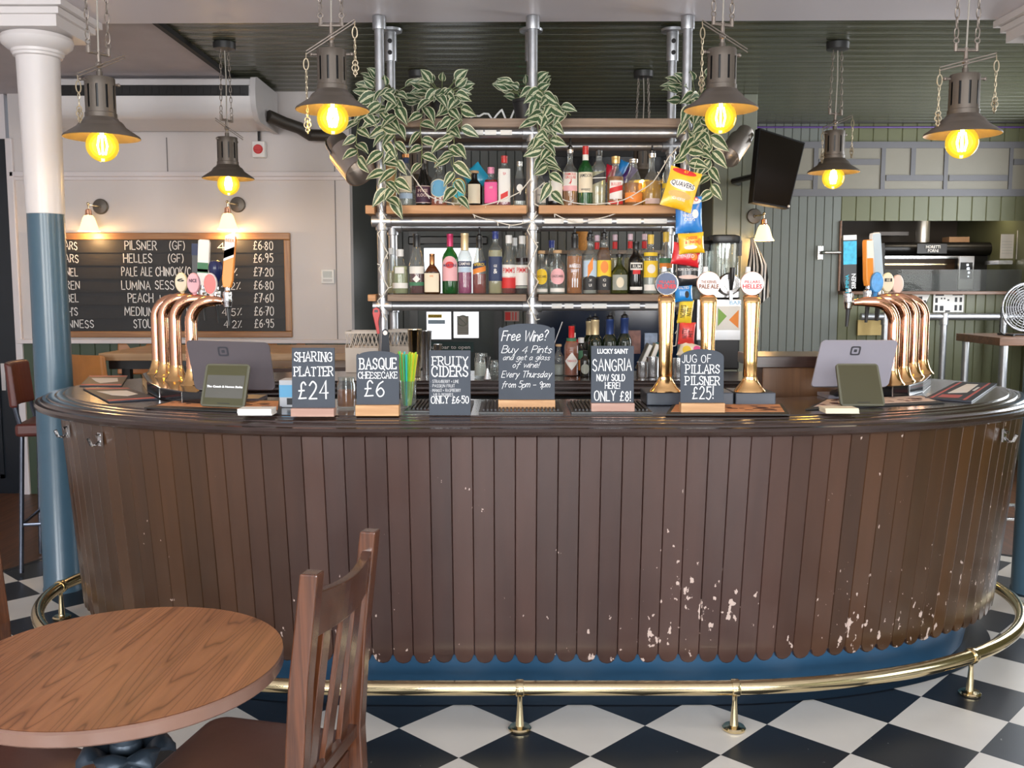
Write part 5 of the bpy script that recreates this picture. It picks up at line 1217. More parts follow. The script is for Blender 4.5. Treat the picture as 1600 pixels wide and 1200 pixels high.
terminal('dark grey card terminal facing the till side by the left taps', [(290,531),(420,535),(430,609),(305,609)], mat('tablet_mauve_grey',(.105,.09,.10),.4,.3,var=.04), [(322,568),(391,569),(382,637),(312,634)], mat('display_olive',(.052,.047,.010),.3,var=.1), 'The Coach & Horses Stoke', (.43,.22))
terminal('lilac grey card terminal with blank display by the right taps', [(1284,531),(1404,531),(1388,604),(1267,604)], mat('tablet_lilac_grey',(.30,.29,.34),.4,.3,var=.04), [(1306,568),(1372,568),(1384,634),(1314,634)], mat('display_blank_olive',(.050,.043,.014),.3,var=.1), None, (.47,.24))

# ------------------------------------------------------------------ menus, mats, cards, straws and glass on the counter
def slab_on(name, label, cat, corners, th, m, z=TOP, group=None, deco=()):
    P = [onz(x,y,z+th) for x,y in corners]; c = sum(P, Vector())/4
    o = thing(name, label, cat, (c.x,c.y,z+.0012), 0, group); mb = MB(); mb.flat([(p.x-c.x,p.y-c.y) for p in P], 0, th); mb.build('cover' if name == 'menu' else 'sheet', m, o, smooth=0)
    def Q(u,v): return (P[0].lerp(P[1],u)).lerp(P[3].lerp(P[2],u),v)-c
    for (nm, uv, mm) in deco:
        mb = MB(); pts = [Q(u,v) for u,v in uv]; a = sum((pts[i].x*pts[(i+1)%len(pts)].y-pts[(i+1)%len(pts)].x*pts[i].y) for i in range(len(pts)))
        if a < 0: pts = pts[::-1]
        mb.flat([(p.x,p.y) for p in pts], th+.0003, th+.0009); mb.build(nm, mm, o, smooth=0)
    return o
MENU = mat('menu_navy_card', (.016,.02,.034), .45, var=.1); STRIPE = mat('menu_red_stripe', (.50,.10,.09), .5); INK = mat('menu_white_ink', (.75,.74,.72), .6)
def R4(u0,v0,u1,v1): return ((u0,v0),(u1,v0),(u1,v1),(u0,v1))
slab_on('menu','navy menu lying flat furthest along the left bar end','menu',[(140,587),(200,587),(190,603),(124,603)],.004,MENU,group='menus on the left bar end',deco=[('stripe',R4(.02,.04,.98,.13),STRIPE),('stripe',R4(.02,.87,.98,.96),STRIPE),('title',((.12,.3),(.78,.3),(.85,.62),(.45,.78),(.3,.62)),INK)])
slab_on('menu','navy menu lying flat nearest the viewer on the left end','menu',[(130,607),(200,606),(246,623),(170,628)],.005,MENU,group='menus on the left bar end',deco=[('stripe',R4(.02,.03,.98,.10),STRIPE),('stripe',R4(.02,.9,.98,.97),STRIPE),('title',((.15,.28),(.80,.28),(.85,.6),(.55,.72),(.3,.6)),INK)])
slab_on('menu','navy menu with white title by the right taps','menu',[(1494,597),(1558,599),(1518,627),(1445,622)],.006,MENU,deco=[('stripe',R4(.10,.02,.16,.98),STRIPE),('stripe',R4(.80,.02,.86,.98),STRIPE),('title',((.34,.12),(.62,.12),(.66,.62),(.28,.70)),INK),('subtitle',((.70,.3),(.76,.3),(.76,.5),(.70,.5)),INK),('badge',((.22,.78),(.66,.76),(.66,.9),(.22,.92)),STRIPE)])
RUN = mat('runner_orange_print', (.62,.27,.12), .6, var=.35, scale=40); RUNK = mat('runner_black_edge', (.02,.02,.02), .6)
def runner(label, corners, m=RUN, seed=1):
    rnd = random.Random(seed); deco = [('print',R4(.03,.08,.97,.80),m)]
    o = slab_on('bar_mat', label, 'bar mat', corners, .004, RUNK, group='printed bar mats', deco=deco)
    P = [onz(x,y,TOP+.004) for x,y in corners]; c = sum(P, Vector())/4; mb = MB()
    for k in range(26):
        u, v = rnd.uniform(.06,.92), rnd.uniform(.15,.72); q = (P[0].lerp(P[1],u)).lerp(P[3].lerp(P[2],u),v)-c; n = 7; r = rnd.uniform(.006,.016)
        mb.flat([(q.x+r*rnd.uniform(.5,1.3)*1.5*math.cos(2*PI*i/n), q.y+r*rnd.uniform(.5,1.3)*math.sin(2*PI*i/n)) for i in range(n)], .0052, .0056)
    s = mb.build('blotches', mat('runner_dark_print',(.10,.03,.02),.6), o, smooth=0); s['kind'] = 'stuff'
runner('orange printed bar mat under the left card terminal', [(290,622),(440,626),(440,646),(225,637)], seed=2)
runner('orange printed bar mat around the tall taps', [(1052,631),(1222,631),(1234,648),(1040,648)], seed=3)
runner('pale printed bar mat under the right card terminal', [(1290,624),(1440,618),(1476,629),(1258,640)], mat('runner_pale_print',(.60,.46,.38),.6,var=.4,scale=40), seed=4)
def card_stack(label, px, py, w, h, d, col):
    P = onz(px,py,TOP); k = P.y/FPX; o = thing('card_stack', label, 'card stack', (P.x,P.y+d/2,TOP+.006), 0); mb = MB(); n = 6
    for i in range(n): mb.box((random.uniform(-.002,.002),random.uniform(-.002,.002),h*(i+.5)/n),(w,d,h/n*.92))
    mb.build('cards', col, o, smooth=0)['kind'] = 'stuff'
card_stack('small stack of white cards before the left terminal', 398,652,.115,.022,.07,PAPER)
card_stack('small stack of cream cards before the right terminal', 1316,649,.115,.018,.07,mat('cream_card',(.75,.66,.50),.7))
# rubber drip mats
def drip_mat(label, px0, px1, y0, y1):
    a, b, c = onz(px0,y1,TOP), onz(px1,y1,TOP), onz(px0,y0,TOP); o = thing('drip_mat', label, 'bar mat', ((a.x+b.x)/2,(a.y+c.y)/2,TOP+.001), 0, 'ribbed rubber drip mats')
    W_, D_ = b.x-a.x, c.y-a.y; mb = MB(); mb.box((0,0,.003),(W_,D_,.006)); mb.build('rubber_base', BLACK, o, smooth=0)
    mb = MB(); n = int(W_/.014)
    for i in range(n): mb.box((-W_/2+.01+(W_-.02)*(i+.5)/n,.01,.009),(.006,D_-.04,.007))
    mb.build('ribs', mat('rubber_rib',(.025,.025,.027),.5), o, smooth=0)['kind'] = 'stuff'
    t = text('FEVER-TREE', .008, .10); t.v = [(v[0], -D_/2+.010+v[2], .0075) for v in t.v]; t.build('lettering', LB['red'], o, smooth=0)
drip_mat('ribbed black drip mat behind the free wine sign', 748,880,630,647); drip_mat('ribbed black drip mat between sangria and pilsner signs', 893,1020,630,647); drip_mat('ribbed black drip mat beside the drinking straws', 632,735,628,645)
# straws in a glass
q = onz(638,638,TOP); st = thing('straw_cup', 'clear cup standing on the bar that holds the straws', 'cup', (q.x,q.y,TOP+.001))
mb = MB(); mb.lathe([(.026,0),(.028,.002),(.032,.10),(.0325,.10),(.0315,.098),(.0275,.006),(.001,.005)], 24, caps=False); mb.build('cup', CLEAR, st)
SCOL = [('lime',(.42,.72,.05)),('yellow',(.90,.80,.06)),('green',(.08,.55,.15)),('turquoise',(.03,.55,.60)),('bright_yellow',(.95,.82,.04)),('orange',(.85,.35,.05))]
rnd = random.Random(5)
for i in range(20):
    x = -1+2*(i+.5)/20+rnd.uniform(-.05,.05); nm, c = SCOL[[0,1,2,0,5,2,3,0,3,2,1,0,4,4,0,1,4,1,0,1][i]]
    y = rnd.uniform(-.6,.6); L_ = rnd.uniform(.195,.208)
    b = Vector((x*.013-.004, y*.014, .009)); tp = Vector((x*.036, y*.024, L_)); mb = MB(); mb.tube([b,tp], .0031, 8)
    o = mb.build('drinking_straw', mat('straw_'+nm, c, .35, var=.05), smooth=40); o.location = (q.x,q.y,TOP+.001); tag(o, 'brightly coloured plastic drinking straw standing in the cup', 'straw', 'drinking straws in the cup')
# jam jar
def jar(label, px, py_top, w, zb, Y, liqc, lid=None, cat='jar'):
    q = at(px,py_top,Y); h = q.z-zb; r = w*.5*Y/FPX; o = thing('glass_jar', label, cat, (q.x,Y,zb+.001))
    mb = MB(); mb.lathe([(r*.9,0),(r,.006),(r,h*.78),(r*.86,h*.88),(r*.86,h),(r*.82,h),(r*.82,h*.88),(r*.94,h*.76),(r*.94,.012),(.001,.010)], 26, caps=False); mb.build('jar_body', CLEAR, o)
    if liqc: mb = MB(); mb.lathe([(.001,.011),(r*.92,.011),(r*.93,h*.6),(.001,h*.6)], 24, caps=False); mb.build('contents', liqc, o)
    if lid: mb = MB(); mb.lathe([(r*.89,h*.9),(r*.89,h*1.01),(r*.8,h*1.02)], 26); mb.build('lid', lid, o)
jar('glass of orange drink half hidden behind the sharing platter sign', 541,590,30, TOP, onz(541,640,TOP).y+.02, LIQ['orange'])
jar('glass jar of folded paper on the back counter', 752,552,22, TOP, 4.62, PAPER)
jar('low glass tumbler on the back counter beside the jar', 772,563,14, TOP, 4.60, None)
# ------------------------------------------------------------------ pendant lamps
AMBER = None
def bulb_material():
    m, N, L, Bs = nt('amber_bulb_glass'); N.remove(Bs); out = N['Material Output']
    em = N.new('ShaderNodeEmission'); em.inputs[0].default_value = (1.0,.58,.03,1); em.inputs[1].default_value = 1.7
    tr = N.new('ShaderNodeBsdfTransparent'); tr.inputs[0].default_value = (1,.86,.40,1)
    gl = N.new('ShaderNodeBsdfGlossy'); gl.inputs['Roughness'].default_value = .05
    a = N.new('ShaderNodeMixShader'); a.inputs[0].default_value = .45; L.new(em.outputs[0], a.inputs[1]); L.new(tr.outputs[0], a.inputs[2])
    lw = N.new('ShaderNodeLayerWeight'); lw.inputs[0].default_value = .2
    b = N.new('ShaderNodeMixShader'); L.new(lw.outputs['Fresnel'], b.inputs[0]); L.new(a.outputs[0], b.inputs[1]); L.new(gl.outputs[0], b.inputs[2])
    L.new(b.outputs[0], out.inputs[0]); return m
BULB = bulb_material(); FIL = glow('filament_glow', (1,.82,.45), 40)
RUSTY = mat('tarnished_chain', (.26,.22,.19), .4, .7, var=.3, scale=40)
def chain(mb, a, b, R=.013, r=.0022):
    a, b = Vector(a), Vector(b); L_ = (b-a).length; n = max(2, int(L_/(R*2.9))); d = (b-a).normalized()
    s1 = d.orthogonal().normalized(); s2 = d.cross(s1)
    for i in range(n):
        c = a.lerp(b,(i+.5)/n); s = s1 if i % 2 else s2; P = []
        for k in range(12):
            t = 2*PI*k/12; P.append(c+d*(1.85*R*math.sin(t)*.95)+s*(R*.62*math.cos(t)))
        mb.tube(P, r, 5, closed=True)
def pendant(label, px, pbulb, Y, ztop, beam=None, tail=(1,1), lit=True, canopy=True, power=9, turn=0):
    q = at(px, pbulb, Y); o = thing('pendant_lamp', label, 'pendant lamp', (q.x, Y, q.z), turn, 'industrial pendant lamps')
    mb = MB(); n = 20; prof = [(.0633*math.sin(PI*i/n), -.0633*math.cos(PI*i/n)) for i in range(n-2)]+[(.026,.062),(.021,.075),(.0205,.10)]
    mb.lathe(prof, 28, caps=False); mb.build('bulb', BULB if lit else CLEAR, o, smooth=60)
    mb = MB()
    for k in range(6):
        a = 2*PI*k/6; mb.tube([(.012*math.cos(a),.012*math.sin(a),.040),(.021*math.cos(a),.021*math.sin(a),.0),(.012*math.cos(a),.012*math.sin(a),-.034)], .0042, 6)
    mb.tube([(0,0,.075),(0,0,.035)],.008,8)
    f = mb.build('filament', FIL if lit else STEEL, o)
    # shade: shallow flared dish with rolled rings under a slotted can
    mb = MB(); mb.lathe([(.026,.098),(.060,.094),(.080,.082),(.088,.070),(.092,.066),(.143,.034),(.146,.030),(.1475,.032),(.145,.038),(.095,.072),(.091,.077),(.084,.088),(.078,.094),(.068,.100),(.064,.108),(.060,.110)], 44, caps=False); mb.build('shade', LAMPMETAL, o, smooth=40)
    mb = MB(); n = 40; z0, z1, z2, z3, R = .105, .145, .235, .262, .058
    pr = [(R+.003,z0),(R+.003,z0+.022),(R,z0+.024),(R,z1)]
    mb.lathe(pr, n, caps=False); 
    # slots left open between ribs
    vs = []; fs = []
    for k in range(n):
        t = 2*PI*k/n; vs += [(R*math.cos(t),R*math.sin(t),z1),(R*math.cos(t),R*math.sin(t),z2)]
    for k in range(n):
        if k % 4 == 1: continue
        j = (k+1)%n; fs.append((2*k,2*j,2*j+1,2*k+1))
    mb.add(vs, fs); mb.lathe([(R,z2),(R,z3),(R*.97,z3+.004),(.012,z3+.006),(.012,z3+.03)], n, caps=False)
    can = mb.build('slotted_can', LAMPMETAL, o, smooth=30)
    mb = MB(); mb.lathe([(R*.9,z1-.02),(R*.9,z2+.015)], 24, caps=False); mb.build('can_liner', BLACK, can)
    for a in (0, PI):
        mb = MB(); mb.tube([(R*.9*math.cos(a),0,z3-.012),((R+.022)*math.cos(a),0,z3-.012)],.005,8); mb.sphere(((R+.022)*math.cos(a),0,z3-.012),.008,10,6); mb.build('lug', RUSTY, can)
    # stirrup, gimbal bar and weights
    mb = MB(); mb.tube([(0,0,z3),(0,0,z3+.11)],.008,10); mb.sphere((0,0,z3+.055),.014,12,8); mb.tube([(-.042,0,z3+.10),(.042,0,z3+.10)],.007,8)
    for s in (-1,1): mb.tube([(s*.042,0,z3+.095),(s*.042,0,z3+.125)],.008,8); mb.ring((s*.042,0,z3+.137),.010,.0028)
    mb.build('stirrup', RUSTY, o)
    bl = beam if beam is not None else 12
    mb = MB(); c_, s_ = math.cos(math.radians(bl)), math.sin(math.radians(bl)); L_ = .115
    A, Bq = Vector((-L_*c_,-.02,z3+.05-L_*s_)), Vector((L_*c_,-.02,z3+.05+L_*s_))
    for dz in (-.006,.006): mb.tube([A+Vector((0,0,dz)),Bq+Vector((0,0,dz))],.0028,6)
    mb.build('balance_arm', RUSTY, o)
    for e, on_ in ((A,tail[0]),(Bq,tail[1])):
        if not on_: continue
        mb = MB(); mb.ring(e+Vector((0,-.004,-.045)), .022, .0026, sx=.45); mb.tube([e,e+Vector((0,-.004,-.024))],.002,6)
        end = e+Vector((0,-.004,-.22*on_)); chain(mb, e+Vector((0,-.004,-.066)), end, R=.0065, r=.0018)
        for k in range(3):
            rr = (.010,.013,.007)[k]; mb.ring(end+Vector((0,0,-.008-.020*k)), rr, .0024); mb.ring(end+Vector((0,0,-.016-.020*k)), rr*.8, .0024, M=Matrix.Rotation(PI/2,3,'Z'))
        mb.build('pull_chain', mat('pale_brass_chain',(.50,.42,.30),.35,.7), o)
    zt = ztop-q.z
    for s in (-1,1):
        mb = MB(); chain(mb, (s*.042,0,z3+.147), (s*(.030 if canopy else .045),0,zt-(.035 if canopy else 0)), R=.013 if not canopy else .010, r=.0024); c = mb.build('chain', RUSTY, o); c['kind'] = 'thing'
    mb = MB(); mb.tube([(0,0,z3+.1),(.006,0,(z3+.1+zt)/2),(0,0,zt-.02)],.0035,8); mb.build('flex', mat('grey_flex',(.35,.32,.28),.6), o)
    mb = MB(); mb.lathe([(.030,zt-.046),(.062,zt-.040),(.064,zt-.004),(.060,zt),(.001,zt)],28); mb.build('canopy', mat('canopy_black',(.03,.03,.03),.4), o)
    if lit:
        d = bpy.data.lights.new('bulb_light','POINT'); d.energy = power; d.color = (1,.62,.25); d.shadow_soft_size = .05
        l = bpy.data.objects.new('bulb_light', d); COL.objects.link(l); l.parent = o; l.location = (0,0,-.0)
    return o
YN, YD = 3.92, 5.62
pendant('left front pendant lamp nearest the white column', 160,228,YN,3.30,beam=28,tail=(.55,0),canopy=False,turn=.9,power=11)
pendant('front pendant lamp with twin long chains left of the bottles', 520,185,YN,3.30,beam=32,tail=(1.15,.7),canopy=False,power=11)
pendant('front pendant lamp in front of the right pole of the shelves', 1126,184,YN,3.30,beam=-24,tail=(.95,.0),canopy=False,turn=.35,power=11)
pendant('right front pendant lamp with long balance arm and chains', 1503,223,YN,3.30,beam=14,tail=(.75,.75),canopy=False,power=11)
pendant('small looking pendant lamp over the left taps, hung from the green ceiling', 357,288,YD,2.93,beam=-20,tail=(0,0),turn=1.1,power=11)
pendant('small looking pendant lamp in front of the grey frieze', 1302,278,YD,2.93,beam=22,tail=(.6,.8),turn=.4,power=11)
pendant('unlit pendant lamp hidden behind the plants and bottles', 655,300,6.35,2.93,tail=(0,0),lit=False)
pendant('pendant lamp glimpsed behind the right bay of the bottle shelves', 1003,292,6.35,2.93,tail=(0,0),power=7)

# ------------------------------------------------------------------ beer list on the back wall
x0, x1 = at(64,400,YL).x, at(455,400,YL).x; z0, z1 = at(300,527,YL).z, at(300,364,YL).z
bd = thing('menu_board', 'wide framed chalkboard beer list on the white back wall', 'chalkboard', ((x0+x1)/2, YL, z0))
w_, h_ = x1-x0, z1-z0
mb = MB(); mb.span((-w_/2+.03,-.02,.03),(w_/2-.03,-.004,h_-.03)); mb.build('board', mat('board_black',(.020,.020,.022),.55,var=.2), bd, smooth=0)
for a,b,nm in (((-w_/2,-.035,0),(w_/2,-.002,.045),1),((-w_/2,-.035,h_-.05),(w_/2,-.002,h_),1)):
    mb = MB(); mb.span(a,b); mb.build('frame_rail', OAK, bd, smooth=0, bevel=.006)
OAKZ = wood('oak_frame_upright', (.22,.10,.04,1), (.40,.21,.09,1), .4, 'z', 12, .1)
for a,b in (((-w_/2,-.035,.045),(-w_/2+.045,-.002,h_-.05)),((w_/2-.045,-.035,.045),(w_/2,-.002,h_-.05))):
    mb = MB(); mb.span(a,b); mb.build('frame_stile', OAKZ, bd, smooth=0, bevel=.006)
rows = (390,410,431,452,472,493,512)
rail_m = mat('board_ledge',(.012,.012,.013),.5)
for y in rows:
    z = at(300,y+4,YL).z-z0; mb = MB(); mb.span((-w_/2+.046,-.026,z-.006),(w_/2-.046,-.02,z)); mb.build('ledge', rail_m, bd, smooth=0)
HWR = dict(align='LEFT', weight=.10, jit=.05)
def chalk(s, px, py, cap=12, wpx=None):
    q = at(px,py,YL-.03); k = YL/FPX; t = htext(s, cap*k, wpx*k if wpx else None, **HWR); shift(t,(q.x-bd.location.x,-.0225-.0035,q.z-z0)); t.build('lettering', CHALK, bd, smooth=0)
for i,(s,w) in enumerate((('ARS',20),('ARS',22),('NEL',19),('REN',22),('BEL',19),("H'S",16),('NNESS',40))): chalk(s,(101,101,103,103,104,106,107)[i],rows[i],12,w)
for i,(s,x,w) in enumerate((('PILSNER',195,50),('HELLES',193,45),('PALE ALE CHINOOK/C',190,108),('LUMINA SESS',190,82),('PEACH',200,40),('MEDIUM',195,46),('STOUT',209,36))): chalk(s,x,rows[i],13,w)
chalk('(GF)',265,rows[0],12,24); chalk('(GF)',263,rows[1],12,24); chalk('IN',292,rows[5],11,12); chalk('I',250,rows[4],11)
for i,(s,x,w) in ((0,("4%",340,26)),(2,("5 %",343,28)),(3,("4·2%",346,30)),(5,("4·5%",347,31)),(6,("4·2%",350,28))): chalk(s,x,rows[i],11,w)
for i,s in enumerate(('£6·80','£6·95','£7·20','£6·80','£7·60','£6·70','£6·95')): chalk(s,396+i*.3,rows[i],13,31)
# ------------------------------------------------------------------ air conditioner and what hangs on the white wall
ya = 6.5; ax0, ax1 = at(60,150,ya).x, at(400,150,ya).x; az1 = 2.905; az0 = at(300,188,ya).z
ac = thing('air_conditioner', 'long white ceiling air conditioner with dark intake slot on the left', 'air conditioner', ((ax0+ax1)/2, ya, az0))
L_ = (ax1-ax0)/2; H_ = az1-az0
pr = [(.45,0),(-.02,0),(-.06,.012),(-.10,.05),(-.12,.10),(-.125,.135),(-.11,.135),(-.10,.205),(-.12,.205),(-.10,H_-.015),(-.07,H_),(.45,H_)]
pr = [(y,min(z,H_)) for y,z in pr]
mb = MB(); vs = [(-L_,y,z) for y,z in pr]+[(L_,y,z) for y,z in pr]; k = len(pr)
mb.add(vs, [(i,(i+1)%k,k+(i+1)%k,k+i) for i in range(k)]+[tuple(range(k-1,-1,-1)),tuple(range(k,2*k))]); mb.build('casing', mat('aircon_white',(.70,.68,.68),.35,var=.03), ac, smooth=30)
mb = MB(); mb.span((-L_+.02,-.118,.137),(L_-.02,-.10,.203)); mb.build('intake_slot', BLACK, ac, smooth=0)
mb = MB(); n = 28
for i in range(n): x = -L_+.05+(2*L_-.1)*(i+.5)/n; mb.box((x,-.119,.17),(.006,.006,.05))
mb.box((0,-.119,.150),(2*L_-.08,.005,.006)); mb.build('grille', DARK, ac, smooth=0)['kind'] = 'stuff'
EC = mat('aircon_end_grey',(.52,.50,.50),.4,var=.03)
for s in (-1,1):
    mb = MB(); out = [(.45,-.02),(-.03,-.02),(-.08,-.0),(-.135,.06),(-.15,.12),(-.15,.18),(-.13,H_-.01),(-.10,H_),(.45,H_)]
    v2 = [(0,y,z) for y,z in out]+[(s*.035,y,z) for y,z in out]; k = len(out); f2 = [(i,(i+1)%k,k+(i+1)%k,k+i) for i in range(k)]+[tuple(range(k)),tuple(range(k,2*k))]
    mb.add([(x+s*L_,y,z) for x,y,z in v2], f2); mb.build('end_cap', EC, ac, smooth=30)
q = [at(422,172,6.6), at(452,195,6.75), at(490,210,6.95)]
mb = MB()
pth = [at(419,181,6.62), at(444,192,6.71), at(468,200,6.8), at(484,211,6.9), at(520,212,6.9)]
mb.tube(pth, .042, 12); tag(mb.build('trunking', mat('brown_trunking',(.035,.028,.022),.5)), 'dark brown pipe trunking running from the air conditioner to the corner', 'trunking')
def wallbox(name, label, cat, px, py, w, h, m, Y=YL, d=.05, extra=None):
    q = at(px,py,Y); k = Y/FPX; o = thing(name, label, cat, (q.x, Y-.001, q.z)); mb = MB(); mb.span((-w*k/2,-d,-h*k/2),(w*k/2,0,h*k/2)); mb.build('casing', m, o, smooth=0, bevel=.004)
    return o, k
o, k = wallbox('isolator_switch','white isolator box with red rotary switch on back wall','switch',407,235,19,24,WHITEPLASTIC,d=.06)
mb = MB(); mb.lathe([(7*k,0),(7*k,.012),(6*k,.016)],20,(0,-.06,0),M=Matrix.Rotation(PI/2,3,'X')); mb.box((0,-.078,0),(11*k,.01,3*k)); mb.build('rotary_switch', RED, o)
mb = MB(); mb.tube([(0,-.03,12*k),(0,-.03,30*k),(0,-.03,.26)],.010,8); mb.build('supply_cable', BLACK, o)
o, k = wallbox('thermostat','small white control panel on the wall beside the beer list','thermostat',513,432,20,22,WHITEPLASTIC,d=.03)
mb = MB(); mb.span((-7*k,-.032,-2*k),(7*k,-.030,8*k)); mb.build('display', mat('lcd_grey',(.35,.37,.35),.3), o, smooth=0)
mb = MB(); mb.span((-7*k,-.034,-8*k),(7*k,-.0301,-4*k)); mb.build('button_row', mat('pale_grey_button',(.5,.5,.5),.4), o, smooth=0)
# ------------------------------------------------------------------ wall sconces with bell shades
SHADE = glow('lit_bell_shade', (1.0,.72,.34), 1.5)
def sconce(label, px, py, Y, sg, power=4):
    q = at(px,py,Y); o = thing('wall_sconce', label, 'wall lamp', (q.x, Y-.002, q.z), 0, 'brass wall sconces'); k = Y/FPX
    X90 = Matrix.Rotation(PI/2,3,'X')
    mb = MB(); mb.lathe([(.055,0),(.056,.012),(.050,.022),(.014,.026),(.010,.03)],28,M=X90); mb.build('back_plate', mat('sconce_bronze',(.12,.105,.09),.4,.5), o)
    c = Vector((sg*.045,-.11,-.01))
    mb = MB(); mb.tube([(0,-.025,0),(sg*.015,-.07,.0),(c.x,c.y,.005),(c.x,c.y,-.02)],.006,10); mb.sphere((c.x,c.y,.012),.011,12,8); mb.build('arm', BRASS, o)
    mb = MB(); mb.lathe([(.010,-.015),(.020,-.022),(.022,-.05),(.027,-.056),(.027,-.064)],20,c); mb.build('lamp_holder', COPPER, o)
    mb = MB(); mb.lathe([(.028,-.060),(.040,-.078),(.050,-.11),(.062,-.150),(.078,-.172),(.0765,-.173),(.060,-.15),(.048,-.11),(.038,-.08),(.026,-.062)],32,c,caps=False); mb.build('bell_shade', SHADE, o, smooth=50)
    mb = MB(); mb.sphere(c+Vector((0,0,-.115)),.030,16,10,(1,1,1.2)); mb.build('bulb', glow('warm_bulb',(1,.80,.45),9), o)
    d = bpy.data.lights.new('sconce_light','POINT'); d.energy = power; d.color = (1,.60,.25); d.shadow_soft_size = .04
    l = bpy.data.objects.new('sconce_light', d); COL.objects.link(l); l.parent = o; l.location = c+Vector((0,0,-.215))
sconce('brass wall sconce above the beer list beside the column', 158,323,YL-.001,-1)
sconce('brass wall sconce above the beer list behind the small pendant lamp', 372,320,YL-.001,-1)
# the right hand one hangs on the flank of the partition
sconce('brass wall sconce at the edge of the sage partition under the television', 1178,338,7.094,1)
# ------------------------------------------------------------------ silver spotlights
def spot(label, p0, p1, Y, r0):
    a, b = at(*p0,Y), at(*p1,Y-.15); o = thing('spotlight', label, 'spotlight', a, 0, 'silver can spotlights'); d = (b-a); L_ = d.length; Rm = d.to_track_quat('Z','Y').to_matrix()
    SN = mat('satin_nickel',(.55,.50,.46),.3,.9,var=.05)
    mb = MB(); mb.lathe([(r0*.55,0),(r0*.75,.01),(r0*.8,L_*.28),(r0*.95,L_*.34),(r0,L_*.36),(r0,L_),(r0*.94,L_),(r0*.94,L_*.62),(.001,L_*.6)],28,M=Rm,caps=False); mb.build('lamp_can', SN, o)
    mb = MB(); n = 12; side = Rm @ Vector((1,0,0)); P = []
    for i in range(n+1): t = PI*i/n; P.append(d*.45+side*(r0*1.12*math.cos(t))-d.normalized()*(r0*1.9*math.sin(t)))
    mb.tube(P,.006,8); mb.build('yoke', CHROME, o)
    t = P[n//2]; mb = MB(); up = Vector((0,.10,.03)); mb.tube([t,t+up],.012,10); mb.build('mount', BLACK, o)
spot('silver can spotlight left of the bottle shelves', (524,220),(563,270),5.05,.082)
spot('silver can spotlight right of the bottle shelves', (1166,205),(1138,246),5.05,.058)
# ------------------------------------------------------------------ television
P = [at(1187,200,6.30), at(1258,223,6.42), None, at(1176,316,6.24)]
_n = (P[1]-P[0]).cross(P[3]-P[0]); _d = at(1233,326,6.4)-EYE; P[2] = EYE+_d*((P[0]-EYE).dot(_n)/_d.dot(_n))
c = sum(P,Vector())/4; tv = thing('television', 'black flat television tilted on its wall arm in the right recess', 'television', c)
n_ = (P[1]-P[0]).cross(P[3]-P[0]).normalized()
if n_.y > 0: n_ = -n_
mb = MB(); F = [p-c for p in P]; mb.add(F+[p-n_*.05 for p in F],[(3,2,1,0),(4,5,6,7)]+[(i,(i+1)%4,4+(i+1)%4,4+i) for i in range(4)]); mb.build('casing', mat('tv_casing',(.012,.012,.013),.5,spec=.2), tv, smooth=0)
I_ = [p*.955+n_*.0012 for p in F]; mb = MB(); mb.add(I_,[(3,2,1,0)]); mb.build('screen', mat('tv_dark_glass',(.010,.007,.005),.15,spec=.35), tv, smooth=0)
mb = MB(); bl = F[2]*.94+n_*.003; mb.sphere(bl,.009,10,6); mb.build('sensor', WHITEPLASTIC, tv)
mb = MB(); mb.tube([-n_*.05,-n_*.2+Vector((-.1,.3,0)),Vector((1.66-c.x,7.104-c.y,.0))],.02,10); mb.build('wall_arm', BLACK, tv)
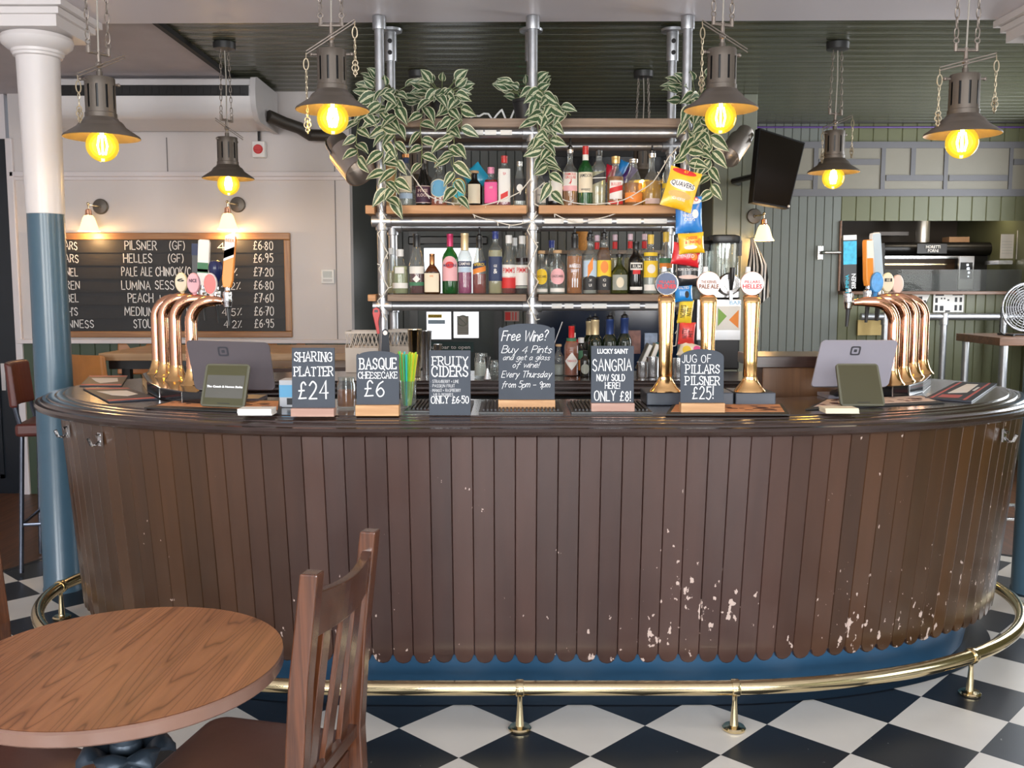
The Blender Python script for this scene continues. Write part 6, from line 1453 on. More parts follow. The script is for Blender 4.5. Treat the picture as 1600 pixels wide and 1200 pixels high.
# ------------------------------------------------------------------ table in the foreground
TX, TY, TZ, TR = -.84, 1.985, .742, .338
tb = thing('round_table', 'round pine topped pub table on iron pedestal in the foreground', 'table', (TX,TY,0))
def tabletop_material():
    m, N, L, Bs = nt('pine_table_grain')
    tc = N.new('ShaderNodeTexCoord'); rot = N.new('ShaderNodeMapping'); rot.inputs['Rotation'].default_value = (0,0,math.radians(2)); L.new(tc.outputs['Object'], rot.inputs[0])
    mp = N.new('ShaderNodeMapping'); mp.inputs['Scale'].default_value = (12,.75,1); L.new(rot.outputs[0], mp.inputs[0])
    ds = N.new('ShaderNodeTexNoise'); ds.inputs['Scale'].default_value = 1.0; ds.inputs['Detail'].default_value = .6; L.new(mp.outputs[0], ds.inputs['Vector'])
    mu = N.new('ShaderNodeMath'); mu.operation = 'MULTIPLY'; mu.inputs[1].default_value = 20; L.new(ds.outputs[0], mu.inputs[0])
    pp = N.new('ShaderNodeMath'); pp.operation = 'PINGPONG'; pp.inputs[1].default_value = .5; L.new(mu.outputs[0], pp.inputs[0])
    cr = N.new('ShaderNodeValToRGB'); e = cr.color_ramp.elements
    e[0].position = 0; e[0].color = (.135,.046,.018,1); e[1].position = .07; e[1].color = (.235,.088,.036,1)
    for p, c in ((.16,(.285,.112,.047,1)),(.5,(.30,.122,.053,1))): q = e.new(p); q.color = c
    L.new(pp.outputs[0], cr.inputs[0])
    fn = N.new('ShaderNodeTexNoise'); fn.inputs['Scale'].default_value = 5; fn.inputs['Detail'].default_value = 6; m2 = N.new('ShaderNodeMapping'); m2.inputs['Scale'].default_value = (16,1.2,1); L.new(rot.outputs[0], m2.inputs[0]); L.new(m2.outputs[0], fn.inputs['Vector'])
    bw = N.new('ShaderNodeTexVoronoi'); bw.inputs['Scale'].default_value = 1; bm = N.new('ShaderNodeMapping'); bm.inputs['Scale'].default_value = (11,.01,.01); L.new(rot.outputs[0], bm.inputs[0]); L.new(bm.outputs[0], bw.inputs['Vector'])
    sp = N.new('ShaderNodeSeparateColor'); L.new(bw.outputs['Color'], sp.inputs[0])
    sm = N.new('ShaderNodeMath'); sm.operation = 'ADD'; L.new(fn.outputs[0], sm.inputs[0]); h = N.new('ShaderNodeMath'); h.operation = 'MULTIPLY'; h.inputs[1].default_value = .45; L.new(sp.outputs[0], h.inputs[0]); L.new(h.outputs[0], sm.inputs[1])
    hs = N.new('ShaderNodeHueSaturation'); mr = N.new('ShaderNodeMapRange'); mr.inputs['From Min'].default_value = .35; mr.inputs['From Max'].default_value = 1.05; mr.inputs['To Min'].default_value = .80; mr.inputs['To Max'].default_value = 1.22; L.new(sm.outputs[0], mr.inputs[0]); L.new(mr.outputs[0], hs.inputs['Value']); L.new(cr.outputs[0], hs.inputs['Color'])
    # knots
    vk = N.new('ShaderNodeTexVoronoi'); vk.inputs['Scale'].default_value = 1; mk = N.new('ShaderNodeMapping'); mk.inputs['Scale'].default_value = (9,4.5,0); L.new(rot.outputs[0], mk.inputs[0]); L.new(mk.outputs[0], vk.inputs['Vector'])
    kr = N.new('ShaderNodeValToRGB'); kr.color_ramp.elements[0].position = .05; kr.color_ramp.elements[0].color = (1,1,1,1); kr.color_ramp.elements[1].position = .13; kr.color_ramp.elements[1].color = (0,0,0,1); L.new(vk.outputs['Distance'], kr.inputs[0])
    mx = N.new('ShaderNodeMix'); mx.data_type = 'RGBA'; mx.inputs[7].default_value = (.075,.028,.012,1); kf = N.new('ShaderNodeMath'); kf.operation = 'MULTIPLY'; kf.inputs[1].default_value = .75; L.new(kr.outputs[0], kf.inputs[0]); L.new(kf.outputs[0], mx.inputs[0]); L.new(hs.outputs[0], mx.inputs[6])
    L.new(mx.outputs[2], Bs.inputs['Base Color']); Bs.inputs['Roughness'].default_value = .42
    bp = N.new('ShaderNodeBump'); bp.inputs['Strength'].default_value = .1; bp.inputs['Distance'].default_value = .003; L.new(pp.outputs[0], bp.inputs['Height']); L.new(bp.outputs[0], Bs.inputs['Normal'])
    return m
mb = MB(); mb.lathe([(.001,-.004),(TR-.006,-.004),(TR-.003,-.001),(TR-.001,0),(.001,0)],72,(0,0,TZ),caps=False); mb.build('tabletop', tabletop_material(), tb, smooth=30)
mb = MB(); mb.lathe([(TR-.03,-.034),(TR-.004,-.034),(TR,-.030),(TR,-.008),(TR-.004,-.0035),(TR-.03,-.0035)],72,(0,0,TZ),caps=False); mb.build('edge_band', mat('table_edge_lacquer',(.20,.11,.08),.3,var=.3,scale=7,coat=.4), tb, smooth=40)
mb = MB(); mb.lathe([(TR-.02,-.034),(.001,-.034)],72,(0,0,TZ),caps=False); mb.build('underside', DARK, tb)
IRON = mat('blue_grey_cast_iron',(.035,.048,.065),.38,.4,var=.25,scale=20)
mb = MB(); mb.lathe([(.20,.0),(.20,.015),(.16,.03),(.08,.06),(.05,.10),(.036,.14),(.032,.36),(.045,.40),(.055,.44),(.04,.48),(.03,.52),(.032,.66),(.06,.69),(.12,.703),(.12,.708)],28); mb.build('pedestal', IRON, tb)
mb = MB()
for k in range(7):
    a = 2*PI*k/7+.2; d = Vector((math.cos(a),math.sin(a),0)); s_ = Vector((-d.y,d.x,0)); P0 = Vector((0,0,.515))
    rows_ = []; vs = []; n = 6
    for i in range(n+1):
        t = i/n; c = P0+d*(.028+.075*t)+Vector((0,0,.05*math.sin(t*2.3)-.02*t)); wv = .046*math.sin(PI*min(.98,.12+t*.86))
        for u in (-1,0,1): vs.append(c+s_*wv*u+Vector((0,0,.010*(1-abs(u)))))
        for u in (1,0,-1): vs.append(c+s_*wv*u*.9-Vector((0,0,.008)))
    fs = []
    for i in range(n):
        for u in range(6): fs.append((i*6+u,i*6+(u+1)%6,(i+1)*6+(u+1)%6,(i+1)*6+u))
    fs += [tuple(range(5,-1,-1)), tuple(n*6+u for u in range(6))]; mb.add(vs, fs)
mb.sphere((0,0,.545),.034,16,10); mb.build('cast_rosette', IRON, tb, smooth=50)
# ------------------------------------------------------------------ chairs
CHW = wood('mahogany_chair', (.040,.012,.005,1), (.135,.043,.016,1), .25, 'z', 26, .6)
CHX = wood('mahogany_chair_rail', (.035,.011,.005,1), (.10,.032,.013,1), .25, 'y', 26, .6)
SEATM = mat('oxblood_leatherette', (.085,.030,.024), .38, var=.2, scale=10, bump=.12)
def chair(label, loc, rz):
    o = thing('wooden_chair', label, 'chair', loc, rz, 'slatted wooden pub chairs')
    SW, SD, SH = .40, .40, .455
    def stile(y):
        pts = [(-.215,.0),(-.195,.25),(-.188,.45),(-.205,.70),(-.236,.95)]; mb = MB(); vs = []
        for (x,z) in pts:
            t_ = .044 if z < .9 else .040
            for dx,dy in ((-.5,-.5),(.5,-.5),(.5,.5),(-.5,.5)): vs.append((x+dx*t_, y+dy*.040, z))
        fs = []
        for i in range(len(pts)-1):
            for k in range(4): fs.append((i*4+k,i*4+(k+1)%4,i*4+4+(k+1)%4,i*4+4+k))
        fs += [(3,2,1,0),tuple(len(pts)*4-4+k for k in range(4))]; mb.add(vs, fs); return mb.build('back_post', CHW, o, smooth=0, bevel=.004)
    stile(-.175); stile(.175)
    mb = MB(); n = 12; vs = []                       # curved top rail, bowed backwards
    for i in range(n+1):
        y = -.158+.316*i/n; b = -.030*math.cos(PI*y/.34)
        for (dx,z) in ((-.012,.800),(.012,.800),(.010,.905-.012*math.cos(PI*y/.34)),(-.014,.905-.012*math.cos(PI*y/.34))):
            vs.append((-.205-.115*(z-.70)/1.0+b*.8+dx, y, z))
    fs = [(i*4+k,i*4+(k+1)%4,i*4+4+(k+1)%4,i*4+4+k) for i in range(n) for k in range(4)]+[(3,2,1,0),tuple(n*4+k for k in range(4))]
    mb.add(vs, fs); mb.build('top_rail', CHX, o, smooth=0, bevel=.003)
    mb = MB(); mb.box((-.190,0,.445),(.022,.316,.034)); mb.build('lower_rail', CHX, o, smooth=0, bevel=.003)
    for y in (-.095,0,.095):
        b = -.024*math.cos(PI*y/.34); mb = MB(); vs = []
        for (z) in (.458,.66,.81):
            x = -.190-.02*(z-.51)/.2*.8+b*(z-.51)/.3
            for dx,dy in ((-.007,-.022),(.007,-.022),(.007,.022),(-.007,.022)): vs.append((x+dx,y+dy,z))
        mb.add(vs,[(i*4+k,i*4+(k+1)%4,i*4+4+(k+1)%4,i*4+4+k) for i in range(2) for k in range(4)]+[(3,2,1,0),(8,9,10,11)]); mb.build('back_slat', CHW, o, smooth=0, bevel=.002)
    # seat pad with rounded front corners
    ol = []
    for (cx,cy,a0) in ((.165,.155,0),(-.165,.175,90),(-.165,-.175,180),(.165,-.155,270)):
        r = .045 if cx > 0 else .01
        for i in range(6): t = math.radians(a0+18*i); ol.append((cx+r*math.cos(t), cy+r*math.sin(t)))
    mb = MB(); k = len(ol)
    lay = [(1.0,.395),(1.0,.415),(.985,.426),(.93,.434),(.80,.440),(.5,.445)]
    vs = [(x*s,y*s,z) for s,z in lay for x,y in ol]; fs = [(r*k+i,r*k+(i+1)%k,(r+1)*k+(i+1)%k,(r+1)*k+i) for r in range(len(lay)-1) for i in range(k)]
    fs += [tuple(range(k-1,-1,-1)), tuple((len(lay)-1)*k+i for i in range(k))]; mb.add(vs, fs); mb.build('seat', SEATM, o, smooth=50)
    for a,b in (((-.17,-.19,.345),(.17,-.168,.394)),((-.17,.168,.345),(.17,.19,.394)),((.168,-.16,.345),(.19,.16,.394)),((-.18,-.155,.345),(-.16,.155,.394))):
        mb = MB(); mb.span(a,b); mb.build('seat_rail', CHX, o, smooth=0, bevel=.002)
    for y in (-.165,.165):
        mb = MB(); vs = []
        for z,t_ in ((0,.026),(.394,.040)):
            for dx,dy in ((-.5,-.5),(.5,-.5),(.5,.5),(-.5,.5)): vs.append((.165+dx*t_,y+dy*t_,z))
        mb.add(vs,[(0,1,5,4),(1,2,6,5),(2,3,7,6),(3,0,4,7),(3,2,1,0),(4,5,6,7)]); mb.build('leg', CHW, o, smooth=0, bevel=.003)
    for y in (-.168,.168): mb = MB(); mb.tube([(-.19,y,.19),(.158,y,.19)],.011,8); mb.build('stretcher', CHX, o)
    return o
ch = chair('wooden slat back chair on the right of the round table, back to the bar front', (-.612,2.152,0), math.radians(168.5))
dup(ch, (-1.20,2.075,0), math.radians(-29), 'wooden chair at the left edge tucked under the round table')
# ------------------------------------------------------------------ far door with notices, seen under the lower shelf
def board_at(mb, px0, py0, px1, py1, Y, d0, d1):
    a, b = at(px0,py1,Y), at(px1,py0,Y); mb.span((a.x,Y-d1,a.z),(b.x,Y-d0,b.z))
dr = bpy.data.objects.new('door_2', None); COL.objects.link(dr); struct(dr)
a, b = at(652,300,YB), at(772,300,YB)
mb = MB(); mb.span((a.x,YB-.05,.02),(b.x,YB-.008,2.12)); mb.build('door_leaf', mat('fire_door_dark_green',(.012,.022,.020),.4), dr, smooth=0)
mb = MB()
mb.span((a.x-.07,YB-.06,.02),(a.x,YB-.006,2.2)); mb.span((b.x,YB-.06,.02),(b.x+.07,YB-.006,2.2)); mb.span((a.x,YB-.06,2.125),(b.x,YB-.006,2.2)); mb.build('door_frame', BLACK, dr, smooth=0)
mb = MB(); board_at(mb,640,370,762,383,YB,.06,.12); mb.build('door_closer', BLACK, dr, smooth=0, bevel=.01)
def notice(label, px0, py0, px1, py1, Y, m=PAPER, blocks=(), words=(), name='notice', cat='notice', frame=None, d=.006):
    a, b = at(px0,py1,Y), at(px1,py0,Y); c = (a+b)/2; w_, h_ = b.x-a.x, b.z-a.z
    o = thing(name, label, cat, (c.x,Y-.001,c.z)); mb = MB(); mb.span((-w_/2,-d,-h_/2),(w_/2,0,h_/2)); mb.build('sheet', m, o, smooth=0)
    if frame:
        mb = MB(); t = .012
        for p,q in (((-w_/2-t,-d-.008,-h_/2-t),(-w_/2,0,h_/2+t)),((w_/2,-d-.008,-h_/2-t),(w_/2+t,0,h_/2+t)),((-w_/2,-d-.008,h_/2),(w_/2,0,h_/2+t)),((-w_/2,-d-.008,-h_/2-t),(w_/2,0,-h_/2))): mb.span(p,q)
        mb.build('frame', frame, o, smooth=0)
    for (u0,v0,u1,v1,mm) in blocks:
        mb = MB(); mb.span((-w_/2+u0*w_,-d-.0016,h_/2-v1*h_),(-w_/2+u1*w_,-d-.0002,h_/2-v0*h_)); mb.build('print', mm, o, smooth=0)
    for (s,u,v,size,wd,mm) in words:
        t = text(s,size*h_,wd*w_ if wd else None,offset=.01); shift(t,(-w_/2+u*w_,-d-.0026,h_/2-v*h_)); t.build('lettering', mm, o, smooth=0)
    return o, w_, h_
YDn = YB-.052
BACKLIT = glow('daylight_glow_white', (.92,.95,1.0), .85)  # emission standing in for daylight behind the pane and both notice sheets
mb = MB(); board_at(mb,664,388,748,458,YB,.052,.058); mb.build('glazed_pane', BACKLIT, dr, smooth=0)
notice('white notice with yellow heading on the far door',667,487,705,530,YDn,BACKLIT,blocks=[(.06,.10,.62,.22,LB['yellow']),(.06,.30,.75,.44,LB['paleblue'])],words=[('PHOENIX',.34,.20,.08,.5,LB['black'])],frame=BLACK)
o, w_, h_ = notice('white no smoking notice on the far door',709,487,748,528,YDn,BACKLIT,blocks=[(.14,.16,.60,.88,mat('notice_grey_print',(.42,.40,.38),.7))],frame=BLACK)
mb = MB(); mb.ring((-.13*w_,-.0095,.16*h_),.20*w_,.006,n=24); mb.tube([(-.13*w_-.13*w_,-.0095,.16*h_+.13*w_),(-.13*w_+.13*w_,-.0095,.16*h_-.13*w_)],.005,6); mb.build('no_smoking_mark', LB['grey'], o)
for v in (.62,.70,.78): mb = MB(); mb.span((-.34*w_,-.009,h_/2-v*h_-.003),(.08*w_,-.0078,h_/2-v*h_+.003)); mb.build('print', LB['grey'], o, smooth=0)
notice('dark green push bar sign across the far door',664,534,740,550,YDn,mat('sign_deep_green',(.008,.045,.045),.5),words=[('push bar to open',.5,.68,.36,.86,CHALK)],name='door_sign',cat='sign')
notice('small red and grey fire notice on the dark wall',788,486,811,502,YB-.008,mat('notice_pinkish',(.45,.30,.28),.6),blocks=[(.06,.1,.42,.9,LB['red']),(.55,.1,.62,.9,LB['red']),(.75,.1,.82,.9,LB['red'])],frame=None)
notice('small lit green exit sign under the top shelf',806,212,824,222,YB-.006,mat('exit_sign_dark',(.01,.06,.03),.4),blocks=[(.2,.4,.8,.6,glow('exit_green',(.05,.9,.35),2)),(.42,.1,.58,.9,glow('exit_green',(0,0,0),1))],name='exit_sign',cat='sign',d=.04)
# dark mirror and window glass on the far wall right of the door
wn = bpy.data.objects.new('window_6', None); COL.objects.link(wn); struct(wn)
mb = MB(); board_at(mb,836,482,1062,600,YB,.010,.020); mb.build('window_pane', mat('night_blue_pane',(.012,.022,.050),.12,var=.6,scale=2), wn, smooth=0)
mb = MB()
for q in ((830,476,1068,483),(830,483,837,600),(955,483,960,600),(1061,483,1068,600)): board_at(mb,*q,YB,.008,.04)
mb.build('window_frame', BLACK, wn, smooth=0)
wn = bpy.data.objects.new('window_7', None); COL.objects.link(wn); struct(wn)
mb = MB(); board_at(mb,836,245,1062,330,YB,.010,.016); mb.build('window_pane', mat('black_pane',(.006,.006,.008),.1), wn, smooth=0)
mb = MB()
for q in ((830,236,1068,245),(830,245,836,332),(1062,245,1068,332),(836,330,1062,337)): board_at(mb,*q,YB,.008,.03)
mb.build('window_frame', DARK, wn, smooth=0)
# shelf of oddments on the far wall behind the lower bottles
sh = thing('wall_shelf', 'narrow dark shelf on the far wall behind the lower bottles', 'shelf', (at(950,395,YB).x,YB-.1,at(950,395,YB).z))
mb = MB(); mb.box((0,0,0),(1.2,.18,.03)); mb.build('board', wood('far_shelf_wood',(.12,.07,.04,1),(.24,.16,.10,1),.5,'x',10), sh, smooth=0)
for s in (-.5,.5): mb = MB(); mb.tube([(s,.08,-.1),(s,-.05,-.016)],.01,8); mb.build('bracket', BLACK, sh)
q = at(907,395,YB); o = thing('storage_jar','tall jar of orange snacks on the far shelf','jar',(q.x,YB-.1,q.z+.016)); mb = MB(); mb.lathe([(.05,0),(.055,.01),(.055,.19),(.045,.2)],20); mb.build('contents', mat('orange_snacks',(.55,.24,.05),.7,var=.5,scale=60), o); mb = MB(); mb.lathe([(.05,.2),(.052,.24),(.001,.242)],20); mb.build('lid', mat('wooden_lid',(.30,.15,.07),.6), o)
q = at(880,395,YB)

# ------------------------------------------------------------------ kitchen behind the serving hatch
YK = 9.1
kc = thing('pizza_oven', 'large dark pizza oven with hood in the kitchen behind the hatch', 'oven', (at(1480,430,YK).x,YK,1.0))
base = Vector(kc.location)
def kb(mb,x0,y0,x1,y1,Y,d): 
    a, b = at(x0,y1,Y)-base, at(x1,y0,Y)-base; mb.span((a.x,a.y,a.z),(b.x,a.y+d,b.z)); return mb
OVEN = mat('oven_black_steel',(.012,.011,.010),.35,.3); 
kb(MB(),1362,399,1600,470,YK,.5).build('oven_body', OVEN, kc, smooth=0, bevel=.008)
a, b = at(1360,378,YK-.06)-base, at(1600,399,YK-.06)-base
mb = MB(); mb.tube([(a.x,-.02,(a.z+b.z)/2),(b.x,-.02,(a.z+b.z)/2)],(a.z-b.z)/2,20); hd = mb.build('hood', OVEN, kc)
mb = MB(); kb(mb,1433,381,1480,396,YK-.17,.01); mb.build('name_plate', mat('plate_black',(.02,.018,.018),.4), hd, smooth=0)
for s,y in (('MORETTI',388),('FORNI',394)):
    q = at(1458,y,YK-.18)-base; t = text(s,4.6*YK/FPX,(22 if s=='MORETTI' else 16)*YK/FPX,offset=.02); shift(t,q); t.build('lettering', CHALK, hd, smooth=0)
mb = MB(); kb(mb,1372,405,1492,428,YK-.015,.01); mb.build('oven_window', mat('oven_window_glass',(.05,.03,.018),.4,spec=.2), kc, smooth=0)
mb = MB(); kb(mb,1366,400,1500,404,YK-.05,.03); mb.build('door_handle', STEEL, kc, smooth=0)
mb = MB(); kb(mb,1372,412,1480,414,YK-.03,.01); mb.build('oven_shelf_edge', BRASS, kc, smooth=0)
mb = MB(); kb(mb,1497,400,1523,452,YK-.2,.03); cp = mb.build('control_panel', mat('panel_steel',(.5,.5,.52),.35,.6), kc, smooth=0, bevel=.004)
mb = MB(); kb(mb,1500,410,1520,436,YK-.205,.006); mb.build('display', BLACK, cp, smooth=0)
for x,y,s in ((1512,414,1.5),(1513,420,2),(1514,426,1.6),(1513,432,1.2)): mb = MB(); kb(mb,x-s,y-s,x+s,y+s,YK-.208,.004); mb.build('indicator', glow('panel_led',(.8,.85,1),2.5), cp, smooth=0)
a = at(1442,345,YK+.1)-base; mb = MB(); mb.tube([(a.x,.1,a.z+.25),(a.x,.1,at(1442,385,YK+.1).z-base.z)],.066,22); mb.build('flue', mat('flue_steel',(.55,.53,.50),.3,.8), kc)
mb = MB(); kb(mb,1365,362,1420,368,YK+.2,.12); tag(mb.build('pizza_trays', mat('tray_grey',(.16,.15,.15),.5),None,loc=base,smooth=0),'flat grey trays lying on top of the oven','tray')
mb = MB(); kb(mb,1483,370,1515,379,YK+.05,.15); tag(mb.build('cardboard_box', mat('kraft_card',(.34,.20,.11),.8),None,loc=base,smooth=0),'flat cardboard box on top of the oven beside the flue','box')
# glass screen on the hatch sill
mb = MB(); a, b = at(1362,453,YB+.02), at(1600,421,YB+.02); mb.span((a.x,YB+.05,HZ0+.001),(b.x,YB+.058,b.z)); g = mb.build('glass_screen', glass('hatch_glass', (.7,.72,.7), .97, .15), smooth=0); tag(g,'low clear glass screen standing on the hatch sill','glass screen')
# ticket shelf and order papers at the right
mb = MB(); mb.span((at(1556,408,YB+.25).x,YB+.2,at(1556,413,YB+.25).z),(4.48,YB+.45,at(1556,407,YB+.25).z)); tag(mb.build('steel_shelf', STEEL, smooth=0),'steel shelf edge in the hatch under the order papers','shelf')
notice('curled white order sheet hanging left in the hatch',1562,366,1584,404,YB+.21,mat('order_paper',(.62,.58,.52),.8),blocks=[(.1,.3+.12*i,.9,.31+.12*i,LB['grey']) for i in range(5)])
notice('white order sheet hanging at the right end of the hatch',1587,360,1608,405,YB+.18,mat('order_paper',(0,0,0)),blocks=[(.1,.2+.12*i,.9,.21+.12*i,LB['grey']) for i in range(6)])
# grab handle left of the hatch
a = at(1281,395,YB); gh = thing('grab_handle','chrome grab handle on the green boards left of the hatch','handle',(a.x,YB-.005,a.z)); mb = MB(); mb.box((0,-.006,0),(.045,.012,.12)); mb.box((.20,-.006,0),(.035,.012,.08)); mb.build('plate', CHROME, gh, smooth=0, bevel=.003); mb = MB(); mb.tube([(0,-.01,0),(.0,-.06,.0),(.02,-.075,0),(.18,-.075,0),(.2,-.06,0),(.2,-.01,0)],.014,10); mb.build('bar', CHROME, gh)
# notices below the sill
pb = [(.06,.06,.34,.14,LB['black']),(.62,.04,.95,.12,LB['black']),(.06,.25,.14,.5,LB['black']),(.06,.62,.15,.92,LB['black']),(.22,.66,.34,.92,LB['black']),(.70,.22,.78,.46,LB['black']),(.86,.22,.94,.46,LB['black']),(.70,.62,.78,.9,LB['black']),(.86,.62,.94,.9,LB['black']),(.40,.9,.56,.98,LB['black']),(.24,.24,.29,.32,LB['black']),(.34,.24,.39,.32,LB['black']),(.46,.32,.52,.40,LB['black'])]
notice('white poster of black pictograms pinned below the hatch sill',1457,458,1506,488,YB-.01,PAPER,blocks=pb)
a = at(1434,486,YB-.03); o = thing('notice','slanting white poster corner behind the right taps','notice',(a.x,YB-.012,a.z)); k = YB/FPX
mb = MB(); mb.prism([(-20*k,-30*k),(-6*k,-30*k),(20*k,28*k),(-20*k,28*k)],-.006,0); mb.build('sheet', PAPER, o, smooth=0)
for x,z in ((-6,18),(4,20),(10,14),(-4,8),(2,4),(-8,-8)): mb = MB(); mb.span(((x-3)*k,-.0075,(z-2.5)*k),((x+3)*k,-.0062,(z+2.5)*k)); mb.build('print', LB['black'], o, smooth=0)
mb = MB(); a, b = at(1340,500,YB-.02), at(1378,545,YB-.02); mb.span((a.x,YB-.03,b.z+.12),(b.x,YB-.008,a.z)); tag(mb.build('brass_plate', mat('kick_plate_brass',(.45,.33,.14),.4,.7),smooth=0),'brass plate on the green boards behind the right taps','plate')
# scaffold tube rail below the hatch
yr = 8.2; ra = at(1345,495,yr); rb = at(1605,495,yr); rl = thing('tube_rail','galvanised tube handrail in front of the green boards under the hatch','handrail',((ra.x+rb.x)/2,yr,0))
mb = MB(); w_ = (rb.x-ra.x)/2; mb.tube([(-w_,0,ra.z),(w_,0,ra.z)],.030,14); mb.build('rail', GALV, rl)
for px in (1383,1475,1569):
    x = at(px,500,yr).x-rl.location.x; mb = MB(); mb.tube([(x,0,.006),(x,0,ra.z)],.028,14); p = mb.build('post', GALV, rl)
    m2 = MB(); m2.tube([(x,0,ra.z-.07),(x,0,ra.z-.068),(x,0,ra.z+.03),(x,0,ra.z+.034)],[.031,.036,.036,.03],14); m2.build('tee_joint', GALV, p)
# ------------------------------------------------------------------ high table with fan at far right
a = at(1526,535,7.4); zt = at(1560,524,7.4).z; ht = thing('high_table','tall wooden table with steel legs at the right wall','table',(3.98,7.4,0))
x0 = a.x-3.98
mb = MB(); mb.span((x0,-.35,zt-.06),(.5,.35,zt)); mb.build('tabletop', wood('high_table_wood',(.09,.04,.018,1),(.22,.10,.05,1),.4,'x',12), ht, smooth=0, bevel=.004)
for x,y in ((x0+.06,-.3),(x0+.06,.3),(.44,-.3),(.44,.3)): mb = MB(); mb.tube([(x,y,.006),(x,y,zt-.06)],.028,12); mb.build('leg', GALV, ht)
fn = thing('desk_fan','round chrome wire fan standing on the tall table','fan',(at(1603,480,7.35).x,7.35,zt+.001)); fz = at(1600,480,7.35).z-zt; R_ = 36*7.35/FPX
mb = MB()
for k in range(9): mb.ring((0,-.05+.02*math.cos(k/9*PI/2),fz),R_*(k+1)/9,.0025,n=40)
for k in range(20): t = 2*PI*k/20; mb.tube([(0,-.03,fz),(R_*math.cos(t),-.05,fz+R_*math.sin(t)),(R_*math.cos(t),.03,fz+R_*math.sin(t)),(0,.09,fz)],.002,5)
mb.ring((0,.0,fz),R_*1.02,.010,n=44); mb.build('cage', mat('fan_wire',(.30,.30,.31),.35,.8), fn)['kind'] = 'thing'
mb = MB()
for k in range(4):
    t = PI/2*k+.3; c_, s_ = math.cos(t), math.sin(t); vs = [(c_*.02-s_*-.02,.0,fz+s_*.02+c_*-.02),(c_*.13-s_*-.05,.015,fz+s_*.13+c_*-.05),(c_*.14-s_*.03,.03,fz+s_*.14+c_*.03),(c_*.02-s_*.02,.02,fz+s_*.02+c_*.02)]
    mb.add(vs+[(x,y+.004,z) for x,y,z in vs],[(0,1,2,3),(7,6,5,4),(0,4,5,1),(1,5,6,2),(2,6,7,3),(3,7,4,0)])
mb.tube([(0,.02,fz),(0,.12,fz)],.05,16); mb.build('blades', mat('fan_blade_grey',(.10,.10,.105),.4,.5), fn)
mb = MB(); P = [(-R_*1.04,0,fz),(-R_*1.06,0,.03),(-R_*.9,.0,.008),(R_*.9,0,.008),(R_*1.06,0,.03),(R_*1.04,0,fz)]; mb.tube(P,.008,8); mb.tube([(-R_*.8,-.12,.008),(-R_*.8,.12,.008)],.008,8); mb.tube([(R_*.8,-.12,.008),(R_*.8,.12,.008)],.008,8); mb.build('stand', BLACK, fn)
# ------------------------------------------------------------------ tables and stools at back left
tz = 1.14
tl = thing('high_table','tall plank topped table along the white wall','table',(-1.72,6.2,0))
mb = MB(); mb.span((-.78,-.45,tz-.045),(.72,.42,tz)); mb.build('tabletop', wood('pale_table_wood',(.30,.17,.08,1),(.50,.32,.17,1),.45,'x',10), tl, smooth=0, bevel=.004)
mb = MB(); mb.span((-.74,-.40,tz-.10),(.68,.37,tz-.046)); mb.build('apron', BLACK, tl, smooth=0)
for x in (-.66,.60):
    for y in (-.32,.30): mb = MB(); mb.box((x,y,(tz-.1)/2+.003),(.05,.05,tz-.106)); mb.build('leg', BLACK, tl, smooth=0)
def stool(label, loc, rz, pad, frame, group='bar stools with backs'):
    o = thing('bar_stool', label, 'bar stool', loc, rz, group); sz = .78
    mb = MB(); mb.box((0,0,sz),(.36,.38,.07)); mb.build('seat', pad, o, smooth=0, bevel=.02, seg=3)
    mb = MB(); n = 10; vs = []
    for i in range(n+1):
        y = -.17+.34*i/n; b = .05*math.cos(PI*y/.42)
        for dx,z in ((-.02,.90),(.02,.90),(.012,1.13),(-.022,1.14)): vs.append((-.165-b+dx-.06*(z-.9),y,z))
    mb.add(vs,[(i*4+k,i*4+(k+1)%4,i*4+4+(k+1)%4,i*4+4+k) for i in range(n) for k in range(4)]+[(3,2,1,0),tuple(n*4+k for k in range(4))]); bk = mb.build('backrest', pad, o, smooth=0, bevel=.012, seg=3)
    for z in (.955,1.01,1.065):
        mb = MB(); mb.tube([(-.165-.05*math.cos(PI*y/.42)-.018-.06*(z-.9)+s_,y,z) for s_ in (0,) for y in (-.15,-.08,0,.08,.15)],.004,6); mb.build('seam', pad, bk)
    for y in (-.15,.15): mb = MB(); mb.tube([(-.15,y,sz-.02),(-.185,y,.92)],.012,8); mb.build('back_bracket', frame, o)
    for x in (-.15,.15):
        for y in (-.16,.16): mb = MB(); mb.tube([(x,y,sz-.03),(x*1.2,y*1.2,.012)],.0125,10); mb.build('leg', frame, o)
    mb = MB(); k = 1.13; mb.tube([(.15*k,.16*k,.27),(-.15*k,.16*k,.27),(-.15*k,-.16*k,.27),(.15*k,-.16*k,.27)],.010,8,closed=True); mb.build('footrest', frame, o)
    return o
TAN = mat('tan_leather',(.40,.155,.035),.4,var=.2,scale=12,bump=.1)
s1 = stool('tan leather bar stool just right of the blue column', (-2.47,5.88,0), math.radians(62), TAN, BLACK)
dup(s1, (at(200,566,6.78).x,6.78,0), math.radians(-95), 'tan leather bar stool on the far side of the plank table')
dup(s1, (at(434,560,6.78).x,6.78,0), math.radians(-85), 'tan leather bar stool half hidden behind the dark card terminal')
BLKF = mat('black_chrome_tube',(.10,.11,.14),.22,.8)
stool('black bar stool with dark red back left of the column', (-2.50,5.22,0), math.radians(12), mat('dark_red_leather',(.09,.018,.012),.4,var=.3), BLKF, None)
stool('steel legged bar stool behind the right column', (2.86,5.30,0), math.radians(170), mat('dark_grey_leather',(.02,.02,.022),.45), CHROME, None)
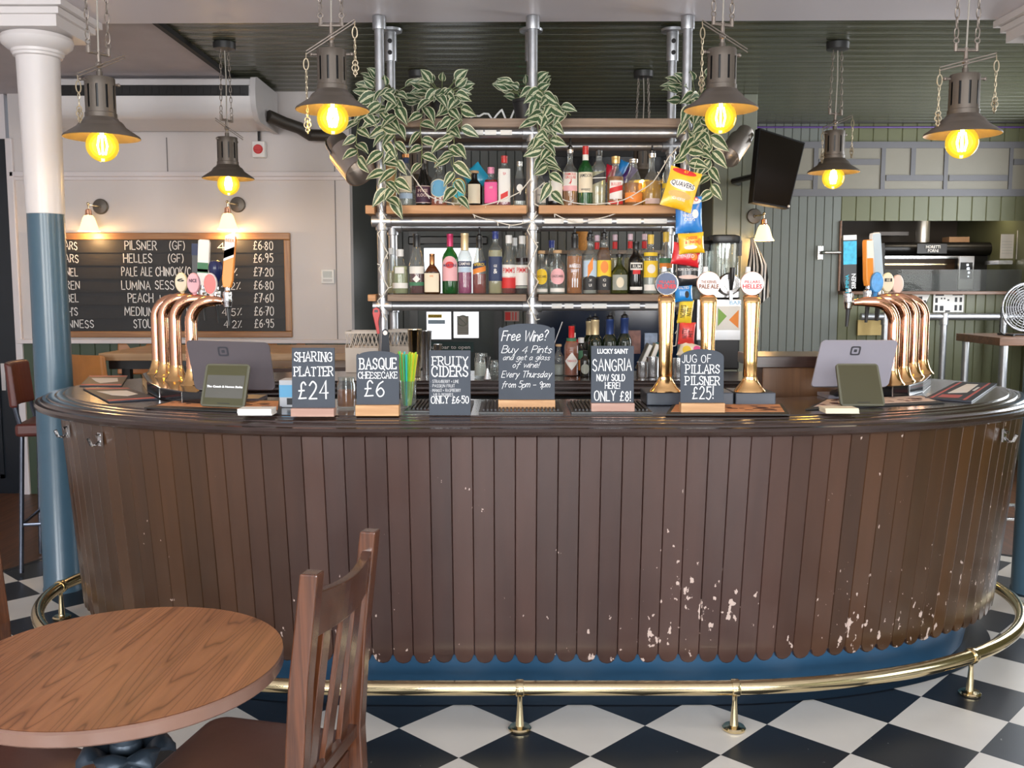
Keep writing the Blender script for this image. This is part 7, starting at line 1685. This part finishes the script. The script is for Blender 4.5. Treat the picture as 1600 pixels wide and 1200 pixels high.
dt = thing('dark_table','low dark wooden table behind the bar end at left','table',(-1.04,5.46,0)); mb = MB(); mb.span((-.42,-.25,1.06),(.30,.24,1.10)); mb.build('tabletop', wood('dark_table_wood',(.03,.014,.009,1),(.08,.035,.022,1),.35,'x',12,.3), dt, smooth=0, bevel=.004)
for x in (-.36,.24):
    for y in (-.2,.2): mb = MB(); mb.box((x,y,.532),(.045,.045,1.056)); mb.build('leg', DARK, dt, smooth=0)
# ------------------------------------------------------------------ bits on the back counter
def cup(name, label, cat, px, ytop, ybot, w, Y, m, taper=1.2, group=None, zb=TOP):
    q = at(px,ytop,Y); h = q.z-zb; r = w*.5*Y/FPX; o = thing(name, label, cat, (q.x,Y,zb+.001), 0, group); mb = MB()
    mb.lathe([(r/taper*.95,0),(r/taper,.004),(r*.97,h*.96),(r*1.02,h*.97),(r*1.02,h),(r*.95,h),(r/taper*.9,.01),(.001,.008)],26,caps=False); mb.build('vessel', m, o, smooth=40); return o
GOLDSTEEL = mat('warm_steel',(.72,.62,.45),.14,1,var=.06)
cup('cocktail_shaker','tall steel cocktail shaker tin behind the straws','cocktail shaker',648,515,590,23,4.66,GOLDSTEEL,1.35,'cocktail shaker tins')
cup('cocktail_shaker','second steel shaker tin standing right of the tall one','cocktail shaker',666,517,590,17,4.76,STEEL,1.35,'cocktail shaker tins')
cup('cocktail_shaker','short steel shaker tin right of the other tins','cocktail shaker',684,538,590,14,4.66,STEEL,1.25,'cocktail shaker tins')
cup('steel_cup','left of the two brushed steel cups beside the wine bottles','cup',1004,566,592,19,4.62,STEEL,1.02,'brushed steel cups')
cup('steel_cup','taller brushed steel cup next to the left tall tap','cup',1020,558,592,20,4.64,STEEL,1.02,'brushed steel cups')
cup('steel_cup','ribbed steel canister behind the jug sign','cup',1060,560,592,18,4.60,STEEL,1.02,'brushed steel cups')
o = cup('jigger','hourglass shaped steel jigger on the back counter','jigger',761,555,590,9,4.56,STEEL,1.2) if False else None
q = at(762,556,4.58); h = q.z-TOP; o = thing('jigger','hourglass shaped steel jigger on the back counter','jigger',(q.x,4.52,TOP+.001)); mb = MB(); mb.lathe([(.018,0),(.019,.002),(.006,h*.45),(.006,h*.52),(.016,h),(.014,h)],20); mb.build('vessel', STEEL, o, smooth=40)
# lattice crate
a, b = at(556,545,5.02), at(640,518,5.02); cr = thing('lattice_crate','white lattice plastic crate beside the left pole','crate',(-.745,4.98,TOP+.001)); L_, Dp, H_ = .20, .10, a.z-TOP+.10
H_ = at(600,518,4.9).z-TOP; xs = (at(558,530,4.9).x, at(585,530,4.9).x)
CW = mat('cream_plastic',(.62,.55,.48),.5,var=.05)
w2 = .085
mb = MB(); 
for z0_,z1_ in ((0,.012),(H_*.55,H_*.60),(H_-.012,H_)):
    for p,q in (((-w2,-.085,z0_),(w2,-.079,z1_)),((-w2,.079,z0_),(w2,.085,z1_)),((-w2,-.085,z0_),(-w2+.006,.085,z1_)),((w2-.006,-.085,z0_),(w2,.085,z1_))): mb.span(p,q)
for y in (-.082,.082):
    n = 8
    for i in range(n):
        x0_, x1_ = -w2+2*w2*i/n, -w2+2*w2*(i+1)/n
        mb.tube([(x0_,y,H_*.60),(x1_,y,H_-.01)],.0022,5); mb.tube([(x1_,y,H_*.60),(x0_,y,H_-.01)],.0022,5)
mb.span((-w2,-.084,0),(w2,-.080,H_*.56)); mb.span((-w2,.080,0),(w2,.084,H_*.56)); mb.span((-w2,-.084,.0),(-w2+.004,.084,H_*.56)); mb.span((w2-.004,-.084,0),(w2,.084,H_*.56)); mb.span((-w2,-.084,0),(w2,.084,.006))
mb.build('lattice', CW, cr, smooth=0)
cr.location = (at(572,530,4.98).x-.01,4.98,TOP+.001)
c2 = dup(cr, (at(640,530,5.1).x-.03,5.12,TOP+.001), 0, 'second lattice plastic crate behind the left poles and shaker tins')
cr['group'] = c2['group'] = 'lattice crates'
# red bottle opener hanging on the left pole, grey scoop beside it
o = thing('bottle_opener','red bottle opener hanging at the left pole under the shelves','bottle opener',at(588,487,4.80)); k = 4.8/FPX
mb = MB(); mb.prism([(-6*k,-2*k),(-5*k,4*k),(0,7*k),(5*k,4*k),(6*k,-3*k),(3*k,-16*k),(5*k,-34*k),(1*k,-35*k),(-3*k,-16*k)],-.006,.006); mb.build('opener_body', RED, o, smooth=0, bevel=.002)
mb = MB(); mb.prism([(-3*k,-1*k),(3*k,-1*k),(2.5*k,3*k),(-2.5*k,3*k)],-.0066,.0066); mb.build('opener_mouth', BLACK, o, smooth=0)
mb = MB(); mb.tube([(0,.0,6*k),(.0,.02,8*k),(.02,.03,7*k)],.002,6); mb.build('hook', STEEL, o)
o = thing('bar_tool','long grey bar tool hanging on the left pole behind the cheesecake sign','bar tool',at(602,520,4.80)); mb = MB(); mb.prism([(-5*k,0),(-4*k,4*k),(0,6*k),(4*k,4*k),(5*k,0),(6*k,-20*k),(7*k,-36*k),(-7*k,-36*k),(-6*k,-20*k)],-.004,.004); mb.build('blade', SLATE, o, smooth=0, bevel=.001)
mb = MB(); X90 = Matrix.Rotation(PI/2,3,'X'); mb.lathe([(3.6*k,0),(3.6*k,.002)],18,(0,-.0042,0),M=X90); mb.build('hole_rim', mat('pinkish_steel',(.6,.5,.46),.4,.6), o)
# books and a twisted spoon
for i,(px,rz,c,lb) in enumerate(((1006,24,'grey','grey paperback leaning among the steel cups'),(1018,20,'cream','cream paperback leaning among the steel cups'),(1030,8,'teal','teal spined book upright beside the left tall tap'))):
    q = at(px,592,4.92); mb = MB(); mb.box((0,0,.075),(.022,.10,.145),Matrix.Rotation(math.radians(rz if i<2 else 0),3,'Y')); o = thing('book',lb,'book',(q.x,4.93,TOP+.004),0,'books on the back counter'); mb.build('cover', LB[c], o, smooth=0)
    mb = MB(); mb.box((0,.0,.075),(.016,.104,.139),Matrix.Rotation(math.radians(rz if i<2 else 0),3,'Y')); mb.build('pages', PAPER, o, smooth=0)
q = at(848,548,4.70); o = thing('bar_spoon','twisted bar spoon standing behind the free wine sign','bar spoon',(q.x,4.7,TOP+.001)); e = at(879,503,4.7)-Vector(o.location); mb = MB(); mb.tube([(-.02,0,.004),e*.5,e],[.003,.0025,.004],8); mb.build('handle', STEEL, o)
notice('pinkish printed packet standing behind the wine bottles',978,516,1000,552,5.02,mat('packet_brown_print',(.25,.12,.10),.6,var=.7,scale=40),name='snack_carton',cat='carton',d=.03).__class__
notice('pale blue packet standing beside the pinkish one',1006,520,1026,548,5.04,mat('packet_blue_print',(.30,.36,.48),.6,var=.6,scale=40),name='snack_carton',cat='carton',d=.03).__class__
# wires dumped on the top shelf
P = [at(735+7*i,183+6*math.sin(i*1.7)-(8 if i%3==1 else 0),YF+.12) for i in range(11)]; mb = MB(); Q = []
for i in range(len(P)-1):
    for k in range(6): t = k/6; v = P[i].lerp(P[i+1],t); v.z = max(v.z, ZT+.007); Q.append(v)
mb.tube(Q,.005,8); tag(mb.build('cable_coil', WHITEPLASTIC),'loose white cable lying on the top shelf','cable')
# ------------------------------------------------------------------ blender jug on the drinks machine, towel, till cabinet
ym = 5.05; mx0, mx1 = at(1088,500,ym).x, at(1157,500,ym).x
mc = thing('drinks_machine','steel drinks machine with coloured triangle panel and glass bowl','drinks machine',((mx0+mx1)/2,ym,TOP+.001)); w2 = (mx1-mx0)/2; zt = at(1120,468,ym).z-TOP; zpb = at(1120,532,ym).z-TOP
mb = MB(); mb.span((-w2,0,0),(w2,.22,zt)); mb.build('housing', mat('machine_black',(.02,.02,.022),.35), mc, smooth=0, bevel=.01)
mb = MB(); mb.span((-w2,-.012,zpb-.0),(w2,.0,zt)); mb.build('front_panel', mat('panel_satin_steel',(.55,.55,.56),.3,.6), mc, smooth=0, bevel=.003)
mb = MB(); mb.span((-w2*.9,-.0135,zpb+.055),(w2*.95,-.0122,zt-.035)); mb.build('graphic', mat('graphic_cream',(.72,.70,.66),.5), mc, smooth=0)
zc0, zc1 = zpb+.055, zt-.035
def tri(p, m): mb = MB(); mb.prism(p,-.0146,-.0137); mb.build('triangle', m, mc, smooth=0)
tri([(-w2*.85,zc0+.01),(-w2*.35,zc0+.01),(-w2*.85,zc1-.06)], LB['hot']); tri([(-w2*.85,zc1-.045),(-w2*.4,(zc0+zc1)/2),(-w2*.55,zc1-.005)], LB['pink']); tri([(-w2*.05,zc0+.02),(w2*.35,(zc0+zc1)/2+.01),(-w2*.05,zc1-.01)], mat('triangle_green',(.20,.38,.06),.5)); tri([(w2*.45,(zc0+zc1)/2-.01),(w2*.88,zc0+.01),(w2*.88,zc1-.02)], LB['orange'])
t = text('BAR',.022,.06); shift(t,(w2*.72,-.0145,zt-.028)); t.build('lettering', LB['blue'], mc, smooth=0)
zb1 = at(1120,366,ym).z-TOP; zb0 = at(1120,455,ym).z-TOP; bx = (at(1137,400,ym).x-(mx0+mx1)/2)
mb = MB(); mb.span((bx-.075,.02,zt+.001),(bx+.075,.2,zt+.05)); mb.build('bowl_base', STEEL, mc, smooth=0, bevel=.01)
mb = MB(); mb.lathe([(.062,zt+.05),(.075,zt+.08),(.078,zb1-.06),(.078,zb1-.04),(.074,zb1-.04),(.072,zt+.085),(.001,zt+.06)],4 if False else 24,(bx,.11,0),p=4,caps=False); mb.build('glass_bowl', CLEAR, mc)
mb = MB(); mb.lathe([(.082,zb1-.045),(.086,zb1-.03),(.084,zb1-.008),(.06,zb1),(.001,zb1)],24,(bx,.11,0),p=4,caps=False); mb.box((bx+.085,.11,zb1-.07),(.018,.05,.08)); mb.build('black_lid', BLACK, mc)
mb = MB(); mb.lathe([(.015,zt+.06),(.018,zt+.10),(.012,zt+.15),(.004,zt+.20)],12,(bx,.11,0)); mb.build('auger', STEEL, mc)
dc = at(1140,444,ym-.02)-Vector(mc.location); mb = MB(); mb.lathe([(.058,0),(.060,.01),(.052,.02),(.030,.022),(.028,.03)],30,(dc.x,.0,dc.z),M=X90); mb.build('dispense_disc', STEEL, mc)
mb = MB(); mb.tube([(dc.x+.005,-.035,dc.z-.03),(dc.x+.006,-.05,dc.z+.03),(dc.x+.008,-.045,dc.z+.085)],[.008,.013,.015],12); mb.build('lever', BLACK, mc)
mb = MB(); mb.tube([(dc.x,-.02,dc.z-.06),(dc.x,-.05,dc.z-.045),(dc.x,-.05,dc.z-.085)],.010,10); mb.build('spout', CHROME, mc)
# second lid edge seen left of the bowl
ob = bx-.16; mb = MB(); mb.lathe([(.05,zt+.001),(.06,zt+.06),(.062,zb1-.08),(.058,zb1-.08),(.056,zt+.07),(.001,zt+.05)],24,(ob+.03,.12,0),p=3,caps=False); mb.build('glass_bowl', CLEAR, mc); mb = MB(); mb.lathe([(.066,zb1-.085),(.068,zb1-.05),(.05,zb1-.03),(.001,zb1-.03)],24,(ob+.03,.12,0),p=3,caps=False); mb.build('black_lid', BLACK, mc)
# striped towel on a hook at the partition edge
def towel_material():
    m, N, L, Bs = nt('striped_towel'); uv = N.new('ShaderNodeUVMap'); uv.uv_map = 'cloth'; w = N.new('ShaderNodeTexWave'); w.inputs['Scale'].default_value = 1.25; w.inputs['Distortion'].default_value = 0; w.bands_direction = 'X'; L.new(uv.outputs[0], w.inputs['Vector'])
    cr = N.new('ShaderNodeValToRGB'); cr.color_ramp.interpolation = 'CONSTANT'; cr.color_ramp.elements[0].color = (.015,.015,.017,1); cr.color_ramp.elements[1].position = .5; cr.color_ramp.elements[1].color = (.62,.60,.58,1); L.new(w.outputs[0], cr.inputs[0]); L.new(cr.outputs[0], Bs.inputs['Base Color']); Bs.inputs['Roughness'].default_value = .9; return m
yt = 6.98; t0 = at(1177,372,yt); tw = thing('striped_towel','black and white striped bar towel hanging on the partition edge','towel',t0); mb = MB(); n, m_ = 12, 18; vs = []; uv = []; k = yt/FPX
for s in (0,1):
    for j in range(m_+1):
        v = j/m_; wd = (4+26*min(1,v*2.2))*k; cx = 10*v*k
        for i in range(n+1):
            u = i/n; vs.append((cx-4*k+wd*(u-.3), .012*math.sin(u*14+v*2)*min(1,v*2)-.02-.02*s*0+(.006 if s else 0), -v*105*k*(1-.22*abs(u-.35)))); uv.append((u*1.2+v*.55, v))
fs = []; o1 = (n+1)*(m_+1)
for j in range(m_):
    for i in range(n): a_ = j*(n+1)+i; fs.append((a_,a_+n+1,a_+n+2,a_+1)); a_ += o1; fs.append((a_,a_+1,a_+n+2,a_+n+1))
mb.add(vs,fs); c = mb.build('cloth', towel_material(), tw, smooth=60); ul = c.data.uv_layers.new(name='cloth')
for lp in c.data.loops: ul.data[lp.index].uv = uv[lp.vertex_index]
mb = MB(); mb.tube([(0,.11,.0),(0,.02,.005),(0,-.03,.0),(0,-.035,.02)],.005,8); mb.build('hook', STEEL, tw)
# till cabinet inside the bar at right, small blue and white boxes at left
tc_ = thing('till_cabinet','brown wooden cabinet with dark sloping lid inside the bar at right','cabinet',(1.22,4.10,0)); ztc = 1.235
mb = MB(); mb.span((-.17,-.12,.003),(.17,.14,ztc-.03)); mb.build('cabinet_body', wood('cabinet_brown',(.10,.040,.012,1),(.17,.072,.024,1),.45,'z',8,.1), tc_, smooth=0, bevel=.004)
mb = MB(); mb.prism([(-.21,ztc-.03),(.19,ztc-.03),(.19,ztc+.002),(.16,ztc+.018),(-.21,ztc+.018)],-.15,.16); mb.build('lid', wood('cabinet_lid',(.025,.012,.009,1),(.06,.026,.018,1),.3,'x',12,.3), tc_, smooth=0, bevel=.003)
q = onz(443,640,TOP); bx_ = thing('cardboard_box','small blue and white box beside the dark card terminal','box',(q.x,q.y+.10,TOP+.001)); mb = MB(); mb.box((0,0,.05),(.055,.09,.10)); mb.build('carton', mat('carton_pale',(.50,.52,.55),.6,var=.1), bx_, smooth=0, bevel=.002); mb = MB(); mb.box((0,-.046,.060),(.054,.002,.045)); mb.build('blue_print', LB['blue'], bx_, smooth=0)
mb = MB(); mb.box((.012,-.046,.022),(.024,.002,.024)); mb.build('black_print', LB['black'], bx_, smooth=0)
